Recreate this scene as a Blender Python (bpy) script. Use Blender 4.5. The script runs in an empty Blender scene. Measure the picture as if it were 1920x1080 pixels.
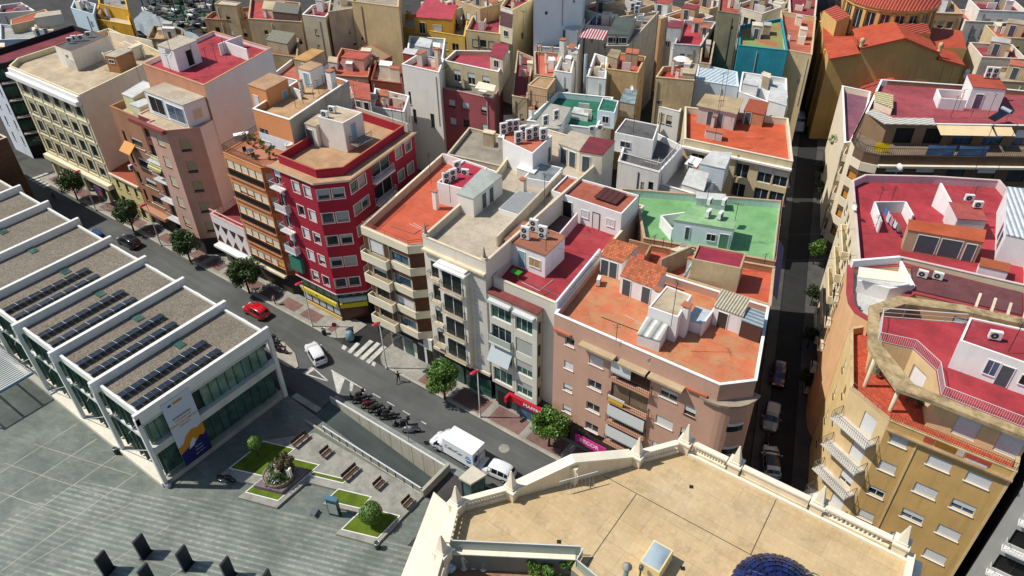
import bpy, math, random
from mathutils import Vector, Matrix
R = random.Random(11)
SC = bpy.context.scene
COL = SC.collection
rad = math.radians
# ---------------------------------------------------------------- camera and the world frame
# world: x runs along the main street, y away from it, z up; the camera hangs at (0, 0, 62)
FPX, H = 1390.7014, 62.0
CM = Matrix(((0.80958328, 0.58678699, -0.01599813), (0.34560448, -0.49850186, -0.79501788), (-0.47448124, 0.63810416, -0.60637499)))
CMT = CM.transposed()
cam = bpy.data.objects.new('camera', bpy.data.cameras.new('camera'))
COL.objects.link(cam)
cam.matrix_world = Matrix.Translation((0, 0, H)) @ Matrix((CM[0], -CM[1], -CM[2])).transposed().to_4x4()
cam.data.sensor_width = 36.0
cam.data.lens = 36.0 * FPX / 1920.0
cam.data.clip_end = 3000.0
SC.camera = cam

def ray(q): return CMT @ Vector((q[0] - 960, q[1] - 540, FPX))
def P(q, z=0.0):
    d = ray(q); t = (z - H) / d.z
    return (d.x * t, d.y * t)
def PV(q, v):                       # where the line of sight meets the facade plane y = v
    d = ray(q); t = v / d.y
    return (d.x * t, H + d.z * t)
def PU(q, u):
    d = ray(q); t = u / d.x
    return (d.y * t, H + d.z * t)
def T(c, r, X, Y): return (480 * c + X / 4, 270 * r + Y / 4)
def Q(c, r, z, *pts): return [P(T(c, r, X, Y), z) for X, Y in pts]
def Zq(x0, y0, s, z, *pts): return [P((x0 + X / s, y0 + Y / s), z) for X, Y in pts]

# ---------------------------------------------------------------- materials
def lin(c):
    if isinstance(c, str):
        v = [int(c[i:i + 2], 16) / 255 for i in (0, 2, 4)]
        return [x / 12.92 if x <= .04045 else ((x + .055) / 1.055) ** 2.4 for x in v]
    return list(c)
MATS = {}
class NT:
    def __init__(s, name):
        s.m = bpy.data.materials.new(name); s.m.use_nodes = True
        s.t = s.m.node_tree; s.t.nodes.clear()
        s.out = s.n('ShaderNodeOutputMaterial'); s.b = s.n('ShaderNodeBsdfPrincipled')
        s.l(s.b.outputs[0], s.out.inputs[0])
    def n(s, t, **k):
        o = s.t.nodes.new(t)
        for a, b in k.items(): setattr(o, a, b)
        return o
    def l(s, a, b): s.t.links.new(a, b)
    def pos(s, sc=(1, 1, 1), rot=0.0, obj=False):
        m = s.n('ShaderNodeMapping')
        if obj: g = s.n('ShaderNodeTexCoord'); s.l(g.outputs['Object'], m.inputs[0])
        else: g = s.n('ShaderNodeNewGeometry'); s.l(g.outputs['Position'], m.inputs[0])
        m.inputs['Scale'].default_value = sc; m.inputs['Rotation'].default_value = (0, 0, rot)
        return m.outputs[0]
    def noise(s, vec, scale, det=4, rough=.6):
        o = s.n('ShaderNodeTexNoise'); s.l(vec, o.inputs['Vector'])
        o.inputs['Scale'].default_value = scale; o.inputs['Detail'].default_value = det; o.inputs['Roughness'].default_value = rough
        return o.outputs[0]
    def ramp(s, fac, a, b, ca=(0, 0, 0), cb=(1, 1, 1)):
        o = s.n('ShaderNodeValToRGB'); s.l(fac, o.inputs[0]); e = o.color_ramp.elements
        e[0].position = a; e[1].position = b; e[0].color = (*ca, 1); e[1].color = (*cb, 1)
        return o.outputs[0]
    def mix(s, fac, a, b, mode='MIX'):
        o = s.n('ShaderNodeMix', data_type='RGBA', blend_type=mode)
        for i, x in ((0, fac), (6, a), (7, b)):
            if hasattr(x, 'is_linked') or hasattr(x, 'links'): s.l(x, o.inputs[i])
            elif isinstance(x, (int, float)): o.inputs[i].default_value = x
            else: o.inputs[i].default_value = (*x[:3], 1)
        return o.outputs[2]
    def bump(s, h, dist, st=.5):
        o = s.n('ShaderNodeBump'); s.l(h, o.inputs['Height']); o.inputs['Distance'].default_value = dist; o.inputs['Strength'].default_value = st
        s.l(o.outputs[0], s.b.inputs['Normal'])
    def fin(s, col, rough=.85, metal=0, spec=.3, **k):
        if isinstance(col, (list, tuple)): s.b.inputs['Base Color'].default_value = (*col[:3], 1)
        else: s.l(col, s.b.inputs['Base Color'])
        s.b.inputs['Roughness'].default_value = rough; s.b.inputs['Metallic'].default_value = metal
        s.b.inputs['Specular IOR Level'].default_value = spec
        for a, b in k.items(): s.b.inputs[a].default_value = b
        return s.m
KA, KF, KW = 0.92, 0.84, 1.08
def alb(c, k=KA):
    v = [x * k for x in lin(c)]; t = max(v); return [x * min(1, .84 / t) for x in v]

def stucco(c, amp=.22, stain=.35, sc=.5):
    k = ('st', c, amp, stain)
    if k in MATS: return MATS[k]
    n = NT('stucco'); a = alb(c, KW)
    p = n.pos(); big = n.noise(p, sc, 5, .65)
    c1 = n.mix(n.ramp(big, .35, .68), [x * (1 - amp) for x in a], [min(.87, x * (1 + amp * .4)) for x in a])
    st = n.noise(n.pos((1.6, 1.6, .12)), 1.3, 5, .7)
    c2 = n.mix(n.ramp(st, .52, .78, (0, 0, 0), (stain, stain, stain)), c1, [x * .42 + .01 for x in a])
    fi = n.noise(p, 22, 3)
    c3 = n.mix(.5, c2, n.ramp(fi, .3, .7, (.82, .82, .82), (1.1, 1.1, 1.1)), 'MULTIPLY')
    n.bump(fi, .02, .4)
    MATS[k] = n.fin(c3, .9); return MATS[k]

def floor(c, c2=None, amp=.25, sc=.35, tile=0, rot=0.0, grout=.75):
    """painted or tiled roof terrace: blotched paint, dirt, faint tile joints"""
    k = ('fl', c, c2, amp, tile, rot)
    if k in MATS: return MATS[k]
    n = NT('terrace_floor'); a = alb(c, KF); b = alb(c2, KF) if c2 else [x * (1 - amp) for x in a]
    p = n.pos(); big = n.noise(p, sc, 7, .72)
    c1 = n.mix(n.ramp(big, .42, .62), a, b)
    g = sum(a) / 3
    fade = n.noise(p, sc * .55, 6, .75); c1 = n.mix(n.ramp(fade, .52, .72, (0, 0, 0), (.4, .4, .4)), c1, [x * .72 + g * .42 + .03 for x in a])
    d = n.noise(p, 1.1, 8, .78)
    c2_ = n.mix(n.ramp(d, .55, .75, (0, 0, 0), (.5, .5, .5)), c1, [x * .42 + .018 for x in a])
    pu = n.noise(p, .45, 5, .6); ed = n.n('ShaderNodeValToRGB'); n.l(pu, ed.inputs[0]); e = ed.color_ramp.elements; e[0].position = .57; e[0].color = (0, 0, 0, 1); e[1].position = .6; e[1].color = (.32, .32, .32, 1); e2 = ed.color_ramp.elements.new(.64); e2.color = (.08, .08, .08, 1)
    c2_ = n.mix(ed.outputs[0], c2_, [x * .5 + .012 for x in a])
    sm = n.n('ShaderNodeTexBrick', offset=.37); n.l(n.pos((1, 1, 1), rot + .05), sm.inputs['Vector']); sm.inputs['Scale'].default_value = 1; sm.inputs['Brick Width'].default_value = 6.3; sm.inputs['Row Height'].default_value = 1.9; sm.inputs['Mortar Size'].default_value = .022
    sm.inputs['Color1'].default_value = (1.04, 1.03, 1.02, 1); sm.inputs['Color2'].default_value = (.9, .9, .91, 1); sm.inputs['Mortar'].default_value = (.72, .72, .72, 1)
    c2_ = n.mix(.8, c2_, sm.outputs[0], 'MULTIPLY')
    fi = n.noise(p, 14, 4, .7)
    c3 = n.mix(.6, c2_, n.ramp(fi, .25, .75, (.8, .8, .8), (1.14, 1.14, 1.14)), 'MULTIPLY')
    if tile:
        br = n.n('ShaderNodeTexBrick', offset=0.0); n.l(n.pos((1, 1, 1), rot), br.inputs['Vector'])
        br.inputs['Scale'].default_value = 1.0; br.inputs['Brick Width'].default_value = tile; br.inputs['Row Height'].default_value = tile
        br.inputs['Mortar Size'].default_value = .035 * tile; br.inputs['Color1'].default_value = (1, 1, 1, 1); br.inputs['Color2'].default_value = (.9, .9, .9, 1)
        br.inputs['Mortar'].default_value = (grout, grout, grout, 1)
        c3 = n.mix(1.0, c3, br.outputs[0], 'MULTIPLY')
    n.bump(fi, .02, .35)
    MATS[k] = n.fin(c3, .82); return MATS[k]

def brick(c, mortar='9a8a7a', w=.26, h=.08, plane='z', rot=0.0, var=.3):
    k = ('br', c, mortar, w, h, plane, rot)
    if k in MATS: return MATS[k]
    n = NT('brickwork'); a = alb(c)
    m = n.n('ShaderNodeMapping'); g = n.n('ShaderNodeNewGeometry')
    if plane == 'z': n.l(g.outputs['Position'], m.inputs[0]); m.inputs['Rotation'].default_value = (0, 0, rot)
    else:
        x = n.n('ShaderNodeSeparateXYZ'); n.l(g.outputs['Position'], x.inputs[0])
        ad = n.n('ShaderNodeMath'); n.l(x.outputs[0], ad.inputs[0]); n.l(x.outputs[1], ad.inputs[1])
        cb = n.n('ShaderNodeCombineXYZ'); n.l(ad.outputs[0], cb.inputs[0]); n.l(x.outputs[2], cb.inputs[1]); n.l(cb.outputs[0], m.inputs[0])
    br = n.n('ShaderNodeTexBrick'); n.l(m.outputs[0], br.inputs['Vector'])
    br.inputs['Scale'].default_value = 1; br.inputs['Brick Width'].default_value = w; br.inputs['Row Height'].default_value = h
    br.inputs['Mortar Size'].default_value = min(w, h) * .07
    br.inputs['Color1'].default_value = (*[x * (1 + var * .5) for x in a], 1); br.inputs['Color2'].default_value = (*[x * (1 - var) for x in a], 1); br.inputs['Mortar'].default_value = (*alb(mortar), 1)
    big = n.noise(n.pos(), .8, 5)
    c3 = n.mix(.7, br.outputs[0], n.ramp(big, .3, .75, (.72, .72, .72), (1.1, 1.1, 1.1)), 'MULTIPLY')
    MATS[k] = n.fin(c3, .9); return MATS[k]

def plain(c, rough=.5, metal=0, spec=.4, amp=.12, name='paint', sc=3.0, **kw):
    k = ('pl', c if isinstance(c, str) else tuple(c), rough, metal, amp, name)
    if k in MATS: return MATS[k]
    n = NT(name); a = alb(c)
    if amp:
        no = n.noise(n.pos(obj=True), sc, 5, .7)
        col = n.mix(n.ramp(no, .3, .75), a, [x * (1 - amp) for x in a])
    else: col = a
    MATS[k] = n.fin(col, rough, metal, spec, **kw); return MATS[k]

def glass(c='2c3a40', rough=.06):
    k = ('gl', c, rough)
    if k in MATS: return MATS[k]
    n = NT('window_glass'); a = alb(c)
    no = n.noise(n.pos(), .7, 2)
    MATS[k] = n.fin(n.mix(n.ramp(no, .35, .7), [x * .55 for x in a], [x * 1.25 for x in a]), rough, 0, .6); return MATS[k]

def ribbed(c, c2, pitch=.2, along=0.0, rough=.6, name='ribbed_sheet'):
    """colour bands of a striped awning or of a tile roof, running along direction `along`"""
    k = ('rb', c, c2, pitch, along)
    if k in MATS: return MATS[k]
    n = NT(name)
    w = n.n('ShaderNodeTexWave', wave_type='BANDS', bands_direction='X'); n.l(n.pos((1, 1, 1), along), w.inputs['Vector'])
    w.inputs['Scale'].default_value = 1 / pitch * .314159 * 2 / 2; w.inputs['Distortion'].default_value = 0.15
    no = n.noise(n.pos(), 2.2, 5, .7)
    c1 = n.mix(n.ramp(w.outputs[1], .3, .6), alb(c), alb(c2))
    c3 = n.mix(.75, c1, n.ramp(no, .3, .7, (.68, .68, .68), (1.12, 1.12, 1.12)), 'MULTIPLY')
    n.bump(w.outputs[1], pitch * .3, .7)
    MATS[k] = n.fin(c3, rough); return MATS[k]

WHITE = stucco('efede8', .08, .22); CREAM = stucco('e2d5bd', .12, .3)
COPW = stucco('f2efe9', .1, .3); COPC = stucco('d8c9ad', .2, .4); COPG = stucco('b9b2a4', .25, .4); COPT = stucco('b06a4c', .2, .4)
GREYW = stucco('c9c4ba', .18, .4)
FRAME_W = plain('e8e8e4', .4, amp=.06); FRAME_D = plain('3a3632', .45, amp=.1); FRAME_B = plain('6b4a34', .5, amp=.2); FRAME_P = plain('ecd6cf', .5, amp=.06)
SHUT = plain('dfe0de', .55, amp=.1, name='roller_shutter'); SHUT_Y = plain('cfc7a8', .55, amp=.1, name='roller_shutter'); SHUT_G = plain('a9aaa0', .55, amp=.1, name='roller_shutter')
SHUT_B = plain('7c5a3e', .6, amp=.2, name='roller_shutter')
GLASS = glass(); GLASS_G = glass('3d6358'); GLASS_B = glass('4a6b86')
IRON = plain('2e2c2a', .5, .3, amp=.1, name='painted_iron'); IRON_W = plain('d7d9d8', .45, amp=.08, name='painted_iron'); STEEL = plain('9c9f9d', .35, .8, amp=.1, name='steel')
DARK = plain('1b1a19', .8, amp=.2, name='dark_void'); DOORB = plain('4f5a60', .6, amp=.2, name='door_paint'); DOORT = plain('8fb3bd', .6, amp=.15, name='door_paint'); WOOD = plain('6a4529', .7, amp=.35, name='brown_wood')
ACW = plain('e6e5e0', .5, amp=.07, name='unit_casing')

# ---------------------------------------------------------------- mesh builder
class MB:
    def __init__(s): s.v = []; s.f = []; s.mi = []; s.ms = []; s.sm = []
    def mat(s, m):
        if m not in s.ms: s.ms.append(m)
        return s.ms.index(m)
    def face(s, pts, m, smooth=False):
        i = len(s.v); s.v += [tuple(p) for p in pts]; s.f.append(list(range(i, i + len(pts)))); s.mi.append(s.mat(m)); s.sm.append(smooth)
    def grid(s, rows, m, smooth=True, close=False):
        i = len(s.v); nc = len(rows[0])
        for r in rows: s.v += [tuple(p) for p in r]
        k = s.mat(m)
        for a in range(len(rows) - 1):
            for b in range(nc if close else nc - 1):
                c = (b + 1) % nc
                s.f.append([i + a * nc + b, i + a * nc + c, i + (a + 1) * nc + c, i + (a + 1) * nc + b]); s.mi.append(k); s.sm.append(smooth)
    def box(s, o, ax, ay, az, m, top=None):
        """box from corner o along three edge vectors"""
        o, ax, ay, az = map(Vector, (o, ax, ay, az))
        if ax.cross(ay).dot(az) < 0: ax, ay = ay, ax
        p = [o, o + ax, o + ax + ay, o + ay]; q = [x + az for x in p]
        s.face(p[::-1], m); s.face(q, top or m)
        for i in range(4): s.face([p[i], p[(i + 1) % 4], q[(i + 1) % 4], q[i]], m)
    def cbox(s, c, d, m, rot=0.0, top=None):
        """box centred in x and y on c, standing on c.z"""
        ca, sa = math.cos(rot), math.sin(rot); x = Vector((ca, sa, 0)) * d[0]; y = Vector((-sa, ca, 0)) * d[1]
        s.box(Vector(c) - x / 2 - y / 2, x, y, (0, 0, d[2]), m, top)
    def prism(s, pts, z0, z1, m, top=None, bottom=True):
        p = [(x, y, z0) for x, y in pts]; q = [(x, y, z1) for x, y in pts]; n = len(pts)
        for i in range(n): s.face([p[i], p[(i + 1) % n], q[(i + 1) % n], q[i]], m)
        s.face(q, top or m)
        if bottom: s.face(p[::-1], m)
    def tube(s, path, r, m, n=6, caps=True):
        path = [Vector(p) for p in path]; rr = r if isinstance(r, (list, tuple)) else [r] * len(path); rows = []
        for i, p in enumerate(path):
            d = (path[min(i + 1, len(path) - 1)] - path[max(i - 1, 0)]).normalized()
            u = d.cross(Vector((0, 0, 1)) if abs(d.z) < .9 else Vector((1, 0, 0))).normalized(); w = d.cross(u)
            rows.append([p + (u * math.cos(6.28318 * k / n) + w * math.sin(6.28318 * k / n)) * rr[i] for k in range(n)])
        s.grid(rows, m, n > 5, True)
        if caps: s.face(rows[0], m); s.face(rows[-1][::-1], m)
    def lathe(s, c, prof, m, n=12, smooth=True):
        s.grid([[(c[0] + r * math.cos(6.28318 * k / n), c[1] + r * math.sin(6.28318 * k / n), c[2] + z) for k in range(n)] for r, z in prof], m, smooth, True)
        if prof[-1][0] > 1e-4: s.face([(c[0] + prof[-1][0] * math.cos(6.28318 * k / n), c[1] + prof[-1][0] * math.sin(6.28318 * k / n), c[2] + prof[-1][1]) for k in range(n)], m)
    def build(s, name, parent=None, loc=(0, 0, 0), fix=True):
        me = bpy.data.meshes.new(name)
        L = Vector(loc)
        if parent is not None: L = Vector(parent.get('_o', (0, 0, 0)))
        me.from_pydata([tuple(Vector(p) - L) for p in s.v], [], s.f)
        for m in s.ms: me.materials.append(m)
        me.polygons.foreach_set('material_index', s.mi); me.polygons.foreach_set('use_smooth', s.sm)
        if fix:
            import bmesh
            b = bmesh.new(); b.from_mesh(me); bmesh.ops.remove_doubles(b, verts=b.verts, dist=1e-5); bmesh.ops.recalc_face_normals(b, faces=b.faces); b.to_mesh(me); b.free()
        me.update()
        o = bpy.data.objects.new(name, me); COL.objects.link(o)
        if parent is not None: o.parent = parent; o['_o'] = tuple(L)
        else: o.location = L; o['_o'] = tuple(L)
        return o

def tag(o, label=None, cat=None, group=None, kind=None):
    for a, b in (('label', label), ('category', cat), ('group', group), ('kind', kind)):
        if b: o[a] = b
    return o
def thing(name, label, cat, loc=(0, 0, 0), group=None, rot=0.0):
    o = bpy.data.objects.new(name, None); COL.objects.link(o); o.location = loc; o['_o'] = tuple(loc) if not rot else (0, 0, 0)
    o.rotation_euler = (0, 0, rot); o.empty_display_size = .3
    if rot: o['_o'] = (0, 0, 0)
    return tag(o, label, cat, group)
def local(name, label, cat, group=None):
    """an Empty built at the world origin in its own coordinates, placed afterwards"""
    return thing(name, label, cat, (0, 0, 0), group)
def put(o, x, y, z=0.0, rot=0.0):
    o.location = (x, y, z); o.rotation_euler = (0, 0, rot); return o
def copy_tree(o, parent=None):
    c = o.copy(); COL.objects.link(c)
    if parent is not None: c.parent = parent
    for ch in list(o.children): copy_tree(ch, c)
    return c
def dup(o, x, y, z=0.0, rot=0.0, label=None, group=None):
    c = copy_tree(o); put(c, x, y, z, rot)
    if label: c['label'] = label
    if group: c['group'] = group
    return c
def struct(name, mb): return tag(mb.build(name), kind='structure')

# ---------------------------------------------------------------- buildings
WCACHE = {}
def window_mesh(w, h, frame, pane, shut, frac, bars, style):
    """three meshes in a local frame: x along the wall, -y out of it, z up"""
    key = (round(w, 2), round(h, 2), frame.name, pane.name, shut.name if shut else '', round(frac, 2), bars, style)
    if key in WCACHE: return WCACHE[key]
    def me(mb, nm):
        o = mb.build(nm); m = o.data; bpy.data.objects.remove(o); return m
    f = MB(); t = .07; y = .12
    for b in (((0, y, 0), (w, 0, 0), (0, .06, 0), (0, 0, t)), ((0, y, h - t), (w, 0, 0), (0, .06, 0), (0, 0, t)), ((0, y, t), (t, 0, 0), (0, .06, 0), (0, 0, h - 2 * t)), ((w - t, y, t), (t, 0, 0), (0, .06, 0), (0, 0, h - 2 * t))): f.box(*b, frame)
    nb = max(1, int(round(w / .75))) if bars == 0 else bars
    for i in range(1, nb): f.box((w * i / nb - .03, y + .002, t), (.06, 0, 0), (0, .05, 0), (0, 0, h - 2 * t), frame)
    if style == 'sill': f.box((-.06, -.09, -.07), (w + .12, 0, 0), (0, .2, 0), (0, 0, .069), frame)
    if style == 'band':
        for b in (((-.11, -.05, -.12), (w + .22, 0, 0), (0, .06, 0), (0, 0, .118)), ((-.11, -.05, h + .002), (w + .22, 0, 0), (0, .06, 0), (0, 0, .1)), ((-.11, -.05, 0), (.108, 0, 0), (0, .06, 0), (0, 0, h)), ((w + .002, -.05, 0), (.108, 0, 0), (0, .06, 0), (0, 0, h))): f.box(*b, frame)
    p = MB(); p.face([(t, y + .04, t), (w - t, y + .04, t), (w - t, y + .04, h - t), (t, y + .04, h - t)], pane)
    s = None
    if shut and frac > .03:
        s = MB(); hh = (h - .02) * frac
        n = max(2, int(hh / .16))
        for i in range(n):
            z1 = h - .01 - hh * i / n; z0 = h - .01 - hh * (i + 1) / n
            s.face([(.02, y - .035, z0), (w - .02, y - .035, z0), (w - .02, y - .05, z1), (.02, y - .05, z1)], shut)
            s.face([(.02, y - .05, z0), (w - .02, y - .05, z0), (w - .02, y - .035, z0), (.02, y - .035, z0)], shut)
    WCACHE[key] = (me(f, 'window_frame'), me(p, 'pane'), me(s, 'shutter') if s else None)
    return WCACHE[key]

def offset(pts, d):
    """polygon moved inwards by d (counter-clockwise input)"""
    n = len(pts); out = []
    for i in range(n):
        a, b, c = Vector(pts[i - 1]), Vector(pts[i]), Vector(pts[(i + 1) % n])
        e1 = (b - a).normalized(); e2 = (c - b).normalized()
        n1 = Vector((-e1.y, e1.x)); n2 = Vector((-e2.y, e2.x)); k = 1 + n1.dot(n2)
        m = (n1 + n2) / max(k, .3)
        out.append(tuple(b + m * d))
    return out

class Bld:
    def __init__(s, label, z, pts, wall, roof, ph=.9, z0=0.0, cop=None, name='apartment_building', cat='building', th=.22, walls=None, group=None, gap=.012, cw=.04, root=None):
        a = sum(pts[i][0] * pts[(i + 1) % len(pts)][1] - pts[(i + 1) % len(pts)][0] * pts[i][1] for i in range(len(pts)))
        if a < 0: pts = pts[::-1]
        s.pts = offset(pts, gap); s.n = len(pts); s.z = z; s.zr = z - ph; s.z0 = z0; s.wall = wall; s.roof = roof; s.ph = ph; s.cop = cop or wall; s.th = th; s.cw = cw
        s.walls = walls or {}; s.holes = {i: [] for i in range(s.n)}; s.wins = []
        s.root = root or thing(name, label, cat, (pts[0][0], pts[0][1], 0), group)
        s.extra = MB(); s.done = False; s.low = {}
    def base(s, h, m, inset=.3, name='ground_floor', pts=None):
        mb = MB(); mb.prism(offset(pts or s.pts, inset), -.03, h, m, bottom=False); return mb.build(name, s.root)
    def wpx(s, e, qs, w, h, **k):
        for q in qs:
            x, z = s.hit(e, q); s.win(e, x, z, w, h, **k)
    def frame(s, e):
        a = Vector((*s.pts[e], 0)); b = Vector((*s.pts[(e + 1) % s.n], 0)); d = (b - a); L = d.length; d /= L
        return a, d, Vector((d.y, -d.x, 0)), L
    def hit(s, e, q):
        """pixel ray on the plane of wall e: distance along it and height"""
        a, d, nn, L = s.frame(e); r = ray(q); o = Vector((0, 0, H)); t = (a - o).dot(nn) / r.dot(nn); p = o + r * t
        return (p - a).dot(d), p.z
    def win(s, e, x, z, w, h, frame=FRAME_W, pane=GLASS, shut=SHUT, frac=None, bars=0, style='sill', name='window'):
        """window with its centre at x, z on wall e"""
        if frac is None: frac = R.choice((0, .35, .6, .85, 1, 1))
        L = s.frame(e)[3]
        x0 = max(.12, min(L - w - .12, x - w / 2)); z0 = max(s.z0 + .02, min(z - h / 2, s.z - h - .1))
        s.holes[e].append((x0, z0, x0 + w, z0 + h)); s.wins.append((e, x0, z0, w, h, frame, pane, shut, frac, bars, style, name))
    def grid(s, e, tl, tr, bl, nc, nr, w, h, skip=(), **k):
        a = s.hit(e, tl); b = s.hit(e, tr); c = s.hit(e, bl)
        for j in range(nr):
            for i in range(nc):
                if (i, j) in skip: continue
                s.win(e, a[0] + (b[0] - a[0]) * i / max(1, nc - 1), a[1] + (c[1] - a[1]) * j / max(1, nr - 1), w, h, **k)
    def row(s, e, z, xs, w, h, **k):
        for x in xs: s.win(e, x, z, w, h, **k)
    def even(s, e, n, zs, w, h, m=1.0, **k):
        L = s.frame(e)[3]
        for z in zs:
            for i in range(n): s.win(e, m + (L - 2 * m) * (i + .5) / n, z, w, h, **k)
    def on(s, e, x, z, out=0.0):
        a, d, nn, L = s.frame(e); p = a + d * x + nn * out; return Vector((p.x, p.y, z))
    def wbox(s, e, x0, x1, z0, z1, out, m, inn=.0, name=None, top=None, label=None):
        """box standing out of wall e by `out`; loose trim when no name is given, else a part of that name"""
        a, d, nn, L = s.frame(e); mb = MB() if name else s.extra
        mb.box(s.on(e, x0, z0, -inn), d * (x1 - x0), nn * (out + inn), (0, 0, z1 - z0), m, top)
        if name:
            o = mb.build(name, s.root)
            if label: o['label'] = label
            return o
    def railing(s, parent, path, h, m, step=.2, r=.014, name='railing', mid=False):
        """bars between a top and a bottom rail along a path of points"""
        mb = MB(); up = Vector((0, 0, h)); path = [Vector(p) for p in path]
        for a, b in zip(path, path[1:]):
            mb.tube([a + up, b + up], r * 1.9, m, 5); mb.tube([a + up * .08, b + up * .08], r * 1.3, m, 4)
            if mid: mb.tube([a + up * .55, b + up * .55], r * 1.2, m, 4)
            n = max(1, int((b - a).length / step))
            for i in range(n + 1): mb.tube([a + (b - a) * i / n, a + (b - a) * i / n + up], r * (1.5 if i in (0, n) else 1), m, 4, False)
        return mb.build(name, parent)
    def balcony(s, e, x0, x1, z, depth, slab=GREYW, rail=IRON, h=.95, solid=None, th=.18, glass_=None, label=None):
        a, d, nn, L = s.frame(e); mb = MB()
        mb.box(s.on(e, x0, z - th, .003), d * (x1 - x0), nn * depth, (0, 0, th), slab)
        if solid:
            k = .1
            mb.box(s.on(e, x0, z + .001, depth - k), d * (x1 - x0), nn * k, (0, 0, h), solid)
            mb.box(s.on(e, x0, z + .001, .004), d * k, nn * (depth - k - .006), (0, 0, h), solid); mb.box(s.on(e, x1 - k, z + .001, .004), d * k, nn * (depth - k - .006), (0, 0, h), solid)
        o = mb.build('balcony', s.root)
        if label: o['label'] = label
        if not solid:
            path = [s.on(e, x0 + .04, z, .03), s.on(e, x0 + .04, z, depth - .05), s.on(e, x1 - .04, z, depth - .05), s.on(e, x1 - .04, z, .03)]
            if glass_:
                g = MB()
                for p, q in zip(path, path[1:]): g.box(p, (q - p), (q - p).cross(Vector((0, 0, 1))).normalized() * .03, (0, 0, h), glass_)
                g.tube([p + Vector((0, 0, h + .03)) for p in path], .03, rail, 5)
                g.build('railing', o)
            else: s.railing(o, path, h, rail)
        return o
    def awning(s, e, x0, x1, z, out, drop, m, label=None):
        mb = MB(); a, d, nn, L = s.frame(e); p = s.on(e, x0, z, .03); q = s.on(e, x1, z, .03); dn = nn * out + Vector((0, 0, -drop))
        mb.box(p, q - p, dn, Vector((0, 0, -.04)), m)
        o = mb.build('awning', s.root)
        if label: o['label'] = label
    # --- roof furniture that belongs to the building
    def hut(s, quad, h, wall=WHITE, roof=None, zb=None, over=.06, name='stair_hut', ph=0.0, doors=(), wins=(), par=None, cop=None, label=None, slope=0.0):
        """a rooftop room: quad = ground outline; doors / wins = (edge, x, z, w, h, material)"""
        z0 = s.zr if zb is None else zb
        a = sum(quad[i][0] * quad[(i + 1) % len(quad)][1] - quad[(i + 1) % len(quad)][0] * quad[i][1] for i in range(len(quad)))
        if a < 0: quad = quad[::-1]
        n = len(quad); mb = MB(); roof = roof or COPG
        t = [Vector((*p, z0 + h)) for p in quad]
        if slope: t = [p + Vector((0, 0, slope if i in (2, 3) else 0)) for i, p in enumerate(t)]
        for i in range(n):
            a_, b_ = quad[i], quad[(i + 1) % n]
            mb.face([(*a_, z0 - .02), (*b_, z0 - .02), t[(i + 1) % n], t[i]], wall)
        mb.face(t, wall)
        o = mb.build(name, s.root)
        if label: o['label'] = label
        r = MB()
        if ph:
            inn = offset(quad, .16)
            for i in range(n):
                j = (i + 1) % n
                r.face([(*quad[i], z0 + h + .003), (*quad[j], z0 + h + .003), (*quad[j], z0 + h + ph), (*quad[i], z0 + h + ph)], wall)
                r.face([(*quad[i], z0 + h + ph), (*quad[j], z0 + h + ph), (*inn[j], z0 + h + ph), (*inn[i], z0 + h + ph)], cop or COPW)
                r.face([(*inn[j], z0 + h + .02), (*inn[i], z0 + h + .02), (*inn[i], z0 + h + ph), (*inn[j], z0 + h + ph)], cop or wall)
            r.face([(*p, z0 + h + .02) for p in inn], roof)
        else:
            ov = offset(quad, -over); tz = [(slope if i in (2, 3) else 0) for i in range(n)]
            up = [(x, y, z0 + h + .10 + tz[i]) for i, (x, y) in enumerate(ov)]; dn = [(x, y, z0 + h + .004 + tz[i]) for i, (x, y) in enumerate(ov)]
            r.face(up, roof); r.face(dn[::-1], cop or wall)
            for i in range(n): r.face([dn[i], dn[(i + 1) % n], up[(i + 1) % n], up[i]], cop or roof)
        r.build('roof', o)
        for kind, lst in (('door', doors), ('window', wins)):
            for e, x, z, w, hh, m in lst:
                a_ = Vector((*quad[e], 0)); b_ = Vector((*quad[(e + 1) % n], 0)); d = (b_ - a_); L = d.length; d /= L; nn = Vector((d.y, -d.x, 0))
                mb = MB(); c = a_ + d * (x * L) + Vector((0, 0, z0 + z))
                mb.box(c - d * (w / 2), d * w, nn * .035, (0, 0, hh), m)
                fr = FRAME_W if m is not FRAME_W else FRAME_D
                mb.box(c - d * (w / 2 + .07), d * .069, nn * .06, (0, 0, hh + .07), fr); mb.box(c + d * (w / 2 + .001), d * .069, nn * .06, (0, 0, hh + .07), fr); mb.box(c - d * (w / 2) + Vector((0, 0, hh + .001)), d * w, nn * .06, (0, 0, .069), fr)
                if kind == 'window': mb.box(c - d * .02 + nn * .036, d * .04, nn * .02, (0, 0, hh), fr); mb.box(c - d * (w / 2 + .08) - Vector((0, 0, .07)), d * (w + .16), nn * .1, (0, 0, .069), fr)
                mb.build(kind, o)
        return o
    def wallseg(s, pts, h, m=WHITE, t=.18, zb=None, cop=None, name='roof_wall', label=None):
        """free-standing wall on the roof along a path"""
        z0 = s.zr if zb is None else zb; mb = MB(); pts = [Vector((*p, 0)) for p in pts]
        for a, b in zip(pts, pts[1:]):
            d = (b - a).normalized(); nn = Vector((-d.y, d.x, 0)) * t
            mb.box(a - nn / 2 + Vector((0, 0, z0 - .02)), b - a, nn, (0, 0, h), m, cop or m)
        o = mb.build(name, s.root)
        if label: o['label'] = label
        return o
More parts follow.
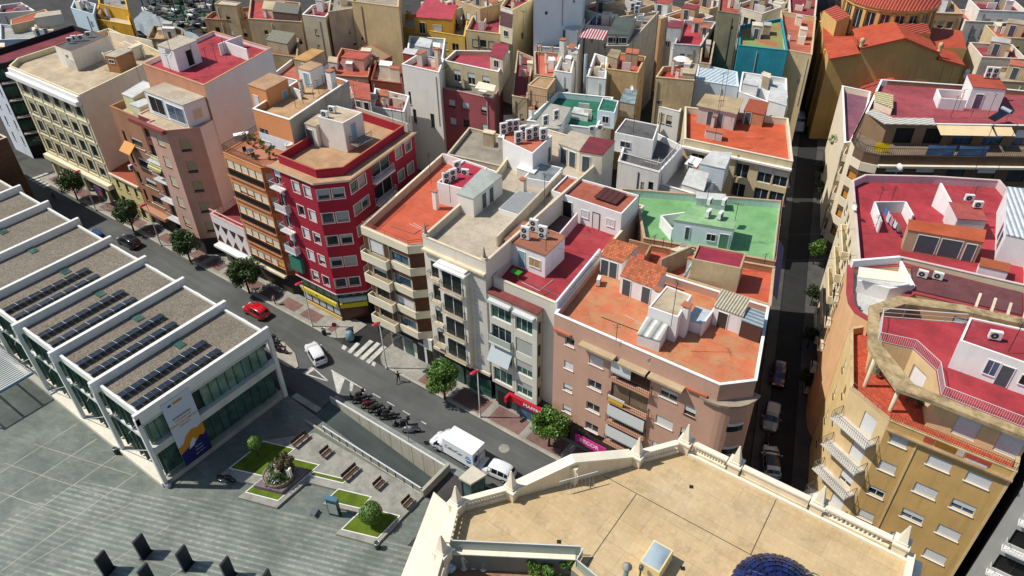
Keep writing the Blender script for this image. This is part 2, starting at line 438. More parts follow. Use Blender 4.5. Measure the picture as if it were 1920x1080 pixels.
    def chimney(s, q, h=1.6, w=.5, m=WHITE, zb=None, cap=True):
        z0 = s.zr if zb is None else zb; x, y = q; mb = MB(); mb.cbox((x, y, z0 - .02), (w, w, h), m)
        if cap:
            for i in (-1, 1):
                for j in (-1, 1): mb.cbox((x + i * w * .36, y + j * w * .36, z0 + h - .02), (w * .16, w * .16, .2), m)
            mb.cbox((x, y, z0 + h + .18), (w * 1.2, w * 1.2, .07), COPT)
        mb.build('chimney', s.root)
    def slab(s, pts, z, m, th=.1, name='canopy', label=None):
        mb = MB(); mb.prism(pts, z - th, z, m); o = mb.build(name, s.root)
        if label: o['label'] = label
        return o
    def clutter(s, seed, k=3):
        """small rooms, stub walls, chimneys, pipes and conduits that crowd these roofs"""
        r = random.Random(seed); p = [Vector(q) for q in s.pts[:4]]
        def at(u, v): return p[0].lerp(p[1], u).lerp(p[3].lerp(p[2], u), v)
        ex, ey = (p[1] - p[0]), (p[3] - p[0]); lx, ly = ex.length, ey.length; ex.normalize(); ey.normalize()
        for i in range(k):
            c = at(r.uniform(.2, .75), r.uniform(.25, .8)); t = r.random(); w, d = r.uniform(.9, min(3, lx * .4)), r.uniform(.9, min(2.6, ly * .4))
            q = [tuple(c), tuple(c + ex * w), tuple(c + ex * w + ey * d), tuple(c + ey * d)]
            if t < .4: s.hut(q, r.uniform(1.0, 2.3), r.choice((WHITE, GREYW, CREAM, stucco('b9a78a', .28, .65))), r.choice((COPG, COPT, COPC, COPW)), doors=((0, .5, .05, .7, 1.7, DOORB),) if w > 1.2 and t < .25 else (), name='roof_room')
            elif t < .6: s.wallseg([q[0], q[1], q[2]][:r.choice((2, 3))], r.uniform(.8, 1.8), r.choice((WHITE, GREYW, CREAM)))
            elif t < .75: s.chimney(q[0], r.uniform(1.0, 2.2), r.uniform(.35, .6), r.choice((WHITE, CREAM, GREYW)))
            else:
                m = MB(); z = s.zr + .06; a = Vector((*q[0], z)); b = Vector((*q[1], z)); c2 = Vector((*(Vector(q[1]) + ey * r.uniform(1, 3)), z)); m.tube([a, b, c2], .045, r.choice((STEEL, IRON, GREYW)), 5); m.build('conduit', s.root)
    def finish(s):
        w = MB(); pts = s.pts; n = s.n; zt = s.z
        inn = offset(pts, s.th)
        for e in range(n):
            a, d, nn, L = s.frame(e); m = s.walls.get(e, s.wall); hs = s.holes[e]
            xs = sorted({0.0, L, *[v for h in hs for v in (h[0], h[2])]}); zs = sorted({s.z0, zt, *[v for h in hs for v in (h[1], h[3])]})
            def pt(x, z, o=0.0):
                p = a + d * x - nn * o; return (p.x, p.y, z)
            for i in range(len(xs) - 1):
                run = None
                for j in range(len(zs) - 1):
                    cx, cz = (xs[i] + xs[i + 1]) / 2, (zs[j] + zs[j + 1]) / 2
                    inside = any(h[0] < cx < h[2] and h[1] < cz < h[3] for h in hs)
                    if inside:
                        if run is not None: w.face([pt(xs[i], run), pt(xs[i + 1], run), pt(xs[i + 1], zs[j]), pt(xs[i], zs[j])], m); run = None
                    elif run is None: run = zs[j]
                if run is not None: w.face([pt(xs[i], run), pt(xs[i + 1], run), pt(xs[i + 1], zt), pt(xs[i], zt)], m)
            for x0, z0, x1, z1 in hs:
                D = .2
                for q in (((x0, z0), (x1, z0)), ((x1, z0), (x1, z1)), ((x1, z1), (x0, z1)), ((x0, z1), (x0, z0))):
                    w.face([pt(*q[0]), pt(*q[1]), pt(*q[1], D), pt(*q[0], D)], m)
            if s.ph > .02:
                j = (e + 1) % n
                w.face([(*inn[j], s.zr - .01), (*inn[e], s.zr - .01), (*inn[e], zt - .004), (*inn[j], zt - .004)], s.walls.get('in', m))
        s.wallobj = w.build('wall', s.root, fix=False)
        r = MB(); r.face([(*p, s.zr) for p in (inn if s.ph > .02 else pts)], s.roof); r.build('roof', s.root)
        if s.ph > .02:
            c = MB(); ou = offset(pts, -s.cw); ii = offset(inn, s.cw * .6)
            for e in range(n):
                j = (e + 1) % n
                c.face([(*ou[e], zt + .05), (*ou[j], zt + .05), (*ii[j], zt + .05), (*ii[e], zt + .05)], s.cop)
                c.face([(*ou[e], zt - .03), (*ou[j], zt - .03), (*ou[j], zt + .05), (*ou[e], zt + .05)], s.cop)
                c.face([(*ii[j], zt - .03), (*ii[e], zt - .03), (*ii[e], zt + .05), (*ii[j], zt + .05)], s.cop)
                c.face([(*ou[j], zt - .03), (*ou[e], zt - .03), (*ii[e], zt - .03), (*ii[j], zt - .03)], s.cop)
            c.build('parapet_coping', s.root)
        for e, x0, z0, ww, h, fr, pa, sh, frac, bars, style, nm in s.wins:
            a, d, nn, L = s.frame(e); f, p, t = window_mesh(ww, h, fr, pa, sh, frac, bars, style)
            o = bpy.data.objects.new(nm, f); COL.objects.link(o); o.parent = s.root
            q = a + d * x0 - Vector(s.root.location); o.location = (q.x, q.y, z0 - s.root.location.z); o.rotation_euler = (0, 0, math.atan2(d.y, d.x))
            for nm2, me in (('pane', p), ('shutter', t)):
                if me: c = bpy.data.objects.new(nm2, me); COL.objects.link(c); c.parent = o
        if s.extra.f: s.extra.build('trim', s.root)
        s.done = True
        return s
def PL(q, a, b):                    # line of sight on the vertical plane through ground points a and b
    a = Vector((*a, 0)); d = (Vector((*b, 0)) - a).normalized(); n = Vector((d.y, -d.x, 0)); r = ray(q); o = Vector((0, 0, H)); t = (a - o).dot(n) / r.dot(n)
    return o + r * t
# ================================================================ ground, street, plaza
def mat_asphalt(c, name='asphalt', amp=.25):
    k = ('as', c)
    if k in MATS: return MATS[k]
    n = NT(name); a = alb(c, .66); p = n.pos()
    c1 = n.mix(n.ramp(n.noise(p, .16, 6, .65), .35, .68), [x * (1 - amp) for x in a], [x * (1 + amp * .5) for x in a])
    tr = n.noise(n.pos((.05, 1.1, 1)), 1.0, 4, .6)
    c2 = n.mix(.7, c1, n.ramp(tr, .35, .65, (.8, .8, .8), (1.12, 1.12, 1.12)), 'MULTIPLY')
    sp = n.noise(p, 1.8, 5, .75)
    c3 = n.mix(n.ramp(sp, .66, .78, (0, 0, 0), (.5, .5, .5)), c2, [x * .45 for x in a])
    f = n.noise(p, 40, 3)
    c4 = n.mix(.5, c3, n.ramp(f, .3, .7, (.75, .75, .75), (1.2, 1.2, 1.2)), 'MULTIPLY')
    n.bump(f, .01, .3); MATS[k] = n.fin(c4, .88); return MATS[k]

def mat_plaza(stripes):
    n = NT('plaza_paving'); p = n.pos()
    a = alb('959c90', .64); b = alb('767f76', .6); w = alb('aeada0', .6)
    base = n.mix(n.ramp(n.noise(p, .22, 6, .7), .36, .66), b, a)
    base = n.mix(n.ramp(n.noise(p, .5, 4, .6), .55, .7, (0, 0, 0), (.5, .5, .5)), base, w)
    br = n.n('ShaderNodeTexBrick', offset=.5); n.l(n.pos((1, 1, 1), rad(-20)), br.inputs['Vector'])
    br.inputs['Scale'].default_value = 1; br.inputs['Brick Width'].default_value = .9; br.inputs['Row Height'].default_value = .3; br.inputs['Mortar Size'].default_value = .012
    br.inputs['Color1'].default_value = (1.12, 1.1, 1.06, 1); br.inputs['Color2'].default_value = (.8, .84, .82, 1); br.inputs['Mortar'].default_value = (.62, .62, .62, 1)
    c = n.mix(.8, base, br.outputs[0], 'MULTIPLY')
    if stripes:
        wv = n.n('ShaderNodeTexWave', wave_type='BANDS', bands_direction='Y'); n.l(n.pos((1, 1, 1), rad(-21)), wv.inputs['Vector'])
        wv.inputs['Scale'].default_value = .55; wv.inputs['Distortion'].default_value = .4; wv.inputs['Detail'].default_value = 2; wv.inputs['Detail Scale'].default_value = 3
        d = n.noise(n.pos((1, 1, 1), rad(-21)), 1.6, 4, .8)
        br2 = n.n('ShaderNodeTexBrick', offset=.5); n.l(n.pos((1, 1, 1), rad(-21)), br2.inputs['Vector']); br2.inputs['Scale'].default_value = 1; br2.inputs['Brick Width'].default_value = .42; br2.inputs['Row Height'].default_value = .57
        br2.inputs['Color1'].default_value = (1, 1, 1, 1); br2.inputs['Color2'].default_value = (.35, .35, .35, 1); br2.inputs['Mortar'].default_value = (.2, .2, .2, 1)
        m = n.mix(1.0, n.ramp(wv.outputs[1], .55, .7), br2.outputs[0], 'MULTIPLY')
        m = n.mix(1.0, m, n.ramp(n.noise(p, .11, 3, .6), .36, .58, (.12, .12, .12), (.62, .62, .62)), 'MULTIPLY')
        c = n.mix(m, c, alb('cbcdc0', .66))
    else:
        d = n.noise(n.pos((1, 1, 1), rad(-21)), .9, 6, .75)
        c = n.mix(n.ramp(d, .5, .64, (0, 0, 0), (.6, .6, .6)), c, alb('6f776f', .6))
    return n.fin(c, .42, spec=.5)

def mat_grass():
    n = NT('lawn_turf'); p = n.pos(); a = alb('6a7d22'); b = alb('4d6412')
    c = n.mix(n.ramp(n.noise(p, .8, 5), .35, .65), b, a)
    f = n.noise(p, 30, 4, .8); c = n.mix(.8, c, n.ramp(f, .3, .7, (.55, .6, .5), (1.3, 1.25, 1.2)), 'MULTIPLY')
    n.bump(f, .05, .8); return n.fin(c, .95)

def mat_gravel():
    n = NT('roof_gravel'); p = n.pos()
    v = n.n('ShaderNodeTexVoronoi'); n.l(p, v.inputs['Vector']); v.inputs['Scale'].default_value = 9.0
    hs = n.n('ShaderNodeSeparateColor'); n.l(v.outputs['Color'], hs.inputs[0])
    c = n.mix(n.ramp(hs.outputs[0], .1, .9), alb('80776a', .66), alb('aca18e', .66))
    big = n.noise(p, .25, 5, .7); c = n.mix(n.ramp(big, .45, .75, (0, 0, 0), (.5, .5, .5)), c, alb('6b5f4c', .66))
    n.bump(v.outputs['Distance'], .06, .8); return n.fin(c, .95)

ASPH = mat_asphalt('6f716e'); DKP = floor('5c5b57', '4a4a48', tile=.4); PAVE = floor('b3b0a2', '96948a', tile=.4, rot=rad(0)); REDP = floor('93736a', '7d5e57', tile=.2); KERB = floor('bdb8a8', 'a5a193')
PAINT = floor('d9d8cf', 'b5b4ac', sc=1.2); GRASS = mat_grass(); GRAVEL = mat_gravel(); CONC = floor('aaa89c', '8f8d83', sc=.6); CONCW = stucco('aba697', .2, .5)
def sheet(name, pts, z, m, th=.5):
    mb = MB(); mb.prism(pts, z - th, z, m); return struct(name, mb)


g = MB()
# the ground sheet leaves an opening over the underground ramp
RX0, RX1, RY0, RY1 = -53.0, -35.7, 32.15, 35.75
for x0, x1, y0, y1 in ((-700, RX0, -200, 900), (RX1, 500, -200, 900), (RX0, RX1, -200, RY0), (RX0, RX1, RY1, 900)):
    g.face([(x0, y0, -.05), (x1, y0, -.05), (x1, y1, -.05), (x0, y1, -.05)], floor('4d4a45', '3d3b38'))
struct('ground', g)
sheet('road', [(-175, 36.9), (10, 36.9), (10, 43.6), (-175, 43.6)], 0.0, ASPH, .04)
sheet('road', [(-64, 34.5), (-53.2, 34.5), (-53.2, 36.88), (-64, 36.88)], 0.002, ASPH, .04)
# alley beside the red building, cross street at the far left, right-hand street
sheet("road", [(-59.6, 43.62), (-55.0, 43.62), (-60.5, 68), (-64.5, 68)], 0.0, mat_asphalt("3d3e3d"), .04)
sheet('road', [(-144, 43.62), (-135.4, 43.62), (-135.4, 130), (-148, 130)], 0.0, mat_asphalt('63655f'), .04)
LV = lambda v: -14.02 - .292 * (v - 69.93)          # building lines of the narrow right-hand street
RL = lambda v: -8.6 - .2886 * (v - 69.93)
sheet('road', [(LV(43.62) + .7, 43.62), (RL(43.62) - 1.7, 43.62), (RL(260) - 1.7, 260), (LV(260) + .7, 260)], 0.0, mat_asphalt('3a3b3a'), .04)  # asphalt darkened here: the street's deep shade is put into its colour
sheet('pavement', [(RL(43.9) - 1.65, 43.9), (RL(43.9) + .6, 43.9), (RL(260) + .6, 260), (RL(260) - 1.65, 260)], .12, DKP, .15)  # dark paving, with the street's shade put into its colour
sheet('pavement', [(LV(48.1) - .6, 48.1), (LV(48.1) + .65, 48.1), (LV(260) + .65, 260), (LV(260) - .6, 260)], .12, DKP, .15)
def arc(cx, cy, r, a0, a1, n=8): return [(cx + r * math.cos(rad(a0 + (a1 - a0) * i / n)), cy + r * math.sin(rad(a0 + (a1 - a0) * i / n))) for i in range(n + 1)]
pv = [(-134.5, 43.62), (-61.8, 43.62)] + arc(-61.8, 46.1, 2.48, -90, 0) + [(-59.3, 48), (-134.5, 48)]
sheet('pavement', pv, .12, PAVE, .15)
pv = [(-53.2, 48)] + arc(-51.6, 46.6, 2.4, 180, 270)[0:] + [(-51.6, 43.62 + .02), (-10.5, 43.62), (-11, 48)]
pv = [(-54.0, 48), (-54.0, 46.0)] + arc(-51.6, 46.02, 2.4, 180, 270) + [(-10.0, 43.62), (-11, 48)]
sheet('pavement', pv, .12, PAVE, .15)
kb = MB()
for x0, x1 in ((-134.5, -61.8), (-51.6, -10)): kb.box((x0, 43.58, .1), (x1 - x0, 0, 0), (0, .32, 0), (0, 0, .028), KERB)
struct('kerb', kb)
rp = MB()
u = -133.0
while u < -63:
    w_ = 3.1
    if u + w_ < -63.5: rp.box((u, 44.35, .118), (w_, 0, 0), (0, 1.75, 0), (0, 0, .006), REDP)
    u += 4.05
rp.box((-62.9, 44.35, .118), (1.0, 0, 0), (0, 1.5, 0), (0, 0, .006), REDP)
u = -47.0
while u < -13:
    rp.box((u, 44.1, .118), (4.3, 0, 0), (0, 2.3, 0), (0, 0, .006), REDP); u += 5.2
struct('paving_panels', rp)
# near side: pavement strip beside the ramp and the plaza
sheet('pavement', [(-53.2, 35.95), (-34.0, 35.95), (-30, 36.88), (-53.2, 36.88)], .1, floor('9fa49b', '8b9088', tile=.5), .13)
sheet('pavement', [(-135, 33.6), (-68, 33.6), (-68, 36.8), (-135, 36.8)], .1, PAVE, .13)
isl = [P((490 + x / 6.752, 600 + y / 6.752)) for x, y in ((60, 330), (150, 200), (300, 300), (430, 430), (470, 590), (440, 620), (330, 600), (180, 500))]
sheet('traffic_island', isl, .12, KERB, .15)
MKZ = .006
mk = MB()
def quadmk(pts, z=MKZ): mk.face([(x, y, z) for x, y in pts], PAINT)
for x0, x1, y0, y1 in ((-58.75, -58.1, 42.95, 43.6), (-57.7, -57.1, 42.95, 44.9), (-56.65, -56.0, 42.95, 46.2), (-55.6, -54.95, 42.95, 46.4), (-54.55, -53.9, 42.95, 46.4), (-53.5, -53.0, 42.95, 43.58)):
    quadmk([(x0, y0), (x1, y0), (x1 - .35, y1), (x0 - .35, y1)])
for i in range(5): quadmk([(-136.2 + i * 1.15, 42.5), (-135.6 + i * 1.15, 42.5), (-135.3 + i * 1.15, 45.6), (-135.9 + i * 1.15, 45.6)])
def strip(a, b, w):
    a, b = Vector(a), Vector(b); d = (b - a).normalized(); n_ = Vector((-d.y, d.x)) * w / 2
    quadmk([a - n_, b - n_, b + n_, a + n_])
for a, b in ((-49.96, -48.74), (-47.66, -46.51), (-45.24, -44.16), (-42.42, -41.71)): strip((a, 39.55), (b, 39.55), .12)
strip((-56.9, 39.5), (-51.1, 39.45), .16); quadmk([(-56.7, 39.4), (-54.4, 39.35), (-53.1, 37.2), (-53.4, 37.15)])
quadmk([(-53.5, 39.35), (-52.9, 39.35), (-52.2, 38.4), (-52.5, 38.3)]); strip((-51.1, 39.4), (-51.0, 38.9), .14)
strip((-59.3, 37.1), (-59.2, 38.5), .16); strip((-59.1, 38.5), (-55.85, 38.0), .16); strip((-59.2, 37.2), (-55.85, 37.95), .16); quadmk([(-59.3, 37.2), (-58.7, 37.35), (-58.6, 38.4), (-59.2, 38.4)])
for x in (-60.9, -59.8): quadmk([(x, 39.7), (x + .75, 39.55), (x + .8, 40.2), (x + .05, 40.35)])
for i in range(9): strip((-69 - i * 5.0, 39.6), (-67.9 - i * 5.0, 39.6), .12)
struct('road_markings', mk)
mh = MB(); c = P((640 + 1835 / 6, 700 + 845 / 6)); mh.lathe((c[0], c[1], .004), [(.62, 0), (.62, .006), (.45, .008), (.44, .002)], CONC, 18); struct('manhole_cover', mh)
# ---- plaza
sheet('plaza', [(-110, -30), (-33, -30), (-33, 32.0), (-57.5, 33.6), (-110, 33.6)], .0, mat_plaza(False), .04)
st = [P(q) for q in ((-60, 1010), (150, 902), (310, 930), (420, 935), (520, 950), (640, 990), (790, 1030), (790, 1200), (-100, 1300))]
sheet('plaza_banding', st, .004, mat_plaza(True), .003)
sheet('plaza', [(-57.4, 33.7), (-53.1, 33.7), (-53.1, 34.48), (-57.4, 34.48)], .002, CONC, .04)
jt = MB()
for x in (-74.0, -70.05, -66.1, -62.1): jt.face([(x - .05, 3, .005), (x + .05, 3, .005), (x + .05, 17, .005), (x - .05, 17, .005)], KERB)
for y in (6.2, 9.4, 12.6): jt.face([(-75, y - .04, .0055), (-62, y + 3.9, .0055), (-62, y + 3.98, .0055), (-75, y + .04, .0055)], KERB)
for k in range(5):
    x = -62 + k * 5.4; jt.face([(x, -3, .009), (x + .07, -3, .009), (x + 3.07, 15, .009), (x + 3.0, 15, .009)], KERB)
struct('plaza_joints', jt)
# ---- raised garden beds
S20 = math.tan(rad(20))
def bed(x0, x1, y0, y1, z, m, edge=.0):
    return [(x0, y0), (x1, y0 + (x1 - x0) * S20), (x1, y1 + (x1 - x0) * S20), (x0, y1)]
gb = MB()
gb.prism([(-54.5, 21.6), (-50.6, 23.0), (-50.6, 21.0), (-46.4, 22.45), (-46.4, 26.3), (-43.0, 27.5), (-43.0, 25.4), (-39.4, 26.7), (-39.4, 23.75), (-35.3, 25.15), (-35.4, 32.0), (-50.6, 31.4), (-54.5, 27.4)], -.03, .28, CONC)
struct('garden_terrace', gb)
ga = MB(); gz = .31
for pts in ([(-54.3, 22.9), (-50.8, 24.2), (-50.8, 28.45), (-54.3, 27.25)], [(-50.4, 21.9), (-46.98, 23.1), (-46.98, 28.5), (-50.4, 27.3)], [(-46.7, 27.15), (-43.2, 28.4), (-43.2, 28.85), (-46.7, 27.6)], [(-42.95, 25.95), (-39.6, 27.2), (-39.6, 28.75), (-42.95, 27.55)], [(-39.2, 24.5), (-35.75, 25.8), (-35.75, 28.75), (-39.2, 27.5)]):
    ga.prism(pts, .27, gz, GRASS, bottom=False)
    o = offset(pts, -.09)
    for i in range(4):
        j = (i + 1) % 4; gb2 = [(*o[i], gz + .025), (*o[j], gz + .025), (*pts[j], gz + .025), (*pts[i], gz + .025)]
        ga.face(gb2, COPW); ga.face([(*o[i], .27), (*o[j], .27), (*o[j], gz + .025), (*o[i], gz + .025)], COPW); ga.face([(*pts[j], .27), (*pts[i], .27), (*pts[i], gz + .025), (*pts[j], gz + .025)], COPW)
tag(struct('lawn', ga), kind='structure')
for q in ((420 + 1125 / 6, 780 + 332 / 6), (420 + 1395 / 6, 780 + 518 / 6), (560 + 845 / 6, 860 + 225 / 6), (560 + 1145 / 6, 860 + 438 / 6)):
    m_ = MB(); c = P(q, .28)
    m_.cbox((c[0], c[1], .279), (.5, .5, .012), floor('c4bda6', 'a9a38f')); m_.cbox((c[0], c[1], .29), (.34, .34, .006), CONC); struct('inspection_cover', m_)
# ---- ramp to the underground car park
RAMPF = mat_asphalt('5c6764', 'ramp_concrete')
rm = MB(); rm.face([(RX0, RY0, -.05), (RX1, RY0, -2.9), (RX1, RY1, -2.9), (RX0, RY1, -.05)], RAMPF); struct('ramp', rm)
rw = MB(); PANEL = stucco('b9b4a3', .2, .5)
n_ = 11
for i in range(n_):
    x0 = RX0 + (RX1 - RX0) * i / n_ + .03; x1 = RX0 + (RX1 - RX0) * (i + 1) / n_ - .03
    rw.box((x0, RY1, -3.2), (x1 - x0, 0, 0), (0, .18, 0), (0, 0, 3.95), PANEL)
rw.box((RX0, RY1 + .05, -3.2), (RX1 - RX0 + .3, 0, 0), (0, .12, 0), (0, 0, 3.9), CONCW)
tag(rw.build('ramp_wall'), 'tall panelled concrete retaining wall with white rail beside the car park ramp', 'wall')
rl = MB(); rl.box((RX0, RY1 + .02, .76), (RX1 - RX0 + .2, 0, 0), (0, .16, 0), (0, 0, .07), IRON_W); o = rl.build('handrail', bpy.data.objects['ramp_wall'])
rw = MB(); rw.box((RX0, RY0 - .2, -3.2), (RX1 - RX0, 0, 0), (0, .2, 0), (0, 0, 3.5), CONCW)
tag(rw.build('kerb_wall'), 'low concrete wall along the garden side of the car park ramp', 'wall')
rw = MB(); rw.box((RX1 + .002, RY0 - .2, -3.2), (.35, 0, 0), (0, RY1 - RY0 + .6, 0), (0, 0, 4.25), CONCW)
tag(rw.build('end_wall'), 'thick bare concrete wall closing the low end of the ramp', 'wall')
t = thing('guard_rail', 'white topped guard rail with dark posts between garden and ramp', 'railing', (RX0, RY0, .3))
rl = MB(); rl.box((-50.0, RY0 - .16, 1.16), (14.3, 0, 0), (0, .13, 0), (0, 0, .06), IRON_W); rl.build('top_rail', t)
for i in range(13):
    p_ = MB(); x = -49.9 + i * 1.18; p_.box((x, RY0 - .14, .28), (.1, 0, 0), (0, .09, 0), (0, 0, .88), IRON); p_.build('post', t)
gl_ = MB(); gl_.box((-49.9, RY0 - .11, .36), (14.1, 0, 0), (0, .03, 0), (0, 0, .72), plain('8e938d', .4, amp=.1, name='mesh_panel')); gl_.build('infill_panel', t)

# ================================================================ glass pavilion
GV0, GV1, GU1 = 17.6, 33.3, -57.85
BAY = 7.8; NB = 8; ZB = 10.5; ZR = 9.55
t = thing('glass_pavilion', 'long glass and white steel pavilion with a gravel roof of cross beams', 'building', (GU1, GV0, 0))
WST = stucco('dcdcd4', .1, .35); GU0 = GU1 - BAY * NB
PANE = glass('6f9484', .12); PANED = glass('46655a', .1)
mb = MB(); mb.face([(GU0, GV0 + .9, ZR), (GU1 - .35, GV0 + .9, ZR), (GU1 - .35, GV1 - .25, ZR), (GU0, GV1 - .25, ZR)], GRAVEL); mb.build('roof', t)
mb = MB()
mb.box((GU0, GV0 + .62, ZR - .55), (GU1 - GU0 - .4, 0, 0), (0, .27, 0), (0, 0, .95), WST)
mb.box((GU0, GV1 - .24, ZR - .55), (GU1 - GU0 - .4, 0, 0), (0, .24, 0), (0, 0, .85), WST)
mb.box((GU1 - .38, GV0, ZR - .4), (.38, 0, 0), (0, GV1 - GV0 + .3, 0), (0, 0, 1.35), WST); mb.build('roof_edge', t)
for i in range(1, NB + 1):
    x = GU1 - BAY * i; mb = MB(); mb.box((x - .22, GV0 - .05, ZR - .5), (.44, 0, 0), (0, GV1 - GV0 + .55, 0), (0, 0, 1.48), WST); mb.build('roof_beam', t)
    g_ = MB(); y0 = GV0 + 8.7; g_.box((x - 1.9, y0, ZR + .05), (1.6, .0, 0), (0, .95, 0), (0, 0, .04), PANED); g_.box((x + .3, y0, ZR + .05), (1.6, 0, 0), (0, .95, 0), (0, 0, .04), PANED); g_.build('rooflight', t)
for i in range(0, NB + 1):                     # outside columns, one per beam, with a cross-arm at mid height
    x = GU1 - .2 - BAY * i; c = MB()
    c.box((x - .2, GV0 - .05, 0), (.4, 0, 0), (0, .42, 0), (0, 0, ZB - .55), WST); c.box((x - .1, GV0 + .371, 5.2), (.2, 0, 0), (0, .6, 0), (0, 0, .28), WST)
    c.build('column', t)
    b = MB()
    if i < NB:
        b.tube([(x - .1, GV0 + .2, 5.4), (x - BAY + .3, GV0 + .2, .4)], .035, IRON_W, 5); b.tube([(x - .1, GV0 + .2, 9.4), (x - BAY * .5, GV0 + .2, 5.4)], .03, IRON_W, 5); b.build('tie_rod', t)
for i in range(NB):                            # long glass wall
    x1 = GU1 - .42 - BAY * i; x0 = x1 - BAY + .42
    for z0, z1 in ((.7, 4.9), (5.45, 9.0)):
        m_ = MB(); n_ = 6
        for k in range(n_):
            a = x0 + (x1 - x0) * k / n_; m_.box((a + .03, GV0 + 1.0, z0), ((x1 - x0) / n_ - .06, 0, 0), (0, .04, 0), (0, 0, z1 - z0), PANE if (k + i) % 3 else PANED)
            m_.box((a - .03, GV0 + .72, z0), (.05, 0, 0), (0, .27, 0), (0, 0, z1 - z0), PANED)
        m_.build('glazing', t)
mb = MB(); mb.box((GU0, GV0 + .75, 4.95), (GU1 - GU0 - .45, 0, 0), (0, .45, 0), (0, 0, .45), WST); mb.box((GU0, GV0 - .2, 0), (GU1 - GU0 - .3, 0, 0), (0, 1.6, 0), (0, 0, .55), stucco('d9d2c0', .1, .3)); mb.build('floor_band', t)
mb = MB(); mb.box((GU0, GV0 + 1.3, .1), (GU1 - GU0 - 1.0, 0, 0), (0, GV1 - GV0 - 1.8, 0), (0, 0, ZR - .35), plain('3c4a45', .8, name='dim_interior')); mb.build('core', t)
for z0, z1 in ((.75, 4.6), (5.6, 8.6)):        # end wall towards the garden
    m_ = MB(); n_ = 14
    for k in range(n_):
        a = GV0 + .7 + (GV1 - GV0 - 1.2) * k / n_; w_ = (GV1 - GV0 - 1.2) / n_
        if z0 > 5 and k in (3, 5): continue
        m_.box((GU1 - .75, a + .05, z0), (.05, 0, 0), (0, w_ - .1, 0), (0, 0, z1 - z0), PANE if z0 > 5 else PANED); m_.box((GU1 - .72, a - .04, z0), (.14, 0, 0), (0, .08, 0), (0, 0, z1 - z0), PANED)
    m_.build('glazing', t)
mb = MB(); mb.box((GU1 - .9, GV0 + .4, 4.65), (.85, 0, 0), (0, GV1 - GV0 - .3, 0), (0, 0, .9), stucco('c6c6bd', .15, .4))
for z in (8.65, 8.85): mb.box((GU1 - .72, GV0 + .4, z), (.55, 0, 0), (0, GV1 - GV0 - .5, 0), (0, 0, .12), WST)
mb.box((GU1 - .9, GV0 + .4, 0), (.8, 0, 0), (0, GV1 - GV0 - .2, 0), (0, 0, .6), CONCW); mb.tube([(GU1 - .2, GV0 + .4, 1.3), (GU1 - .2, GV1, 1.3)], .04, STEEL); mb.build('end_frame', t)
c = MB(); c.box((GU1 - .4, GV1 - .1, 0), (.4, 0, 0), (0, .45, 0), (0, 0, ZR - .42), WST); c.build('column', t)
# sloping banner hung on the end wall
BW = plain('c9d3df', .6, amp=.05, name='banner_cloth'); BN = plain('1c1f5e', .6, amp=.08, name='banner_cloth'); BO = plain('c98a28', .6, amp=.1, name='banner_cloth')
bt = thing('banner', 'tall white, orange and navy banner hung on the pavilion end wall', 'banner', (GU1 + .05, GV0 + 3.0, .6))
b0, b1 = GV0 + 2.55, GV0 + 5.75
mb = MB(); mb.box((GU1 + .02, b0, .8), (.04, 0, 0), (0, b1 - b0, 0), (0, 0, 9.0), BW); mb.build('cloth', bt)
mb = MB(); zz = [(0, 3.6), (.2, 3.75), (.35, 4.5), (.6, 4.9), (.8, 4.6), (1, 4.9)]
mb.face([(GU1 + .066, b0, .8)] + [(GU1 + .066, b1, .8)] + [(GU1 + .066, b0 + (b1 - b0) * a, z) for a, z in zz[::-1]], BO); mb.build('orange_field', bt)
zz = [(0, 2.6), (.3, 2.9), (.5, 3.3), (.62, 3.0), (.78, 3.5), (.9, 3.2), (1, 3.6)]
mb = MB(); mb.face([(GU1 + .07, b0, .8), (GU1 + .07, b1, .8)] + [(GU1 + .07, b0 + (b1 - b0) * a, z) for a, z in zz[::-1]], BN); mb.build('navy_field', bt)
mb = MB()
for a, b, z, h in ((.18, .30, 9.0, .25), ): mb.face([(GU1 + .066, b0 + (b1 - b0) * a, z), (GU1 + .066, b0 + (b1 - b0) * b, z), (GU1 + .066, b0 + (b1 - b0) * b, z + h), (GU1 + .066, b0 + (b1 - b0) * a, z + h)], BN)
mb.face([(GU1 + .066, b0 + (b1 - b0) * .36, 9.0), (GU1 + .066, b0 + (b1 - b0) * .68, 9.0), (GU1 + .066, b0 + (b1 - b0) * .68, 9.3), (GU1 + .066, b0 + (b1 - b0) * .36, 9.3)], BO); mb.build('logo_blocks', bt)
mb = MB(); pg = [(.3, 2.6), (.42, 3.4), (.55, 3.75), (.62, 3.3), (.5, 2.7)]
mb.face([(GU1 + .074, b0 + (b1 - b0) * a, z) for a, z in pg], BW); mb.build('globe_patch', bt)

def text(body, size, m, parent, M4, name='lettering', ext=.004, align='CENTER', bold=0.0, sx=1.0):
    cu = bpy.data.curves.new(name, 'FONT'); cu.body = body; cu.size = size; cu.align_x = align; cu.align_y = 'CENTER'; cu.extrude = ext; cu.offset = bold
    o = bpy.data.objects.new(name, cu); COL.objects.link(o); o.data.materials.append(m)
    dg = bpy.context.evaluated_depsgraph_get(); me = bpy.data.meshes.new_from_object(o.evaluated_get(dg)); bpy.data.objects.remove(o)
    o = bpy.data.objects.new(name, me); COL.objects.link(o)
    if parent is not None: o.parent = parent; o.matrix_local = Matrix.Translation(-Vector(parent.get('_o', (0, 0, 0)))) @ M4 @ Matrix.Scale(sx, 4, (1, 0, 0))
    else: o.matrix_world = M4
    return o
def face_m(p, right, up):
    r = Vector(right).normalized(); u_ = Vector(up).normalized(); n_ = r.cross(u_)
    return Matrix.Translation(p) @ Matrix((r, u_, n_)).transposed().to_4x4()
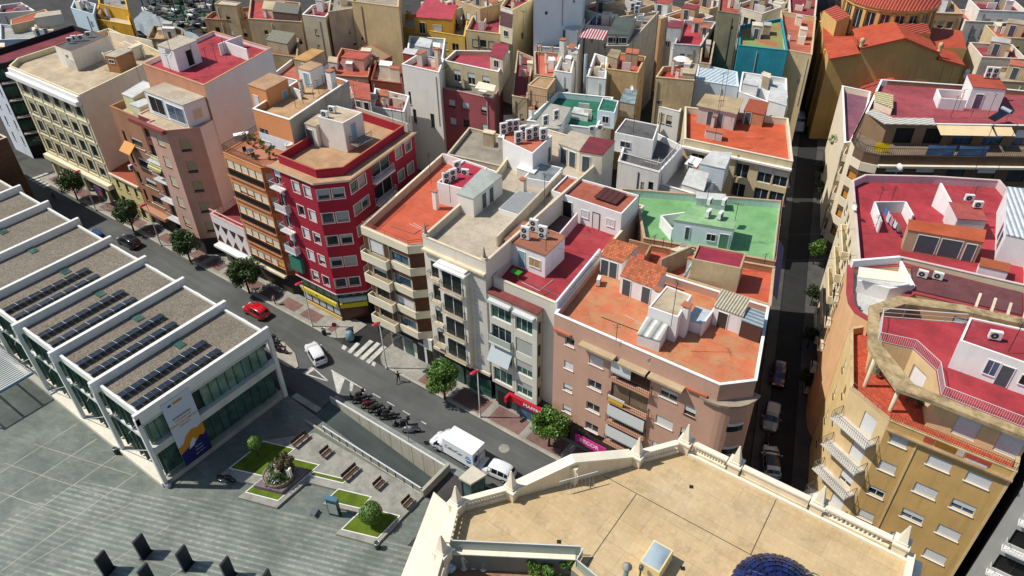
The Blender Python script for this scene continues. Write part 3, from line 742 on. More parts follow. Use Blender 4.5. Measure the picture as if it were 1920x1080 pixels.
for i, (s_, m_) in enumerate((('INTERNATIONAL', BN), ('CONGRESS ON', BO), ('SCIENCE AND COMPUTING', BO), ('RESEARCH', BO))):
    text(s_, .34, m_, bt, face_m((GU1 + .07, (b0 + b1) / 2, 7.3 - i * .42), (0, 1, 0), (0, 0, 1)), sx=.78, bold=.006)
for i in range(3): text(('On line', 'Alicante', 'July 10-14')[i], .26, BW, bt, face_m((GU1 + .078, b0 + (b1 - b0) * .62, 2.35 - i * .45), (0, 1, 0), (0, 0, 1)))
# solar panel rows: two per bay
PV_ = glass('161a26', .2)
sp = None; k_ = 0
names = ('front', 'second', 'third', 'fourth')
for bay in range(4):
    for j, off in enumerate((4.35, 1.98)):
        x = GU1 - BAY * bay - off
        lab = f"tilted solar panel row, {'nearer' if j else 'farther'} row of the {names[bay]} roof bay from the banner"
        if sp is None:
            sp = local('solar_panel_row', lab, 'solar panels', 'rows of solar panels on the pavilion roof')
            for i in range(7):
                y = i * 1.43
                for h_ in range(2):
                    m_ = MB(); m_.box((-.5, y + .02 + h_ * .71, .3), (1.0, 0, .2), (0, .67, 0), (-.01, 0, .035), PV_); m_.build('panel', sp)
                f_ = MB(); f_.box((-.52, y - .05, .29), (1.04, 0, .208), (0, .035, 0), (-.012, 0, .055), IRON_W); f_.box((.4, y - .05, 0), (.06, 0, 0), (0, .06, 0), (0, 0, .46), STEEL); f_.build('support', sp)
            put(sp, x, GV0 + .85 + .15, ZR + .01)
            put(sp, x, GV0 + .95, ZR + .01)
        else: dup(sp, x, GV0 + .95, ZR + .01, 0, lab)
# slatted steel canopy beside the pavilion
t = thing('slatted_canopy', 'flat slatted white metal canopy standing beside the glass pavilion', 'canopy', (-90, 14, 0))
mb = MB()
for i in range(46): mb.box((-82.1 - i * .36, 10.6, 3.35), (.13, 0, 0), (0, 6.6, 0), (0, 0, .06), IRON_W)
mb.build('slats', t)
for y in (10.5, 12.6, 14.8, 17.1): m_ = MB(); m_.box((-100, y, 3.1), (18.1, 0, 0), (0, .14, 0), (0, 0, .22), STEEL); m_.build('beam', t)
m_ = MB(); m_.box((-81.95, 10.4, 3.1), (.16, 0, 0), (0, 6.9, 0), (0, 0, .32), plain('6f8a9c', .5, name='blue_steel')); m_.build('edge_beam', t)
for x in (-82.0, -91): m_ = MB(); m_.box((x, 10.5, 0), (.14, 0, 0), (0, .14, 0), (0, 0, 3.1), STEEL); m_.build('post', t)
# ================================================================ the row along the main street, left to right
FV = 46.5
TAN = floor('c7a17a', 'b48e68', sc=.5); BEIGE = floor('d0c3ac', 'bdae96', tile=.35, grout=.8); BEIGE2 = floor('d0bc9d', 'b5a081', sc=.4)
RED = floor('b83f47', '9c353c', amp=.2); MAROON = floor('8d3a41', '74323a'); ORANGE = floor('d27a53', 'c8966a', sc=.55); ORED = floor('d8694b', 'c55f42', sc=.5); GREEN = floor('86b87c', '74a76c', sc=.4); SALMON = floor('c9765c', 'b05c48', sc=.6)
ROOFG = floor('a9a395', '8f897c', sc=.5); DKFLOOR = floor('6c6a68', '575553', sc=.5); TEALF = floor('2f7a62', '266551', sc=.5); WHITEF = floor('dcdcd6', 'bfc0ba', sc=.5)
TILE_R = lambda a=0.0: ribbed('c0684a', '8e4230', .24, a, .8, 'clay_tiles')

# --- far-left corner house across the side street
b = Bld('dark corner apartment house with white end bay at the far left of the street', 17.5, [(-150, 47), (-143.2, 47), (-142.2, 49), (-144.5, 66), (-152, 66)], stucco('2e2c2b'), MAROON, name='corner_house', walls={0: stucco('dfe6ea', .08)})  # side walls coloured dark in place of the shade on them
for i in range(5):
    for j in range(2): b.win(0, 2 + j * 3.4, 3.2 + i * 3.1, .6, 1.7, FRAME_D, GLASS, None, 0)
    b.win(1, 2.5, 3.2 + i * 3.1, 2.2, 1.9, FRAME_D, GLASS_G, None, 0); b.win(2, 4, 3.2 + i * 3.1, 2.0, 1.9, FRAME_D, GLASS_G, None, 0); b.win(2, 9, 3.2 + i * 3.1, 2.0, 1.9, FRAME_D, GLASS_G, None, 0)
    if i: b.balcony(1, .3, 4.8, 2.0 + i * 3.1, .9, GREYW, IRON); b.balcony(2, 2, 12, 2.0 + i * 3.1, .9, GREYW, IRON)
b.finish()
# --- brown brick house at the left edge, on the near side of the street
b = Bld('brown brick house at the left picture edge behind the pavilion roof', 14.2, [(-147, 18), (-120.7, 18), (-120.7, 37.4), (-147, 37.4)], brick('6e4f39', '5d4a3a', plane='w'), MAROON, name='brick_house', cop=COPC)
b.win(1, 6, 8, 1.2, 1.4, frac=0); b.win(1, 12, 8, 1.2, 1.4, frac=.4); b.win(1, 12, 4, 1.2, 1.4, frac=.4); b.finish()

# --- cream office block
OFW = stucco('d6cba6', .14, .35); 
b = Bld('cream office block with regular grid of dark recessed windows and flat beige roof', 19.3, [(-134.6, FV), (-113.4, FV), (-118.2, 64), (-138.5, 66), (-137.0, 49.0)], OFW, BEIGE2, ph=.8, z0=4.2, name='office_block', walls={1: stucco('d8cdb8', .08, .2), 4: stucco('c9bf9f')})
CW_, RW_ = 16.8 / 5, 3.3
for j in range(4):
    for i in range(6): b.win(0, 2.6 + i * 3.27, 16.4 - 3.42 * j + (.2 if j == 0 else 0), 1.8, 2.0, FRAME_D, GLASS, SHUT_Y, R.choice((0, .2, .45, .3)), 1)
for i in range(7): b.wbox(0, .78 + i * 3.27, .96 + i * 3.27, 4.4, 17.6, .12, stucco('e3d9b8', .1))
for j in range(5): b.wbox(0, .2, 20.9, 4.3 + j * 3.42, 4.6 + j * 3.42 - .02, .09, stucco('e3d9b8', .1))
b.wbox(0, -.3, 21.1, 17.75, 18.4, .9, COPW); b.wbox(0, -.1, 21.0, 18.42, 19.1, .35, COPW)
b.wbox(0, .3, 20.6, 3.3, 4.1, .8, stucco('dcd2b4', .1), .2)
b.base(4.19, stucco('5e6b52'), .5)
for i in range(6): b.extra.box((-133.6 + i * 3.4, FV - .35, 0), (.5, 0, 0), (0, .5, 0), (0, 0, 3.3), OFW)
b.hut([(-130.3, 52.6), (-125.2, 52.6), (-127.2, 60.3), (-132.3, 60.3)], 3.0, stucco('e0dacb', .08), DKFLOOR, cop=COPT, ph=.12, wins=((0, .62, 1.7, .6, .6, DARK),))
b.hut([(-120.5, 55.3), (-118.2, 55.9), (-119.0, 59.2), (-121.4, 58.6)], 2.6, stucco('a5764f'), BEIGE, wins=((0, .5, 1.6, 1.0, .5, DARK),))
b.wallseg([(-127.5, 62.5), (-121.5, 62.2)], 1.6, CREAM); b.wallseg([(-135, 64), (-124, 65.5)], 1.5, CREAM)
b.finish(); office = b
# --- low yellow house with a tiled roof
b = Bld('low two storey yellow house with red tiled roof squeezed beside the cream office', 6.6, [(-113.3, FV), (-105.2, FV), (-107, 54), (-115.2, 54)], stucco('d8c98a', .14), TILE_R(), ph=.02, name='terraced_house')
for i in range(3):
    b.win(0, 1.5 + i * 2.5, 4.9, .8, 1.5, FRAME_D, GLASS, None, 0); b.win(0, 1.5 + i * 2.5, 1.5, 1.3, 2.5, FRAME_D, DARK, None, 0)
b.wbox(0, 0, 8.1, 6.3, 6.58, .3, COPC); b.finish()
# --- brown and pink tower with the tall white gable
BRN = stucco('a5775a', .14, .3); PNK = stucco('c9a18f', .1, .25)
b = Bld('tall brown and pink apartment tower with a huge blank whitish side wall', 19.6, [(-105.1, FV), (-97.9, FV), (-100.5, 60), (-107.5, 60)], BRN, BEIGE2, name='apartment_tower', z0=3.3)
for z in (15.2, 11.9, 8.6, 5.6):
    b.win(0, 1.3, z, .7, 2.0, FRAME_D, DARK, None, 0); b.win(0, 4.3, z, 2.7, 1.25, FRAME_D, GLASS, SHUT, R.choice((0, .3, .5)))
    b.wbox(0, 2.6, 6.0, z - .95, z - .78, .12, COPC)
b.base(3.29, plain('4a463f', .7), .4)
b.awning(0, .9, 3.6, 14.6, 1.3, 1.1, plain('d99a55', .8, amp=.1, name='awning_cloth'), 'orange canvas awning with two slats')
b.hut([(-103.8, 48.2), (-101.2, 48.2), (-101.6, 52), (-104.3, 52)], 2.4, stucco('cfcf9f', .1), WHITEF, slope=.5, name='roof_shed'); b.hut([(-100.8, 47.4), (-98.6, 47.4), (-98.8, 49.6), (-101.0, 49.6)], 1.9, stucco('d3d6b5', .1), WHITEF, name='roof_shed')
b.wbox(0, .4, 6.8, 3.1, 3.6, 1.1, plain('b9876a', .6)); b.finish(); rt = b.root
b2 = Bld('', 20.2, [(-97.8, FV), (-94.4, FV), (-94.4, FV - .9), (-90.0, FV - .9), (-87.0, 48.8), (-88.3, 54), (-99.3, 54)], PNK, BEIGE2, ph=.1, root=rt, z0=3.2, walls={0: stucco('7d4a40'), 3: stucco('b98f7c', .1), 4: stucco('d9dcdc', .05, .15), 2: PNK})
for z in (18.2, 15.0, 12.0, 8.65, 5.4):
    b2.win(2, 2.2, z, 1.5, 1.5, FRAME_D, GLASS, SHUT_Y, 1.0 if z > 6 else .8); b2.win(3, 1.9, z - .3, 1.25, 1.7, FRAME_D, GLASS, plain('a89f7c', .55, name='roller_shutter'), .85)
    b2.win(0, 1.7, z - .2, 2.6, 2.1, FRAME_D, DARK, None, 0)
    if z < 18: b2.balcony(0, .1, 3.3, z - 1.25, .9, COPW, IRON_W, .9)
b2.awning(0, .1, 3.3, 14.2, 1.2, 1.5, ribbed('d8d49a', '8f8c5a', .25, rad(90), .8, 'awning_cloth'), 'yellow striped canvas blind')
b2.base(3.19, plain('3c3a37', .7), .45)
b2.wbox(2, -3.4, 4.5, 19.75, 20.3, .6, stucco('8a4a44', .2, .4)); b2.finish()
WG = stucco('d9dcdc', .05, .15)
b2.hut([(-96.8, 47.9), (-88.0, 47.9), (-87.9, 51.2), (-96.8, 51.2)], 3.1, WG, BEIGE, zb=20.2, name='penthouse', wins=((0, .75, .4, 3.6, 2.1, GLASS_B), (0, .27, .5, 3.2, 2.2, DARK), (1, .5, .8, 1.3, 1.3, SHUT_Y)))
pts3 = [(-101.5, 51.3), (-87.55, 51.3), (-91.3, 65.5), (-104.9, 65.5)]
b3 = Bld('', 25.0, pts3, stucco('c08a6c', .12), RED, root=rt, z0=15, ph=.5, walls={1: WG, 2: WHITE, 3: WHITE}); b3.finish()
b3.hut([(-99.3, 53.0), (-95.6, 53.0), (-96.3, 57.2), (-100, 57.2)], 3.0, WHITE, BEIGE, doors=((1, .55, .2, 1.0, 2.1, DARK),)); b3.wallseg([(-96.5, 61.5), (-91.0, 61.2)], 1.7, WHITE); b3.wallseg([(-96.2, 60.3), (-96.5, 64.5)], 1.7, WHITE)
lo = Bld('', 15.1, [(-101.5, 51.35), (-87.62, 51.35), (-91.3, 65.5), (-104.9, 65.5)], WG, BEIGE, root=rt, ph=.02); lo.finish()
# --- low white house with triangular openings
b = Bld('low white house with triangular openings and maroon roof terrace', 8.1, [(-86.9, FV), (-79.4, FV), (-81.5, 56), (-88.6, 56)], stucco('e3dcd6', .06, .2), MAROON, ph=.9, z0=3.3, name='low_house', cop=stucco('d8b3a6', .2))
b.base(3.29, plain('55504b', .7), .4)
for i in range(4):
    x = .9 + i * 1.75
    for (z, f) in ((6.2, 1), (4.4, -1)):
        mb = MB(); a, d, nn, L = b.frame(0); z0 = z - .7; p = [b.on(0, x - .75, z + .6 * f, .03), b.on(0, x + .75, z + .6 * f, .03), b.on(0, x, z - .65 * f, .03)]
        mb.face(p if f < 0 else p[::-1], plain('4a2a2a', .8, name='dark_opening')); mb.build('window', b.root)
b.wbox(0, .1, 7.2, 3.1, 3.45, .9, COPW); b.railing(b.root, [b.on(0, 0, 8.15, -.1), b.on(0, 7.4, 8.15, -.1)], .7, plain('d9a79c', .6, amp=.1, name='painted_iron'), 1.6, .05); b.finish()
# --- orange house with glazed galleries
ORW = stucco('d9935f', .1, .3)
b = Bld('orange apartment house with bands of pale shutters and a planted roof terrace', 19.75, [(-79.3, FV), (-72.0, FV), (-70.2, 48.1), (-72.6, 60), (-81.6, 60)], ORW, floor('c98563', 'b87655', tile=.3), ph=.05, z0=3.6, name='apartment_house', walls={2: stucco('a9a396', .2, .5), 1: stucco('b5693f', .1)})
PS = plain('e6dfc6', .5, amp=.05, name='roller_shutter'); PSD = plain('b9ad95', .5, amp=.05, name='roller_shutter')
for k in range(5):
    zt = 19.0 - 3.33 * k
    for i in range(5): b.win(0, .85 + i * 1.4, zt - .62, 1.34, 1.16, FRAME_D, GLASS, PS if i < 4 or k < 4 else plain('e0b860', .5, name='roller_shutter'), 1.0 if R.random() < .85 else .75, 1, 'none')
    b.wbox(0, .15, 7.15, zt - 2.2, zt - 1.25, .02, plain('33302c', .8))  # dark panel painted in for the shaded recess behind the railing
    b.railing(b.root, [b.on(0, .15, zt - 2.25, .14), b.on(0, 7.2, zt - 2.25, .14)], .95, IRON, .16)
    b.win(1, 1.2, zt - .75, 1.9, 1.4, FRAME_D, GLASS, PSD, 1.0, 1, 'none'); b.railing(b.root, [b.on(1, .15, zt - 2.25, .14), b.on(1, 2.2, zt - 2.25, .14)], .95, IRON, .16)
    b.wbox(0, 0, 7.3, zt - 2.42, zt - 2.26, .22, stucco('c98a60')); 
b.base(3.59, plain('3f3a34', .7), .4); b.wbox(0, .2, 7.2, 3.3, 3.58, .5, COPC)
b.railing(b.root, [b.on(3, 8.5, 19.8, -.08), b.on(0, .05, 19.8, -.08), b.on(0, 7.3, 19.8, -.08), b.on(1, 2.4, 19.8, -.08)], 1.0, IRON, .14, .016)
b.finish()
orx = Bld('', 24.6, [(-77.0, 50.6), (-70.6, 51.0), (-73.6, 63.6), (-80.4, 63.6)], ORW, floor('cda678', 'b08a62', sc=.5), root=b.root, z0=19.6, ph=.8, cop=COPW, walls={1: stucco('b0aa9c', .22, .6)})
orx.win(0, 1.2, 21.4, 1.5, 1.6, FRAME_W, GLASS_B, None, 0, 2); orx.wbox(0, .2, 6.3, 19.9, 21.6, .03, stucco('dfe6ea', .05)); orx.finish()
low = Bld('', 19.5, [(-72.7, 60.02), (-81.6, 60.02), (-82, 64), (-73.6, 64)], stucco('b0aa9c', .22, .6), BEIGE, root=b.root, ph=.02); low.finish()
orx.hut([(-80.6, 53.2), (-77.2, 53.2), (-77.9, 57.3), (-81.3, 57.3)], 3.4, ORW, TAN, zb=22.6, doors=((1, .75, .2, .9, 2.0, DOORT), (0, .3, .2, .9, 2.0, plain('dfe3e3', .5))))
orx.wallseg([(-78.0, 57.5), (-75.6, 57.2)], 1.2, WHITE); orx.hut([(-79.3, 60.3), (-77.0, 60.3), (-77.4, 62.9), (-79.7, 62.9)], 2.4, WHITE, TAN, doors=((0, .6, .1, .8, 1.9, DOORT),)); orx.chimney((-74.9, 61.9), 2.3, .9, WHITE); orange_b = orx

# --- red corner building
RW = stucco('a02537', .1, .2)
b = Bld('deep red corner apartment building with pale framed windows and tan roof', 20.8, [(-70.0, FV), (-62.35, FV), (-59.65, 49.3), (-61.6, 62.6), (-72.2, 62.6)], RW, TAN, ph=.02, z0=4.6, name='corner_building', walls={3: stucco('b5b0a4', .2, .5)})
kw = dict(frame=FRAME_P, style='band', bars=1)
b.grid(0, (555.5, 351), (577, 360.5), (591.7, 517), 2, 5, 1.15, 1.45, **kw)
b.grid(1, (606.5, 365), (634.5, 362), (639, 530.5), 2, 5, 1.35, 1.35, shut=plain('a9b0ae', .5, name='roller_shutter'), **kw)
b.grid(2, (660, 352.5), (679, 339), (689, 504), 2, 5, 1.35, 1.35, pane=GLASS_G, shut=SHUT_G, **kw)
b.grid(2, (747, 286), (765, 275), (756, 370), 2, 3, 1.3, 1.4, pane=GLASS_G, shut=SHUT_G, **kw)
for k in range(5):
    z = 6.1 + 3.05 * k
    b.win(0, 1.0, z + 1.15, 1.2, 2.2, FRAME_W, GLASS, SHUT, R.choice((.2, .5, .8)), 2, 'none')
    if k == 0: b.wbox(0, .1, 2.3, z - .1, z + 2.0, .5, plain('3f8a72', .3, name='green_glazing'), name='glazed_gallery')
    else: b.balcony(0, .1, 2.2, z - .1, .8, COPW, IRON_W, .85, glass_=plain('d9d6d2', .5) if k % 2 else None)
    x0 = b.hit(2, T(1, 1, 880, 330))[0]; x1 = b.hit(2, T(1, 1, 1020, 200))[0]
    b.win(2, (x0 + x1) / 2, z + 1.1, x1 - x0 - .3, 2.2, FRAME_W, DARK if k != 4 else GLASS, None, 0, 2, 'none'); b.balcony(2, x0, x1, z - .05, .55, COPW, IRON_W, .9)
b.base(4.59, plain('2b2b2c', .5, name='shop_cladding'), .35)
for z0, z1, m, o in ((2.55, 3.1, plain('e3cf2a', .5, name='yellow_sign'), .1), (3.3, 4.5, GLASS, .02)): pass
mb = MB()
for k in range(5): mb.box((-69.2 + k * 1.35, FV + .3, .9), (1.1, 0, 0), (0, .04, 0), (0, 0, 1.6), plain('cfd3d6', .3, amp=.3, name='shop_window', sc=9)); mb.box((-69.2 + k * 1.35, FV + .3, 3.3), (1.2, 0, 0), (0, .04, 0), (0, 0, 1.1), GLASS_G)
mb.box((-69.4, FV + .2, .12), (6.9, 0, 0), (0, .14, 0), (0, 0, .5), plain('d9b56a', .6, name='plinth')); mb.build('shop_front', b.root)
b.wbox(0, .3, 7.5, 2.75, 3.25, .02, COPC)
mb = MB(); mb.box((-69.3, FV - .1, 2.5), (6.6, 0, 0), (0, .25, 0), (0, 0, .62), plain('e3cf2a', .5, name='yellow_sign')); s1 = mb.build('shop_sign', b.root); s1['label'] = 'long yellow shop sign over the street front'
a, d, nn, L = b.frame(1)
for z0, z1, m in ((2.3, 2.95, plain('d8c52a', .5, name='yellow_sign')), (3.2, 3.85, plain('b9cbc6', .5, name='pale_sign'))):
    mb = MB(); mb.box(b.on(1, .2, z0, -.3), d * (L - .4), nn * .25, (0, 0, z1 - z0), m); o = mb.build('shop_sign', b.root)
mb = MB(); mb.box(b.on(1, .5, 4.0, -.34), d * (L - 1), nn * .04, (0, 0, .5), GLASS); mb.box(b.on(1, .35, 0.15, -.33), d * (L - .7), nn * .04, (0, 0, 1.9), plain('5e2f22', .3, amp=.4, name='lit_shop')); mb.build('shop_front', b.root)
mb = MB(); c = b.on(1, .65, 3.52, -.04); mb.cbox((c.x, c.y, c.z - .2), (.03, .03, .4), IRON); mb.build('sign_emblem', b.root)
text('41', .5, IRON, b.root, face_m((-66.3, FV - .106, 2.8), (1, 0, 0), (0, 0, 1)), bold=.01)
b.wbox(0, -.02, L and 7.66, 4.6, 4.75, .06, FRAME_P); b.wbox(1, 0, L, 4.6, 4.75, .06, FRAME_P); b.wbox(2, 0, 3.5, 4.6, 4.75, .06, FRAME_P)
# set-back parapet and ledge
ring = offset(b.pts, .85); inn = offset(b.pts, 1.05); pm = MB(); cp = MB()
for i in range(5):
    j = (i + 1) % 5
    for A_, B_ in ((ring[i], ring[j]), (inn[j], inn[i])): pm.face([(*A_, 20.8), (*B_, 20.8), (*B_, 21.9), (*A_, 21.9)], RW)
    cp.face([(*ring[i], 21.95), (*ring[j], 21.95), (*inn[j], 21.95), (*inn[i], 21.95)], COPT)
    for A_, B_ in ((ring[i], ring[j]), (inn[j], inn[i])): cp.face([(*A_, 21.9), (*B_, 21.9), (*B_, 21.95), (*A_, 21.95)], COPT)
pm.build('parapet', b.root); cp.build('parapet_coping', b.root)
lg = MB(); o1 = offset(b.pts, -.28)
for i in (0, 1, 2):
    j = i + 1; lg.face([(*b.pts[i], 20.84), (*b.pts[j], 20.84), (*ring[j], 20.84), (*ring[i], 20.84)], TAN)
    lg.face([(*o1[i], 20.84), (*o1[j], 20.84), (*b.pts[j], 20.84), (*b.pts[i], 20.84)], TAN); lg.face([(*o1[i], 20.6), (*o1[j], 20.6), (*o1[j], 20.84), (*o1[i], 20.84)], COPC); lg.face([(*b.pts[i], 20.6), (*b.pts[j], 20.6), (*o1[j], 20.6), (*o1[i], 20.6)][::-1], COPC)
lg.build('ledge', b.root)
HW = stucco('ddd5c8', .1, .3)
b.hut([(-68.4, 53.5), (-64.5, 53.9), (-64.8, 57.4), (-68.9, 57.0)], 3.7, HW, BEIGE2, zb=20.82, ph=.15, cop=COPW, doors=((1, .45, 1.2, .9, 2.0, DOORT),))
b.hut([(-70.3, 52.8), (-68.45, 52.9), (-68.9, 55.8), (-70.8, 55.6)], 2.7, HW, BEIGE2, zb=20.82, doors=((0, .35, .1, 1.1, 2.0, plain('5d5b58', .6)),))
st = MB(); st.box((-64.3, 54.2, 21.9), (1.5, 0, 0), (0, 2.6, 0), (0, 0, .12), ROOFG); so_ = st.build('landing', b.root); b.railing(so_, [(-64.2, 54.3, 22.0), (-62.9, 54.3, 22.0), (-62.9, 56.7, 22.0)], .95, IRON, .2, .02)
b.wallseg([(-71.6, 62.3), (-62.2, 62.3)], 1.2, stucco('c9c2b3'), zb=20.82); b.finish(); red_b = b
pl_ = MB(); pl_.cbox((-69.2, 50.0, 20.84), (.9, .9, 1.0), stucco('c2bda9')); 
# --- cream house with long solid balconies
CRB = stucco('ddd2b6', .08, .25); BRK = brick('6b4433', '5a4436', plane='w')
b = Bld('cream apartment house with solid balcony fronts, brown panels and orange roof terrace', 17.5, [(-55.4, FV), (-48.4, FV), (-47.2, 47.7), (-46.35, 47.9), (-48.2, 65.0), (-59.2, 65.0)], stucco('b9ab92', .1), ORED, ph=1.0, z0=4.3, name='apartment_house', cop=CRB, walls={1: BRK, 4: stucco('c2b8a4', .2, .5)})
b.wbox(0, -.05, 7.0, 16.45, 17.46, .12, CRB); b.wbox(1, 0, 1.7, 16.45, 17.46, .1, CRB)
for k in range(4):
    zt = 14.5 - 3.08 * k
    b.balcony(0, 0.0, 3.95, zt - 1.0, .75, CRB, IRON, 1.0, solid=CRB); b.wbox(0, 4.0, 7.0, zt - 1.05, zt, .12, CRB); b.wbox(1, 0, 1.7, zt - 1.05, zt, .1, CRB)
    b.win(0, 1.9, zt + .75, 2.0, 1.9, FRAME_D, GLASS, SHUT, R.choice((.3, .6, .9, 0)), 2, 'none'); b.win(0, 5.5, zt + .72, 2.5, 1.2, FRAME_D, GLASS_B, SHUT, R.choice((0, .5, .9)), 2, 'none')
    b.wbox(0, 4.0, 7.0, zt + 1.42, zt + 1.98, .02, BRK); b.wbox(0, 0.05, .7, zt + .02, zt + 1.95, .02, BRK); b.wbox(0, 3.1, 3.9, zt + .02, zt + 1.95, .025, plain('5d4438', .7, amp=.2)); b.wbox(0, 3.95, 4.1, zt - 1.1, zt + 1.95, .14, stucco('8d7f6c'))
b.base(4.29, stucco('d9d4c8', .08), .5, pts=[(-54.2, FV), (-46.4, FV), (-48.2, 65), (-58, 65)])
b.railing(b.root, [b.on(5, 12, 17.55, -.1), b.on(0, .05, 17.55, -.1)], .75, IRON, 1.4, .02, mid=True)
b.railing(b.root, [b.on(0, .05, 17.55, -.1), b.on(0, 6.95, 17.55, -.1), b.on(1, 1.6, 17.55, -.1)], .55, plain('a8452f', .5, name='painted_iron'), 1.5, .02, mid=True)
b.wallseg([(-46.6, 48.3), (-48.3, 62)], 1.9, stucco('c9bfa9', .2, .5), .25, cop=COPC); b.chimney((-52.0, 55.3), 2.2, .55, WHITE)
b.hut([(-52.6, 56.4), (-49.1, 56.9), (-49.9, 62.6), (-53.5, 62.6)], 2.6, WHITE, floor('c23a50', 'b03046'), ph=.25, cop=WHITE)
b.wallseg([(-58.8, 64.7), (-49, 64.7)], 1.3, WHITE); b.finish(); f8 = b
mb = MB()
for x, z, w_, h_, m in ((-53.2, .3, 1.6, 2.3, GLASS), (-51.3, .3, 1.4, 2.3, GLASS_G), (-49.4, .2, 1.1, 2.5, DARK), (-47.9, .2, .9, 2.4, DARK), (-50.6, 3.1, 3.6, 1.1, plain('2c2823', .7)), (-53.6, 3.25, 2.6, .95, plain('7d7c78', .6))): mb.box((x - w_ / 2 + .5, FV + .42, z), (w_, 0, 0), (0, .06, 0), (0, 0, h_), m)
mb.build('shop_front', b.root)
mb = MB(); mb.box((-53.9, FV + .34, 2.62), (4.7, 0, 0), (0, .1, 0), (0, 0, .5), plain('1b1b1b', .5)); sg = mb.build('shop_sign', b.root)
text('ALARCON', .42, WHITE, b.root, face_m((-51.6, FV + .333, 2.86), (1, 0, 0), (0, 0, 1)), sx=1.6)
mb = MB(); mb.box((-54.9, FV - .5, 2.4), (.08, 0, 0), (0, 1.0, 0), (0, 0, .9), plain('1d3c55', .4)); mb.build('hanging_sign', b.root)
# --- cream classical house with iron balconies
CL = stucco('dcd3c2', .08, .3)
b = Bld('cream classical apartment house with iron balconies and a wide beige paved roof', 19.6, [(-46.1, FV), (-37.75, FV), (-39.5, 75), (-52.0, 75), (-48.1, 62)], CL, BEIGE, ph=1.0, z0=4.4, name='apartment_house', cop=stucco('d6c3a6', .15, .3), walls={4: stucco('c9bfa9', .2, .5), 3: stucco('c9bfa9', .2, .5)})
b.wbox(0, 2.55, 6.1, 4.6, 17.4, .75, CL, name='bay'); b.wbox(0, 2.3, 6.4, 17.42, 17.65, 1.25, COPW); b.wbox(0, 2.5, 6.2, 17.67, 17.9, .9, COPW); b.wbox(0, 0, 8.3, 18.0, 18.25, .35, stucco('e0c9a8'))
for k in range(4):
    z = 15.9 - 3.13 * k
    b.win(0, 1.35, z - .1, 1.1, 2.1, FRAME_D, GLASS, SHUT, R.choice((0, .2)), 2, 'none'); b.balcony(0, .55, 2.2, z - 1.2, .5, COPC, IRON, .9)
    a, d, nn, L = b.frame(0)
    mb = MB(); mb.box(b.on(0, 3.05, z - 1.15, .755), d * 2.55, nn * .02, (0, 0, 2.25), plain('2d3433', .3, amp=.3, name='dark_glass')); mb.box(b.on(0, 4.28, z - 1.15, .777), d * .08, nn * .02, (0, 0, 2.2), FRAME_W); mb.box(b.on(0, 2.95, z - 1.15, .757), d * .1, nn * .05, (0, 0, 2.3), FRAME_W); mb.box(b.on(0, 5.6, z - 1.15, .757), d * .1, nn * .05, (0, 0, 2.3), FRAME_W); mb.build('bay_window', b.root)
    mb = MB(); mb.box(b.on(0, 2.8, z - 1.35, .755), d * 3.05, nn * .5, (0, 0, .16), COPC); o = mb.build('balcony', b.root); b.railing(o, [b.on(0, 2.85, z - 1.18, .78), b.on(0, 2.85, z - 1.18, 1.2), b.on(0, 5.8, z - 1.18, 1.2), b.on(0, 5.8, z - 1.18, .78)], .95, IRON, .13)
for k in range(22): b.extra.box(b.on(0, 6.5, 4.6 + k * .6, .0), d * 1.75, nn * .06, (0, 0, .56), stucco('c9c4b8', .12, .3))
b.base(4.39, plain('2e2b28', .6), .35); b.wbox(0, 0, 8.3, 4.0, 4.38, .15, COPC, .3)
mb = MB()
for i in range(4): mb.box((-45.6 + i * 2.0, FV + .26, .2), (1.6, 0, 0), (0, .06, 0), (0, 0, 2.6), GLASS_G)
mb.build('shop_front', b.root)
for q in ((-45.8, 46.75), (-38.1, 46.75)):
    mb = MB(); mb.cbox((*q, 19.6), (.5, .5, .35), COPC); mb.lathe((*q, 19.96), [(.2, 0), (.14, .4), (.02, 1.3), (0, 1.32)], stucco('8d8676'), 8); mb.build('finial', b.root)
b.hut([(-47.1, 53.6), (-44.95, 53.7), (-45.4, 59.6), (-48.3, 59.6)], 2.3, stucco('e5ded0', .08), floor('b9bdb4', 'a5a9a0'), doors=((1, .35, .1, .8, 1.9, DOORB), (1, .6, .1, .8, 1.9, DOORB)))
b.chimney((-43.2, 60.6), 2.0, .6, CREAM)
b.hut([(-44.4, 62.4), (-41.3, 63.2), (-41.9, 67.0), (-45.3, 66.5)], 1.1, WHITE, glass('8f9794', .25), name='skylight_box', ph=.06)
b.hut([(-49.6, 65.4), (-44.5, 64.4), (-45.2, 69.6), (-52.2, 69.6)], 3.2, WHITE, SALMON, ph=.2, cop=COPW, doors=((1, .85, .2, .7, 2.0, DOORB),), wins=())
b.hut([(-44.3, 69.7), (-41.0, 69.4), (-41.5, 73.5), (-44.9, 73.5)], 2.5, CREAM, BEIGE, doors=((0, .25, .1, .9, 2.0, DOORB), (0, .65, .1, .9, 2.0, DOORB)))
b.hut([(-41.0, 69.2), (-38.3, 69.9), (-38.9, 73.9), (-42.0, 73.2)], 2.6, CREAM, MAROON, doors=((0, .3, .1, .9, 2.0, DOORB),)); 
gr = MB()
for i in range(16): gr.box((-43.1 + i * .16, 56.0 + i * .01, 19.3), (.07, 0, 0), (-.5, 4.6, 0), (0, 0, .06), IRON_W)
g0 = gr.build('roof_grille', b.root); b.hut([(-43.2, 55.9), (-40.5, 56.1), (-41.0, 60.7), (-43.7, 60.5)], .65, WHITE, DARK, name='light_well', over=-.1)
b.wallseg([(-39.4, 50.5), (-41.5, 66)], 1.3, stucco('cdbfa6', .2), .2); b.finish(); f9 = b
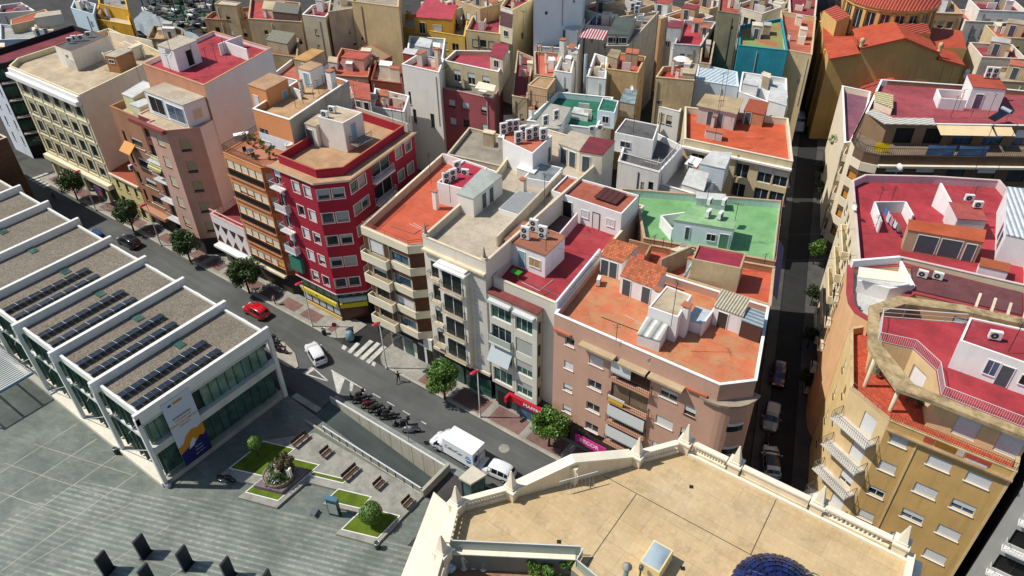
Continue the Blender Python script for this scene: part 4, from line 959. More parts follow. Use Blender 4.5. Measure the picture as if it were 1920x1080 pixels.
# --- grey house with glazed bays and crimson roof
GB = stucco('cfcabb', .06, .25)
b = Bld('pale grey house with glazed bays, dark ground floor and crimson roof terrace', 17.3, [(-37.65, 47.45), (-29.75, 47.45), (-31.6, 68.5), (-41.0, 67.4)], GB, RED, ph=.9, z0=3.2, name='apartment_house', cop=COPC, walls={'in': stucco('c9b9b3', .1)})
b.finish(); f10 = b
bb = Bld('', 15.95, [(-37.6, FV), (-34.55, FV), (-34.55, 47.4), (-37.6, 47.4)], GB, MAROON, ph=.02, root=b.root, z0=3.4); 
bc = Bld('', 15.9, [(-34.45, FV - .1), (-31.5, FV - .1), (-31.5, 47.4), (-34.45, 47.4)], GB, MAROON, ph=.02, root=b.root, z0=3.2, walls={1: stucco('a9a59a', .08)})  # bay's side wall in darker grey, its shadow put into the colour
for k in range(4):
    z = 13.9 - 3.02 * k
    bb.win(0, 1.5, z, 2.55, 2.0 if k != 1 else 2.2, FRAME_W, GLASS_G if k != 1 else GLASS, None, 0, 3, 'none'); 
    if k == 1: bb.balcony(0, .1, 2.95, z - 1.1, .45, COPW, IRON_W, .9, glass_=plain('b7c2b4', .25))
    bc.win(0, 1.3, z - .1, 2.1, 1.95, FRAME_W, GLASS_G, plain('b5b6b0', .5, name='roller_shutter'), (0, 1.0, .5, .45)[k], 3, 'none'); bc.win(1, .45, z, .5, 1.6, FRAME_D, plain('2f5a35', .4) if k == 0 else GLASS, None, 0, 1, 'none')
bb.wbox(0, .15, 2.9, 15.1, 15.4, .5, IRON_W); bc.wbox(0, .2, 2.7, 15.1, 15.4, .5, IRON_W)
bb.awning(0, .1, 2.9, 8.9, .9, 1.5, plain('b9c3c4', .7, name='awning_cloth')); bb.finish(); bc.finish()
b.slab([(-37.7, FV - .2), (-31.4, FV - .25), (-31.4, 47.4), (-37.7, 47.4)], 16.1, floor('8f4a44', '7a3f3a'), .14, 'bay_roof')
b.base(3.19, plain('3d4a46', .5), .2, pts=[(-37.6, FV + .1), (-29.8, FV + .1), (-31, 60), (-39, 60)])
RS = plain('c21c34', .45, amp=.05, name='red_sign')
mb = MB(); mb.box((-34.9, FV - .35, 2.25), (4.9, 0, 0), (0, .4, 0), (0, 0, .85), RS); mb.box((-35.2, FV - 1.0, 2.3), (.3, 0, 0), (0, 1.0, 0), (0, 0, .8), RS); o = mb.build('shop_sign', b.root); o['label'] = 'bright red shop sign with white lettering'
text('MAPFRE', .62, WHITE, b.root, face_m((-31.9, FV - .356, 2.66), (1, 0, 0), (0, 0, 1)), sx=1.1, bold=.015)
mb = MB(); mb.box((-36.9, FV + .03, .2), (1.3, 0, 0), (0, .06, 0), (0, 0, 2.2), DARK); mb.box((-34.3, FV + .03, .2), (3.6, 0, 0), (0, .06, 0), (0, 0, 1.9), GLASS_B); mb.build('shop_front', b.root)
b.hut([(-38.9, 51.3), (-33.9, 51.3), (-34.1, 55.3), (-39.3, 55.3)], 2.8, WHITE, floor('b5785a', 'a0664c', tile=.25), doors=((0, .42, .2, .8, 2.0, DOORT),), wins=((0, .75, .9, 1.3, 1.0, plain('c9a96a', .6, amp=.5)),), over=.1)
b.hut([(-40.4, 62.2), (-31.3, 62.3), (-31.6, 66.9), (-40.9, 66.3)], 2.8, WHITE, floor('b8684f', 'a5573f', sc=.6), ph=.25, cop=COPW, name='penthouse', doors=((0, .66, .05, .8, 2.0, FRAME_W), (0, .2, .3, 2.0, 2.0, DARK)), wins=((0, .5, 1.0, .9, .9, SHUT), (0, .86, 1.0, .9, .9, SHUT)))
mb = MB()
for i in range(4): mb.box((-35.6 + i * .72, 63.6, 19.45), (.66, 0, 0), (-.08, 2.6, 0), (0, 0, .1), plain('5a3028', .6, amp=.3))
mb.build('roof_hatch', b.root)
b.wallseg([(-38.0, 57.2), (-36.0, 57.2), (-36.7, 62.0)], 1.5, stucco('ddd0cc', .08)); b.hut([(-38.7, 57.4), (-36.3, 57.4), (-36.9, 61.6), (-39.5, 61.6)], .5, WHITE, floor('6a5450', '58443f'), name='light_well')
# --- pink corner house with the orange roof
PK = stucco('c39c87', .08, .2); PKD = stucco('bd8f76', .1, .25)
cn = [(-10.9, 48.0), (-10.35, 49.0)]
b = Bld('pink corner apartment house with large blotched orange roof terrace', 16.9, [(-29.6, FV), (-12.75, FV), (-10.4, 48.8), (-13.2, 59.2), (-30.9, 57.6)], PK, ORANGE, ph=.85, z0=3.4, name='corner_house', cop=COPW)
for i, (x, w_) in enumerate(((1068, 1.0),)): pass
b.grid(0, (1068, 641.5), (1068, 641.5), (1060.8, 766), 1, 4, 1.05, 1.0, shut=SHUT, style='sill'); b.grid(0, (1117.8, 678), (1117.8, 678), (1107, 803.5), 1, 4, 1.55, 1.1); b.grid(0, (1253.5, 740.5), (1253.5, 740.5), (1237, 840), 1, 3, 1.75, 1.1)
for k in range(3):
    z = 12.6 - 3.0 * k
    b.win(0, 14.7, z - .2, 1.1, 1.2, FRAME_D, GLASS, SHUT, .6); b.win(2, 3 , z, 1.2, 1.3); b.win(2, 7, z, 1.2, 1.3)
x0 = b.hit(0, (1150, 672))[0]; x1 = b.hit(0, (1222, 707))[0]; xm = x0 + (x1 - x0) * .52
for k in range(4):
    z = 13.45 - 2.95 * k
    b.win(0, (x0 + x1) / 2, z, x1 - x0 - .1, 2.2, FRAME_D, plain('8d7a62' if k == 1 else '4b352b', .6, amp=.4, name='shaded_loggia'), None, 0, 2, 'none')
    b.balcony(0, x0 - .1, x1 + .2, z - 1.1, .5, PKD, IRON, .95)
    if k in (0, 2, 3):
        mb = MB(); a, d, nn, L = b.frame(0); mb.box(b.on(0, x0, z - .35, .3), d * ((xm if k == 0 else x1) - x0), nn * .05, (0, 0, 1.6), plain('dfe3e0', .7, amp=.04, name='white_blind')); mb.build('blind', b.root)
    if k == 1:
        mb = MB(); mb.box(b.on(0, x0 + .1, z - 1.0, .52), d * 1.6, nn * .03, (0, 0, .55), plain('e2b92a', .7, name='yellow_cloth')); mb.box(b.on(0, x0 + .05, z - .46, .5), d * 1.8, nn * .08, (0, 0, .3), plain('e3d8d2', .8)); mb.build('hanging_cloth', b.root)
for q0, q1, z in (((512, 590), (1040, 830), 15.1), ((1100, 880), (1560, 1060), 15.0)):
    u0 = PV((1020 + q0[0] / 8, 560 + q0[1] / 8), FV - .7)[0]; u1 = PV((1020 + q1[0] / 8, 560 + q1[1] / 8), FV - .7)[0]; b.wbox(0, u0 + 29.6, u1 + 29.6, z - .25, z, .75, stucco('b5a182', .2, .45))
b.wbox(0, 10.3, 13.9, 14.75, 15.0, .75, stucco('b5a182', .2, .45)); b.wbox(0, .05, 2.0, 15.0, 15.2, .25, stucco('b86a4e')); b.wbox(0, 14.0, 16.0, 15.0, 15.2, .25, stucco('b86a4e'))
rb = [(-13.9, 46.49)] + [(-12.6 + 2.45 * math.sin(rad(t)), 48.9 - 2.45 * math.cos(rad(t))) for t in range(0, 91, 10)] + [(-11.4, 49.6), (-14.0, 49.6)]
mb = MB(); mb.prism(rb, 3.4, 14.68, PK); mb.build('rounded_corner', b.root)
for z in (12.2, 9.2, 6.2):
    mb = MB(); c = Vector((-12.6, 48.9, z)); q = [c + Vector((2.47 * math.sin(rad(t)), -2.47 * math.cos(rad(t)), dz)) for dz in (-.55, .55) for t in (28, 40, 52, 64)]
    for i in range(3): mb.face([q[i], q[i + 1], q[i + 5], q[i + 4]], GLASS); mb.face([q[i] * .35 + q[i + 4] * .65 + Vector((.01, -.01, 0)), q[i + 1] * .35 + q[i + 5] * .65 + Vector((.01, -.01, 0)), q[i + 5] + Vector((.01, -.01, 0)), q[i + 4] + Vector((.01, -.01, 0))], SHUT)
    mb.build('corner_window', b.root)
mb = MB(); mb.prism([(-14.2, 46.2)] + [(-13.2 + 3.3 * math.sin(rad(t)), 49.4 - 3.3 * math.cos(rad(t))) for t in range(0, 91, 15)] + [(-11.5, 49.4)], 14.7, 14.95, stucco('9c8f7c', .25, .6)); mb.build('ledge', b.root)
b.base(3.39, plain('4a3f38', .6), .3)
MG = plain('d4308e', .5, amp=.06, name='magenta_banner')
mb = MB(); mb.box((-26.4, FV - .32, 1.1), (3.7, 0, 0), (0, .12, 0), (0, 0, 1.15), MG); o = mb.build('shop_banner', b.root); o['label'] = 'magenta shop banner with white lettering'
text('RECOR', .72, WHITE, b.root, face_m((-24.7, FV - .326, 1.72), (1, 0, 0), (0, 0, 1)), bold=.015)
mb = MB(); mb.box((-29.2, FV + .2, .2), (1.8, 0, 0), (0, .08, 0), (0, 0, 2.4), DARK); mb.build('shop_front', b.root)
b.wallseg([(-29.85, 47.2), (-31.0, 57.3)], 1.75, stucco('dfe2e6', .06, .2), .2)
TO = brick('c9724c', '7d4a35', .26, .34, 'z', rad(3), .35)
b.hut([(-29.9, 55.6), (-27.5, 55.8), (-27.3, 58.6), (-30.3, 58.3)], 2.2, WHITE, TO, slope=.5, doors=((0, .22, .0, .8, 1.9, DOORB), (0, .62, .0, .8, 1.9, DOORB)), name='roof_shed')
b.hut([(-26.6, 53.9), (-22.9, 53.9), (-23.1, 56.8), (-27.0, 56.6)], 2.1, WHITE, TO, slope=.6, doors=((0, .2, .0, .85, 1.9, DOORB), (0, .78, .0, .85, 1.9, DOORB)), name='roof_shed')
b.hut([(-21.6, 50.0), (-18.7, 50.2), (-19.1, 53.9), (-21.7, 53.9)], 2.9, WHITE, floor('c9b89a', 'b09c7c'), cop=COPW, ph=.12, name='stair_tower')
b.hut([(-21.4, 47.9), (-19.3, 48.2), (-19.5, 50.0), (-21.6, 49.9)], 1.3, WHITE, ribbed('d9d8d0', 'a9a8a0', .9, 0, .6), slope=.5, name='stair_hood'); b.hut([(-18.6, 52.4), (-17.2, 52.6), (-17.4, 54.8), (-18.8, 54.7)], 1.2, WHITE, floor('c9d3d8', 'b0babf'))
b.wallseg([(-17.1, 52.4), (-17.2, 56.5)], 1.5, WHITE); b.chimney((-18.6, 51.6), 3.4, .7, WHITE); b.chimney((-22.2, 53.2), 2.6, .6, WHITE)
b.hut([(-17.0, 54.6), (-14.3, 54.7), (-14.6, 57.0), (-17.4, 57.0)], 2.1, WHITE, ribbed('cfc6ae', '8f856c', .28, 0, .7, 'corrugated_sheet'), slope=.35, doors=((0, .35, .0, .9, 1.8, plain('4a403a', .6)),), name='roof_shed')
b.hut([(-14.2, 54.4), (-12.3, 54.5), (-12.9, 56.6), (-14.4, 56.5)], 1.9, plain('5a4038', .6, amp=.15, name='brown_panels'), ribbed('9fb0b5', '7d8d92', .5, rad(90), .5, 'metal_sheet'), name='roof_shed')
b.finish(); f11 = b
# ================================================================ right-hand side of the narrow street
RV = lambda v: -8.6 - .2886 * (v - 69.93)
OCH = stucco('cda768', .14, .5, .35); OCHL = stucco('d6bb8c', .12, .4); STONE = stucco('c4ab82', .3, .75, .8); PEACH = stucco('dcb083', .12, .3)
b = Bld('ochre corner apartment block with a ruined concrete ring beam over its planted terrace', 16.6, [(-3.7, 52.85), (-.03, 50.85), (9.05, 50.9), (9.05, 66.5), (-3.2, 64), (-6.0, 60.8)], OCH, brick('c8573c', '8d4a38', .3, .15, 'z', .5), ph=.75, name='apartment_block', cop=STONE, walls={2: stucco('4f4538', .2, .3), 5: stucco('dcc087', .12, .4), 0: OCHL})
for j in range(4):
    for x in (4.37, 7.2): b.win(1, x + .03, 14.33 - 3.46 * j, 1.75, 1.15, FRAME_W, GLASS_B, SHUT, 1.0 if (j, x) not in ((2, 4.37), (1, 7.2)) else .5, 2, 'sill')
    b.win(1, 1.2, 14.95 - 3.33 * j, 1.35, 1.1, FRAME_W, GLASS, SHUT, (1, 1, .3, .8)[j], 2, 'sill')
    z = 13.6 - 3.4 * j
    b.win(0, 2.6, z + 1.0, 1.3, 2.1, FRAME_W, GLASS, SHUT, (1, 1, .75, 1)[j], 2, 'none'); b.balcony(0, -.05, 3.9, z - .1, 1.25, GREYW, STEEL, .95, th=.12)
    for s_ in (3, 6.5): b.win(5, s_, z + .9, .8, 1.3, FRAME_D, GLASS, SHUT, R.choice((.2, .7)), 1)
b.wbox(1, 2.36, 2.5, .1, 15.8, .08, stucco('d9c08c')); b.wbox(1, 8.9, 9.08, 0, 16.5, .05, stucco('d9c08c'))
b.wbox(1, 0, 9.1, 15.7, 15.85, .35, stucco('a58a66', .3, .7))
b.railing(b.root, [b.on(1, .2, 16.62, -.1), b.on(1, 9.0, 16.62, -.1)], .75, plain('7a4a3a', .6, amp=.3, name='rusty_rail'), .16); b.railing(b.root, [b.on(0, .1, 16.62, -.1), b.on(0, 4.1, 16.62, -.1)], .6, plain('7a4a3a', .6, amp=.3, name='rusty_rail'), 1.2, .02)
for x0, x1, z0, z1, m in ((2.7, 3.4, 15.95, 16.55, plain('c2583a', .7, amp=.3)), (3.5, 5.0, 15.95, 16.55, plain('9a6a22', .7, amp=.3)), (5.1, 5.6, 15.95, 16.55, plain('d9cfc4', .7, amp=.4, sc=9)), (5.7, 7.4, 16.05, 16.5, plain('c4573f', .7, amp=.4)), (5.8, 7.3, 15.85, 16.1, plain('cfe3ea', .6, amp=.3))): b.wbox(1, x0, x1, z0, z1, .05, m)
b.finish(); R1 = b
pts = [(-3.9, 59.9), (-3.28, 56.34), (-.51, 57.04), (1.6, 55.36), (2.46, 52.6), (9.03, 52.5), (9.03, 66.3), (2.4, 63.2)]
u_ = Bld('', 19.5, pts, OCHL, RED, ph=.02, root=b.root, z0=15.8, walls={0: OCHL})
for x in (2.6, 5.6): u_.win(4, x, 17.6, 1.7, 2.5, FRAME_D, GLASS, SHUT, 1.0, 1, 'none')
u_.win(2, 1.4, 17.3, 1.6, 2.2, FRAME_W, WHITE, None, 0, 1, 'none'); u_.finish()
u_.railing(b.root, [(-3.8, 59.8, 19.5), (-3.2, 56.45, 19.5), (-.5, 57.14, 19.5), (1.7, 55.4, 19.5), (2.56, 52.65, 19.5), (9.0, 52.55, 19.5)], 1.0, IRON_W, .16, .014, mid=False); u_.railing(b.root, [(-3.8, 60.0, 19.5), (2.3, 63.2, 19.5)], 1.0, IRON_W, 1.4, .025, mid=True)
def ringslab(outer, inner, z0, z1, name, root, m):
    mb = MB()
    for i in range(len(outer) - 1): mb.prism([outer[i], outer[i + 1], inner[i + 1], inner[i]], z0, z1, m)
    return mb.build(name, root)
STM = floor('c9b084', '94805a', sc=1.1)
ringslab([(-3.34, 63.96), (-5.12, 60.93), (-3.72, 55.31), (-.47, 51.41), (2.5, 51.6), (9.0, 51.55)], [(-2.6, 63.0), (-4.1, 60.4), (-2.75, 56.1), (.5, 52.75), (2.5, 52.55), (9.0, 52.45)], 19.2, 19.55, 'ring_beam', b.root, STM)
ringslab([(-3.34, 63.96), (1.57, 65.81), (9.0, 67.4)], [(-2.6, 63.0), (2.03, 64.9), (9.0, 66.4)], 19.2, 19.56, 'ring_beam', b.root, STM)
for q in ((1480 + 1130 / 8, 640 + 670 / 8), (1480 + 1505 / 8, 640 + 1050 / 8), (1680 + 100 / 8, 620 + 690 / 8)):
    c = P(q, 15.85); m_ = MB(); m_.lathe((*c, 15.85), [(.17, 0), (.17, 3.36)], stucco('d8c8a6', .15, .4), 10); m_.build('column', b.root)
for i in range(5):
    m_ = MB(); m_.box((2.6 + i * 1.25, 66.4, 19.2), (.22, 0, 0), (0, 2.4, 0), (0, 0, .25), COPC); m_.build('rafter', b.root)
u_.hut([(2.3, 56.4), (9.0, 56.4), (9.0, 61.5), (2.4, 60.0)], 2.75, WHITE, RED, zb=19.5, ph=.15, cop=COPW, doors=((0, .56, .05, .85, 2.0, DOORB),), wins=((0, .41, .7, .8, 1.4, GLASS_B), (0, .78, .9, .9, .9, IRON)), name='penthouse')
# grey neighbour at the right picture edge
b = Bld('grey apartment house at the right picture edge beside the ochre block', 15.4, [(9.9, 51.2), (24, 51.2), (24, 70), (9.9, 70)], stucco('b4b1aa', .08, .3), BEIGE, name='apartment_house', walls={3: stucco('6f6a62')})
for j in range(4):
    for i in range(3): b.win(0, 2.4 + i * 4.2, 13.2 - 3.4 * j, 2.6, 1.9, FRAME_D, DARK, None, 0, 2, 'none'); b.balcony(0, .9 + i * 4.2, 3.9 + i * 4.2, 11.95 - 3.4 * j, .6, COPW, IRON_W)
b.finish()
# --- curved peach house
pts = [(-4.6, 61.4), (-6.2, 62.0), (-7.1, 63.1), (-7.75, 64.7), (-8.45, 67.3), (-9.0, 69.3), (-4.6, 73.0), (6.2, 74.2), (6.7, 69.9), (-2.3, 68.2)]
b = Bld('peach apartment house with rounded corner, white shutters and red coping', 17.5, pts, PEACH, WHITEF, ph=.7, name='rounded_house', cop=floor('b2474d', '9d3d44'), th=.6, cw=.02)
for j in range(5):
    z = 15.4 - 3.25 * j
    for e in (0, 1, 2, 3): b.win(e, b.frame(e)[3] / 2, z, min(1.4, b.frame(e)[3] - .3), 1.35, FRAME_W, GLASS, plain('dbe3e8', .5, amp=.05, name='roller_shutter'), (1, 1, .8, 1)[e] if j else .9, 1, 'none')
    b.win(4, 1.0, z - .3, .9, 1.9, FRAME_D, DARK, None, 0, 1, 'none'); b.balcony(4, .1, 2.0, z - 1.3, .6, COPC, IRON, .9)
b.wallseg([(-8.6, 69.2), (-4.9, 72.6)], 1.6, WHITE, .3); b.wallseg([(-4.7, 72.5), (-3.3, 70.0), (-2.6, 68.8)], 1.2, WHITE, .2); b.wallseg([(-7.2, 66.3), (-4.4, 66.7), (-2.7, 68.6)], 1.5, WHITE, .2)
b.slab([(-2.5, 68.6), (6.5, 70.2), (6.0, 74.0), (-3.6, 72.6)], 17.7, floor('7a4a4b', '69403f', sc=.7), .5, 'low_roof')
mb = MB(); mb.box((-7.3, 65.7, 18.9), (3.9, 1.6, 0), (-.3, 1.0, .5), (0, 0, .06), stucco('e5dcc8', .05)); o = mb.build('awning', b.root)
b.finish(); R2 = b
# --- cream house with crimson roof and laundry well
pts = [(-8.2, 70.0), (-4.7, 73.2), (6.4, 75.0), (6.0, 79), (3.3, 92), (.66, 96.47), (-5.84, 93.23), (-12.7, 89.0), (-13.6, 86.6)]
b = Bld('cream apartment house with wide crimson roof and laundry well beside the narrow street', 17.9, pts, stucco('e0d2b2', .1, .3), RED, ph=.95, name='apartment_house', cop=stucco('cbb8b2', .15, .3), walls={'in': stucco('c9b9b8', .1)})
for j in range(5):
    z = 15.3 - 3.1 * j
    for i in range(6): b.win(8, 2.0 + i * 2.7, z, 1.2, 1.4, FRAME_D, GLASS, SHUT, R.choice((.3, .6, 0)), 2)
    b.balcony(8, 5.5, 11.5, z - 1.15, .7, stucco('e3d3ae', .1), IRON, .9, solid=stucco('e3d3ae', .1))
    b.win(7, 1.2, z, 1.4, 1.3, FRAME_D, GLASS_B, SHUT, .5); b.win(6, 3, z, 1.6, 1.3, FRAME_D, GLASS, SHUT, .5)
zb = b.zr
b.wallseg([(-9.9, 82.1), (-7.1, 84.1)], 1.5, stucco('c5d3cd', .08)); b.wallseg([(-7.1, 84.1), (-5.7, 81.5)], 1.5, WHITE); b.wallseg([(-9.9, 82.1), (-8.2, 78.3)], 1.5, WHITE)
mb = MB(); mb.prism([(-4.7, 87.55), (-4.5, 87.65), (-1.45, 84.9), (-1.65, 84.8)], zb, zb + 1.0, WHITE); mb.face([(-4.7, 87.6, zb + 3.0), (-4.5, 87.6, zb + 3.0), (-1.5, 84.85, zb + 1.0), (-1.7, 84.85, zb + 1.0)], WHITE); mb.face([(-4.7, 87.56, zb + 1), (-1.65, 84.8, zb + 1), (-4.7, 87.56, zb + 3)], WHITE); mb.face([(-4.5, 87.64, zb + 1), (-4.5, 87.64, zb + 3), (-1.45, 84.9, zb + 1)], WHITE); mb.build('sloping_wall', b.root)
b.hut([(-1.6, 81.8), (1.0, 83.0), (-.2, 86.0), (-3.0, 84.9)], 2.3, stucco('cfc9c6', .1), floor('b5574e', 'a04b44'), doors=((0, .5, .3, 1.0, .8, DARK),))
b.hut([(-5.3, 76.2), (1.4, 78.0), (1.2, 80.6), (-5.7, 78.3)], 2.5, stucco('b39b7c', .15, .3), floor('c8653d', 'b65834'), name='roof_room', doors=((0, .3, .2, 1.9, 2.0, DOORB), (0, .62, .2, 1.9, 2.0, DOORB), (0, .88, .1, .9, 2.0, DOORB)))
wr = b.hut([(3.0, 79.6), (6.2, 80.0), (4.2, 91), (1.6, 90.2)], 3.2, WHITE, ribbed('e3e6e6', 'bcc4c6', .5, rad(-17), .5, 'metal_sheet'), name='side_house'); 
for i in range(5):
    m_ = MB(); a = Vector((3.0 - .118 * (1.2 + i * 1.9), 79.6 + .98 * (1.2 + i * 1.9), zb + .6)); m_.box(a, (-.14, 1.1, 0), (-.05, -.005, 0), (0, 0, 1.8), GLASS_B); m_.build('window', wr)
b.hut([(1.9, 75.6), (4.4, 76.0), (4.3, 77.6), (1.8, 77.2)], 1.2, WHITE, floor('b5633f', 'a0573a'), name='planter_box')
b.finish(); R3 = b
# --- house with rounded galleries behind it
pts = [(-16.4, 98.9), (-14.9, 97.9), (-12.9, 98.1), (4.5, 109.2), (1.0, 124), (-8.0, 121.2), (-18.9, 117), (-17.3, 100.5)]
CRG = stucco('e0d2b8', .08, .3)
b = Bld('cream apartment house with rounded railed galleries and set back crimson roof', 16.5, pts, stucco('6b5442', .2, .3), floor('8d7a66', '7a6a58'), ph=.05, name='apartment_house', walls={6: CRG, 7: CRG})  # front walls coloured dark for the shade inside the recessed terraces
for j in range(5):
    z = 15.3 - 3.05 * j
    for e in (0, 1): b.wbox(e, 0, b.frame(e)[3], z - 1.4, z - .2, .12, CRG); b.win(e, b.frame(e)[3] / 2, z + .25 - 1.2 + 1.3, b.frame(e)[3] - .3, 1.2, FRAME_D, plain('c98a35', .5, name='amber_blind'), None, 0, 1, 'none') if j else None
    b.wbox(2, 0, 20.5, z - .35, z - .05, .5, CRG)
    for i in range(5): b.win(2, 2.4 + i * 3.9, z - 1.5, 2.3, 1.7, FRAME_D, plain('57481f', .4) if i % 2 else GLASS, SHUT, R.choice((0, .3, .3)), 1, 'none')
    for i in range(4): b.win(6, 2.4 + i * 3.9, z - 1.2, 1.6, 1.6, FRAME_D, GLASS, None, 0, 1, 'none'); b.balcony(6, 1 + i * 3.9, 4 + i * 3.9, z - 2.3, .6, CRG, IRON, .9, solid=CRG)
b.railing(b.root, [b.on(6, .2, 16.5, -.05), b.on(7, .05, 16.5, -.05), b.on(0, .05, 16.5, -.05), b.on(1, .05, 16.5, -.05), b.on(2, .05, 16.5, -.05), b.on(2, 20.5, 16.5, -.05)], 1.0, IRON, .25, .02)
b.finish(); R4 = b
u_ = Bld('', 19.4, [(-17.0, 103.4), (-13.7, 101.7), (4.0, 112.6), (1.0, 124.0), (-8.0, 121), (-18.4, 116.6)], stucco('8a6f56', .15), floor('b5565a', '9c4a50', tile=.3), root=b.root, z0=16.4, ph=.6, cop=COPW)
for i in range(5): u_.win(1, 2.5 + i * 3.8, 17.7, 2.4, 2.2, FRAME_D, DARK if i < 2 else GLASS_B, SHUT, 0 if i < 3 else .5, 2, 'none')
u_.awning(1, 6.2, 13.0, 19.3, 1.9, .5, stucco('d8bf94', .06), 'wide beige canvas awning'); u_.awning(1, 13.4, 15.6, 19.2, 1.6, .5, stucco('d8bf94', .06)); u_.slab([(-16.9, 103.3), (-13.9, 100.9), (-8.5, 104.2), (-9.2, 106.2), (-13.5, 103.4), (-16.4, 104.9)], 19.62, ribbed('dcd8cc', 'b5b2a6', .5, rad(32), .6), .12)
u_.hut([(-6.5, 114.0), (-2.7, 115.4), (-4.4, 119.9), (-8.0, 118.5)], 3.0, WHITE, floor('b8553f', 'a54b38'), doors=((0, .3, .1, .9, 2.0, plain('6d5770', .6)),)); u_.wallseg([(-9.6, 111.9), (-10.7, 115), (-7.7, 116.3)], 1.5, WHITE); u_.wallseg([(-9.6, 111.9), (-6.6, 113.1)], 1.5, WHITE)
u_.hut([(-16.8, 107), (-14.3, 106.0), (-15.4, 110.6), (-17.7, 110.4)], 1.0, CRG, ribbed('d8d0a8', 'a89a62', .5, rad(30), .6)); u_.finish()
# --- narrow terraces along the street in front of the church
b = Bld('narrow cream house with purple roof terrace between street and church', 14.5, [(-18.6, 103.5), (-17.8, 104.5), (-19.2, 117.3), (-20.5, 124.0), (-25.0, 124.0)], CRG, floor('8d5a6b', '7a4d5d'), ph=.9, name='narrow_house', cop=WHITE); b.finish()
# --- church
CHW = stucco('cfaa68', .12, .4, .4); CHR = floor('c4573a', 'b24a32', sc=.5); CT = lambda a: ribbed('c9604a', '7a3328', .42, a, .8, 'clay_tiles')
dc0 = (-26.3, 152.5)
t = thing('church', 'ochre church with red roofs, a round drum and tiled hexagonal apse', 'church', (-24, 140, 0))
A = P(T(3, 0, 455, 440), 15.0); B = P(T(3, 0, 1470, 490), 15.0); pk = PL(T(3, 0, 1020, 285), A, B); sl = PL(T(3, 0, 695, 360), A, B); sr = PL(T(3, 0, 1280, 395), A, B)
dv = (Vector((*B, 0)) - Vector((*A, 0))).normalized(); nb = Vector((-dv.y, dv.x, 0)); A3 = Vector((*A, 15)); B3 = Vector((*B, 15))
mb = MB(); top = [A3, sl + Vector((0, 0, -1.2)), sl, pk, sr, sr + Vector((0, 0, -1.2)), B3]
mb.face([Vector((*A, 0)), Vector((*B, 0))] + top[::-1], CHW)
L0 = Vector((-39.5, 158.5, 0)); 
mb.face([Vector((*A, 0)), A3, L0 + Vector((0, 0, 15)), L0], CHW); mb.face([Vector((*B, 0)), B3, B3 + nb * 22, Vector((*B, 0)) + nb * 22], CHW); mb.build('wall', t)
mb = MB(); dz = Vector((0, 0, .25)); fw = nb * -.7
k = 9.0
for a_, c_ in ((sl, pk), (pk, sr)): mb.face([a_ + fw + dz, c_ + fw + dz, c_ + nb * k + dz, a_ + nb * k + dz], CHR); mb.face([a_ + fw + dz, a_ + fw, c_ + fw, c_ + fw + dz], CHR)
for a_, c_ in ((A3, sl + Vector((0, 0, -.9))), (sr + Vector((0, 0, -.9)), B3)): mb.face([a_ + fw + dz, c_ + fw + dz, c_ + nb * 8 + dz, a_ + nb * 8 + dz], CHR); mb.face([a_ + fw + dz, a_ + fw, c_ + fw, c_ + fw + dz], CHR)
mb.build('roof', t)
for k_, q_ in enumerate(([(-38.9, 157.2), (-33.2, 139.5), (-27.6, 141.3), (-32.5, 158)], [(-20.5, 144), (-11.5, 148.5), (-14.0, 158), (-22.5, 156)], [(-32.5, 158), (-27.5, 141.5), (-20.5, 144.2), (-22.5, 160)])):
    m_ = MB(); m_.prism(q_, 13.5, 15.6 + .35 * k_, CHW, CHR); m_.build('side_roof', t)
for a_, e_ in ((-.35, 0), (.25, 1)):
    c_ = Vector((dc0[0] + 8.3 * math.cos(-1.57 + a_ * 2.6), dc0[1] + 8.3 * math.sin(-1.57 + a_ * 2.6))); m_ = MB(); u_ = Vector((math.cos(a_ * 2.6), math.sin(a_ * 2.6))); w_ = Vector((u_.y, -u_.x))
    q_ = [c_ - u_ * 3.2, c_ + u_ * 3.2, c_ + u_ * 3.2 + w_ * 2.2, c_ - u_ * 3.2 + w_ * 2.2]; m_.face([(*q_[0], 19.2), (*q_[1], 19.2), (*q_[2], 18.2), (*q_[3], 18.2)], ribbed('c9604a', '7a3328', .42, a_ * 2.6, .8, 'clay_tiles')); m_.face([(*q_[3], 18.2), (*q_[2], 18.2), (*q_[2], 15), (*q_[3], 15)], CHW)
    for s_ in (0, 1): m_.face([(*q_[s_], 19.2), (*q_[3 - s_], 18.2), (*q_[3 - s_], 15), (*q_[s_], 15)], CHW)
    m_.build('lean_to', t)
for x in (.2, .5, .8):                     # buttress strips and round windows on the street wall
    p = A3.lerp(L0 + Vector((0, 0, 15)), x); q = (L0 - Vector((*A, 0))).normalized(); o_ = Vector((q.y, -q.x, 0)) * -1
    m_ = MB(); m_.box(Vector((p.x, p.y, 0)), q * .8, o_ * .35, (0, 0, 14.6), CHW); m_.build('buttress', t)
    m_ = MB(); c = p + q * 3.4 + o_ * .06 - Vector((0, 0, 4.2)); m_.face([c + q * (.9 * math.cos(a_ * .5236)) + Vector((0, 0, 1.4 * math.sin(a_ * .5236))) for a_ in range(12)], GLASS); m_.build('window', t)
for s_ in (sl, sr):
    m_ = MB(); m_.lathe((s_.x, s_.y, s_.z + .2), [(.35, 0), (.35, .25), (.2, .4), (.45, .9), (.35, 1.4), (.0, 1.6)], STONE, 8); m_.build('urn_finial', t)
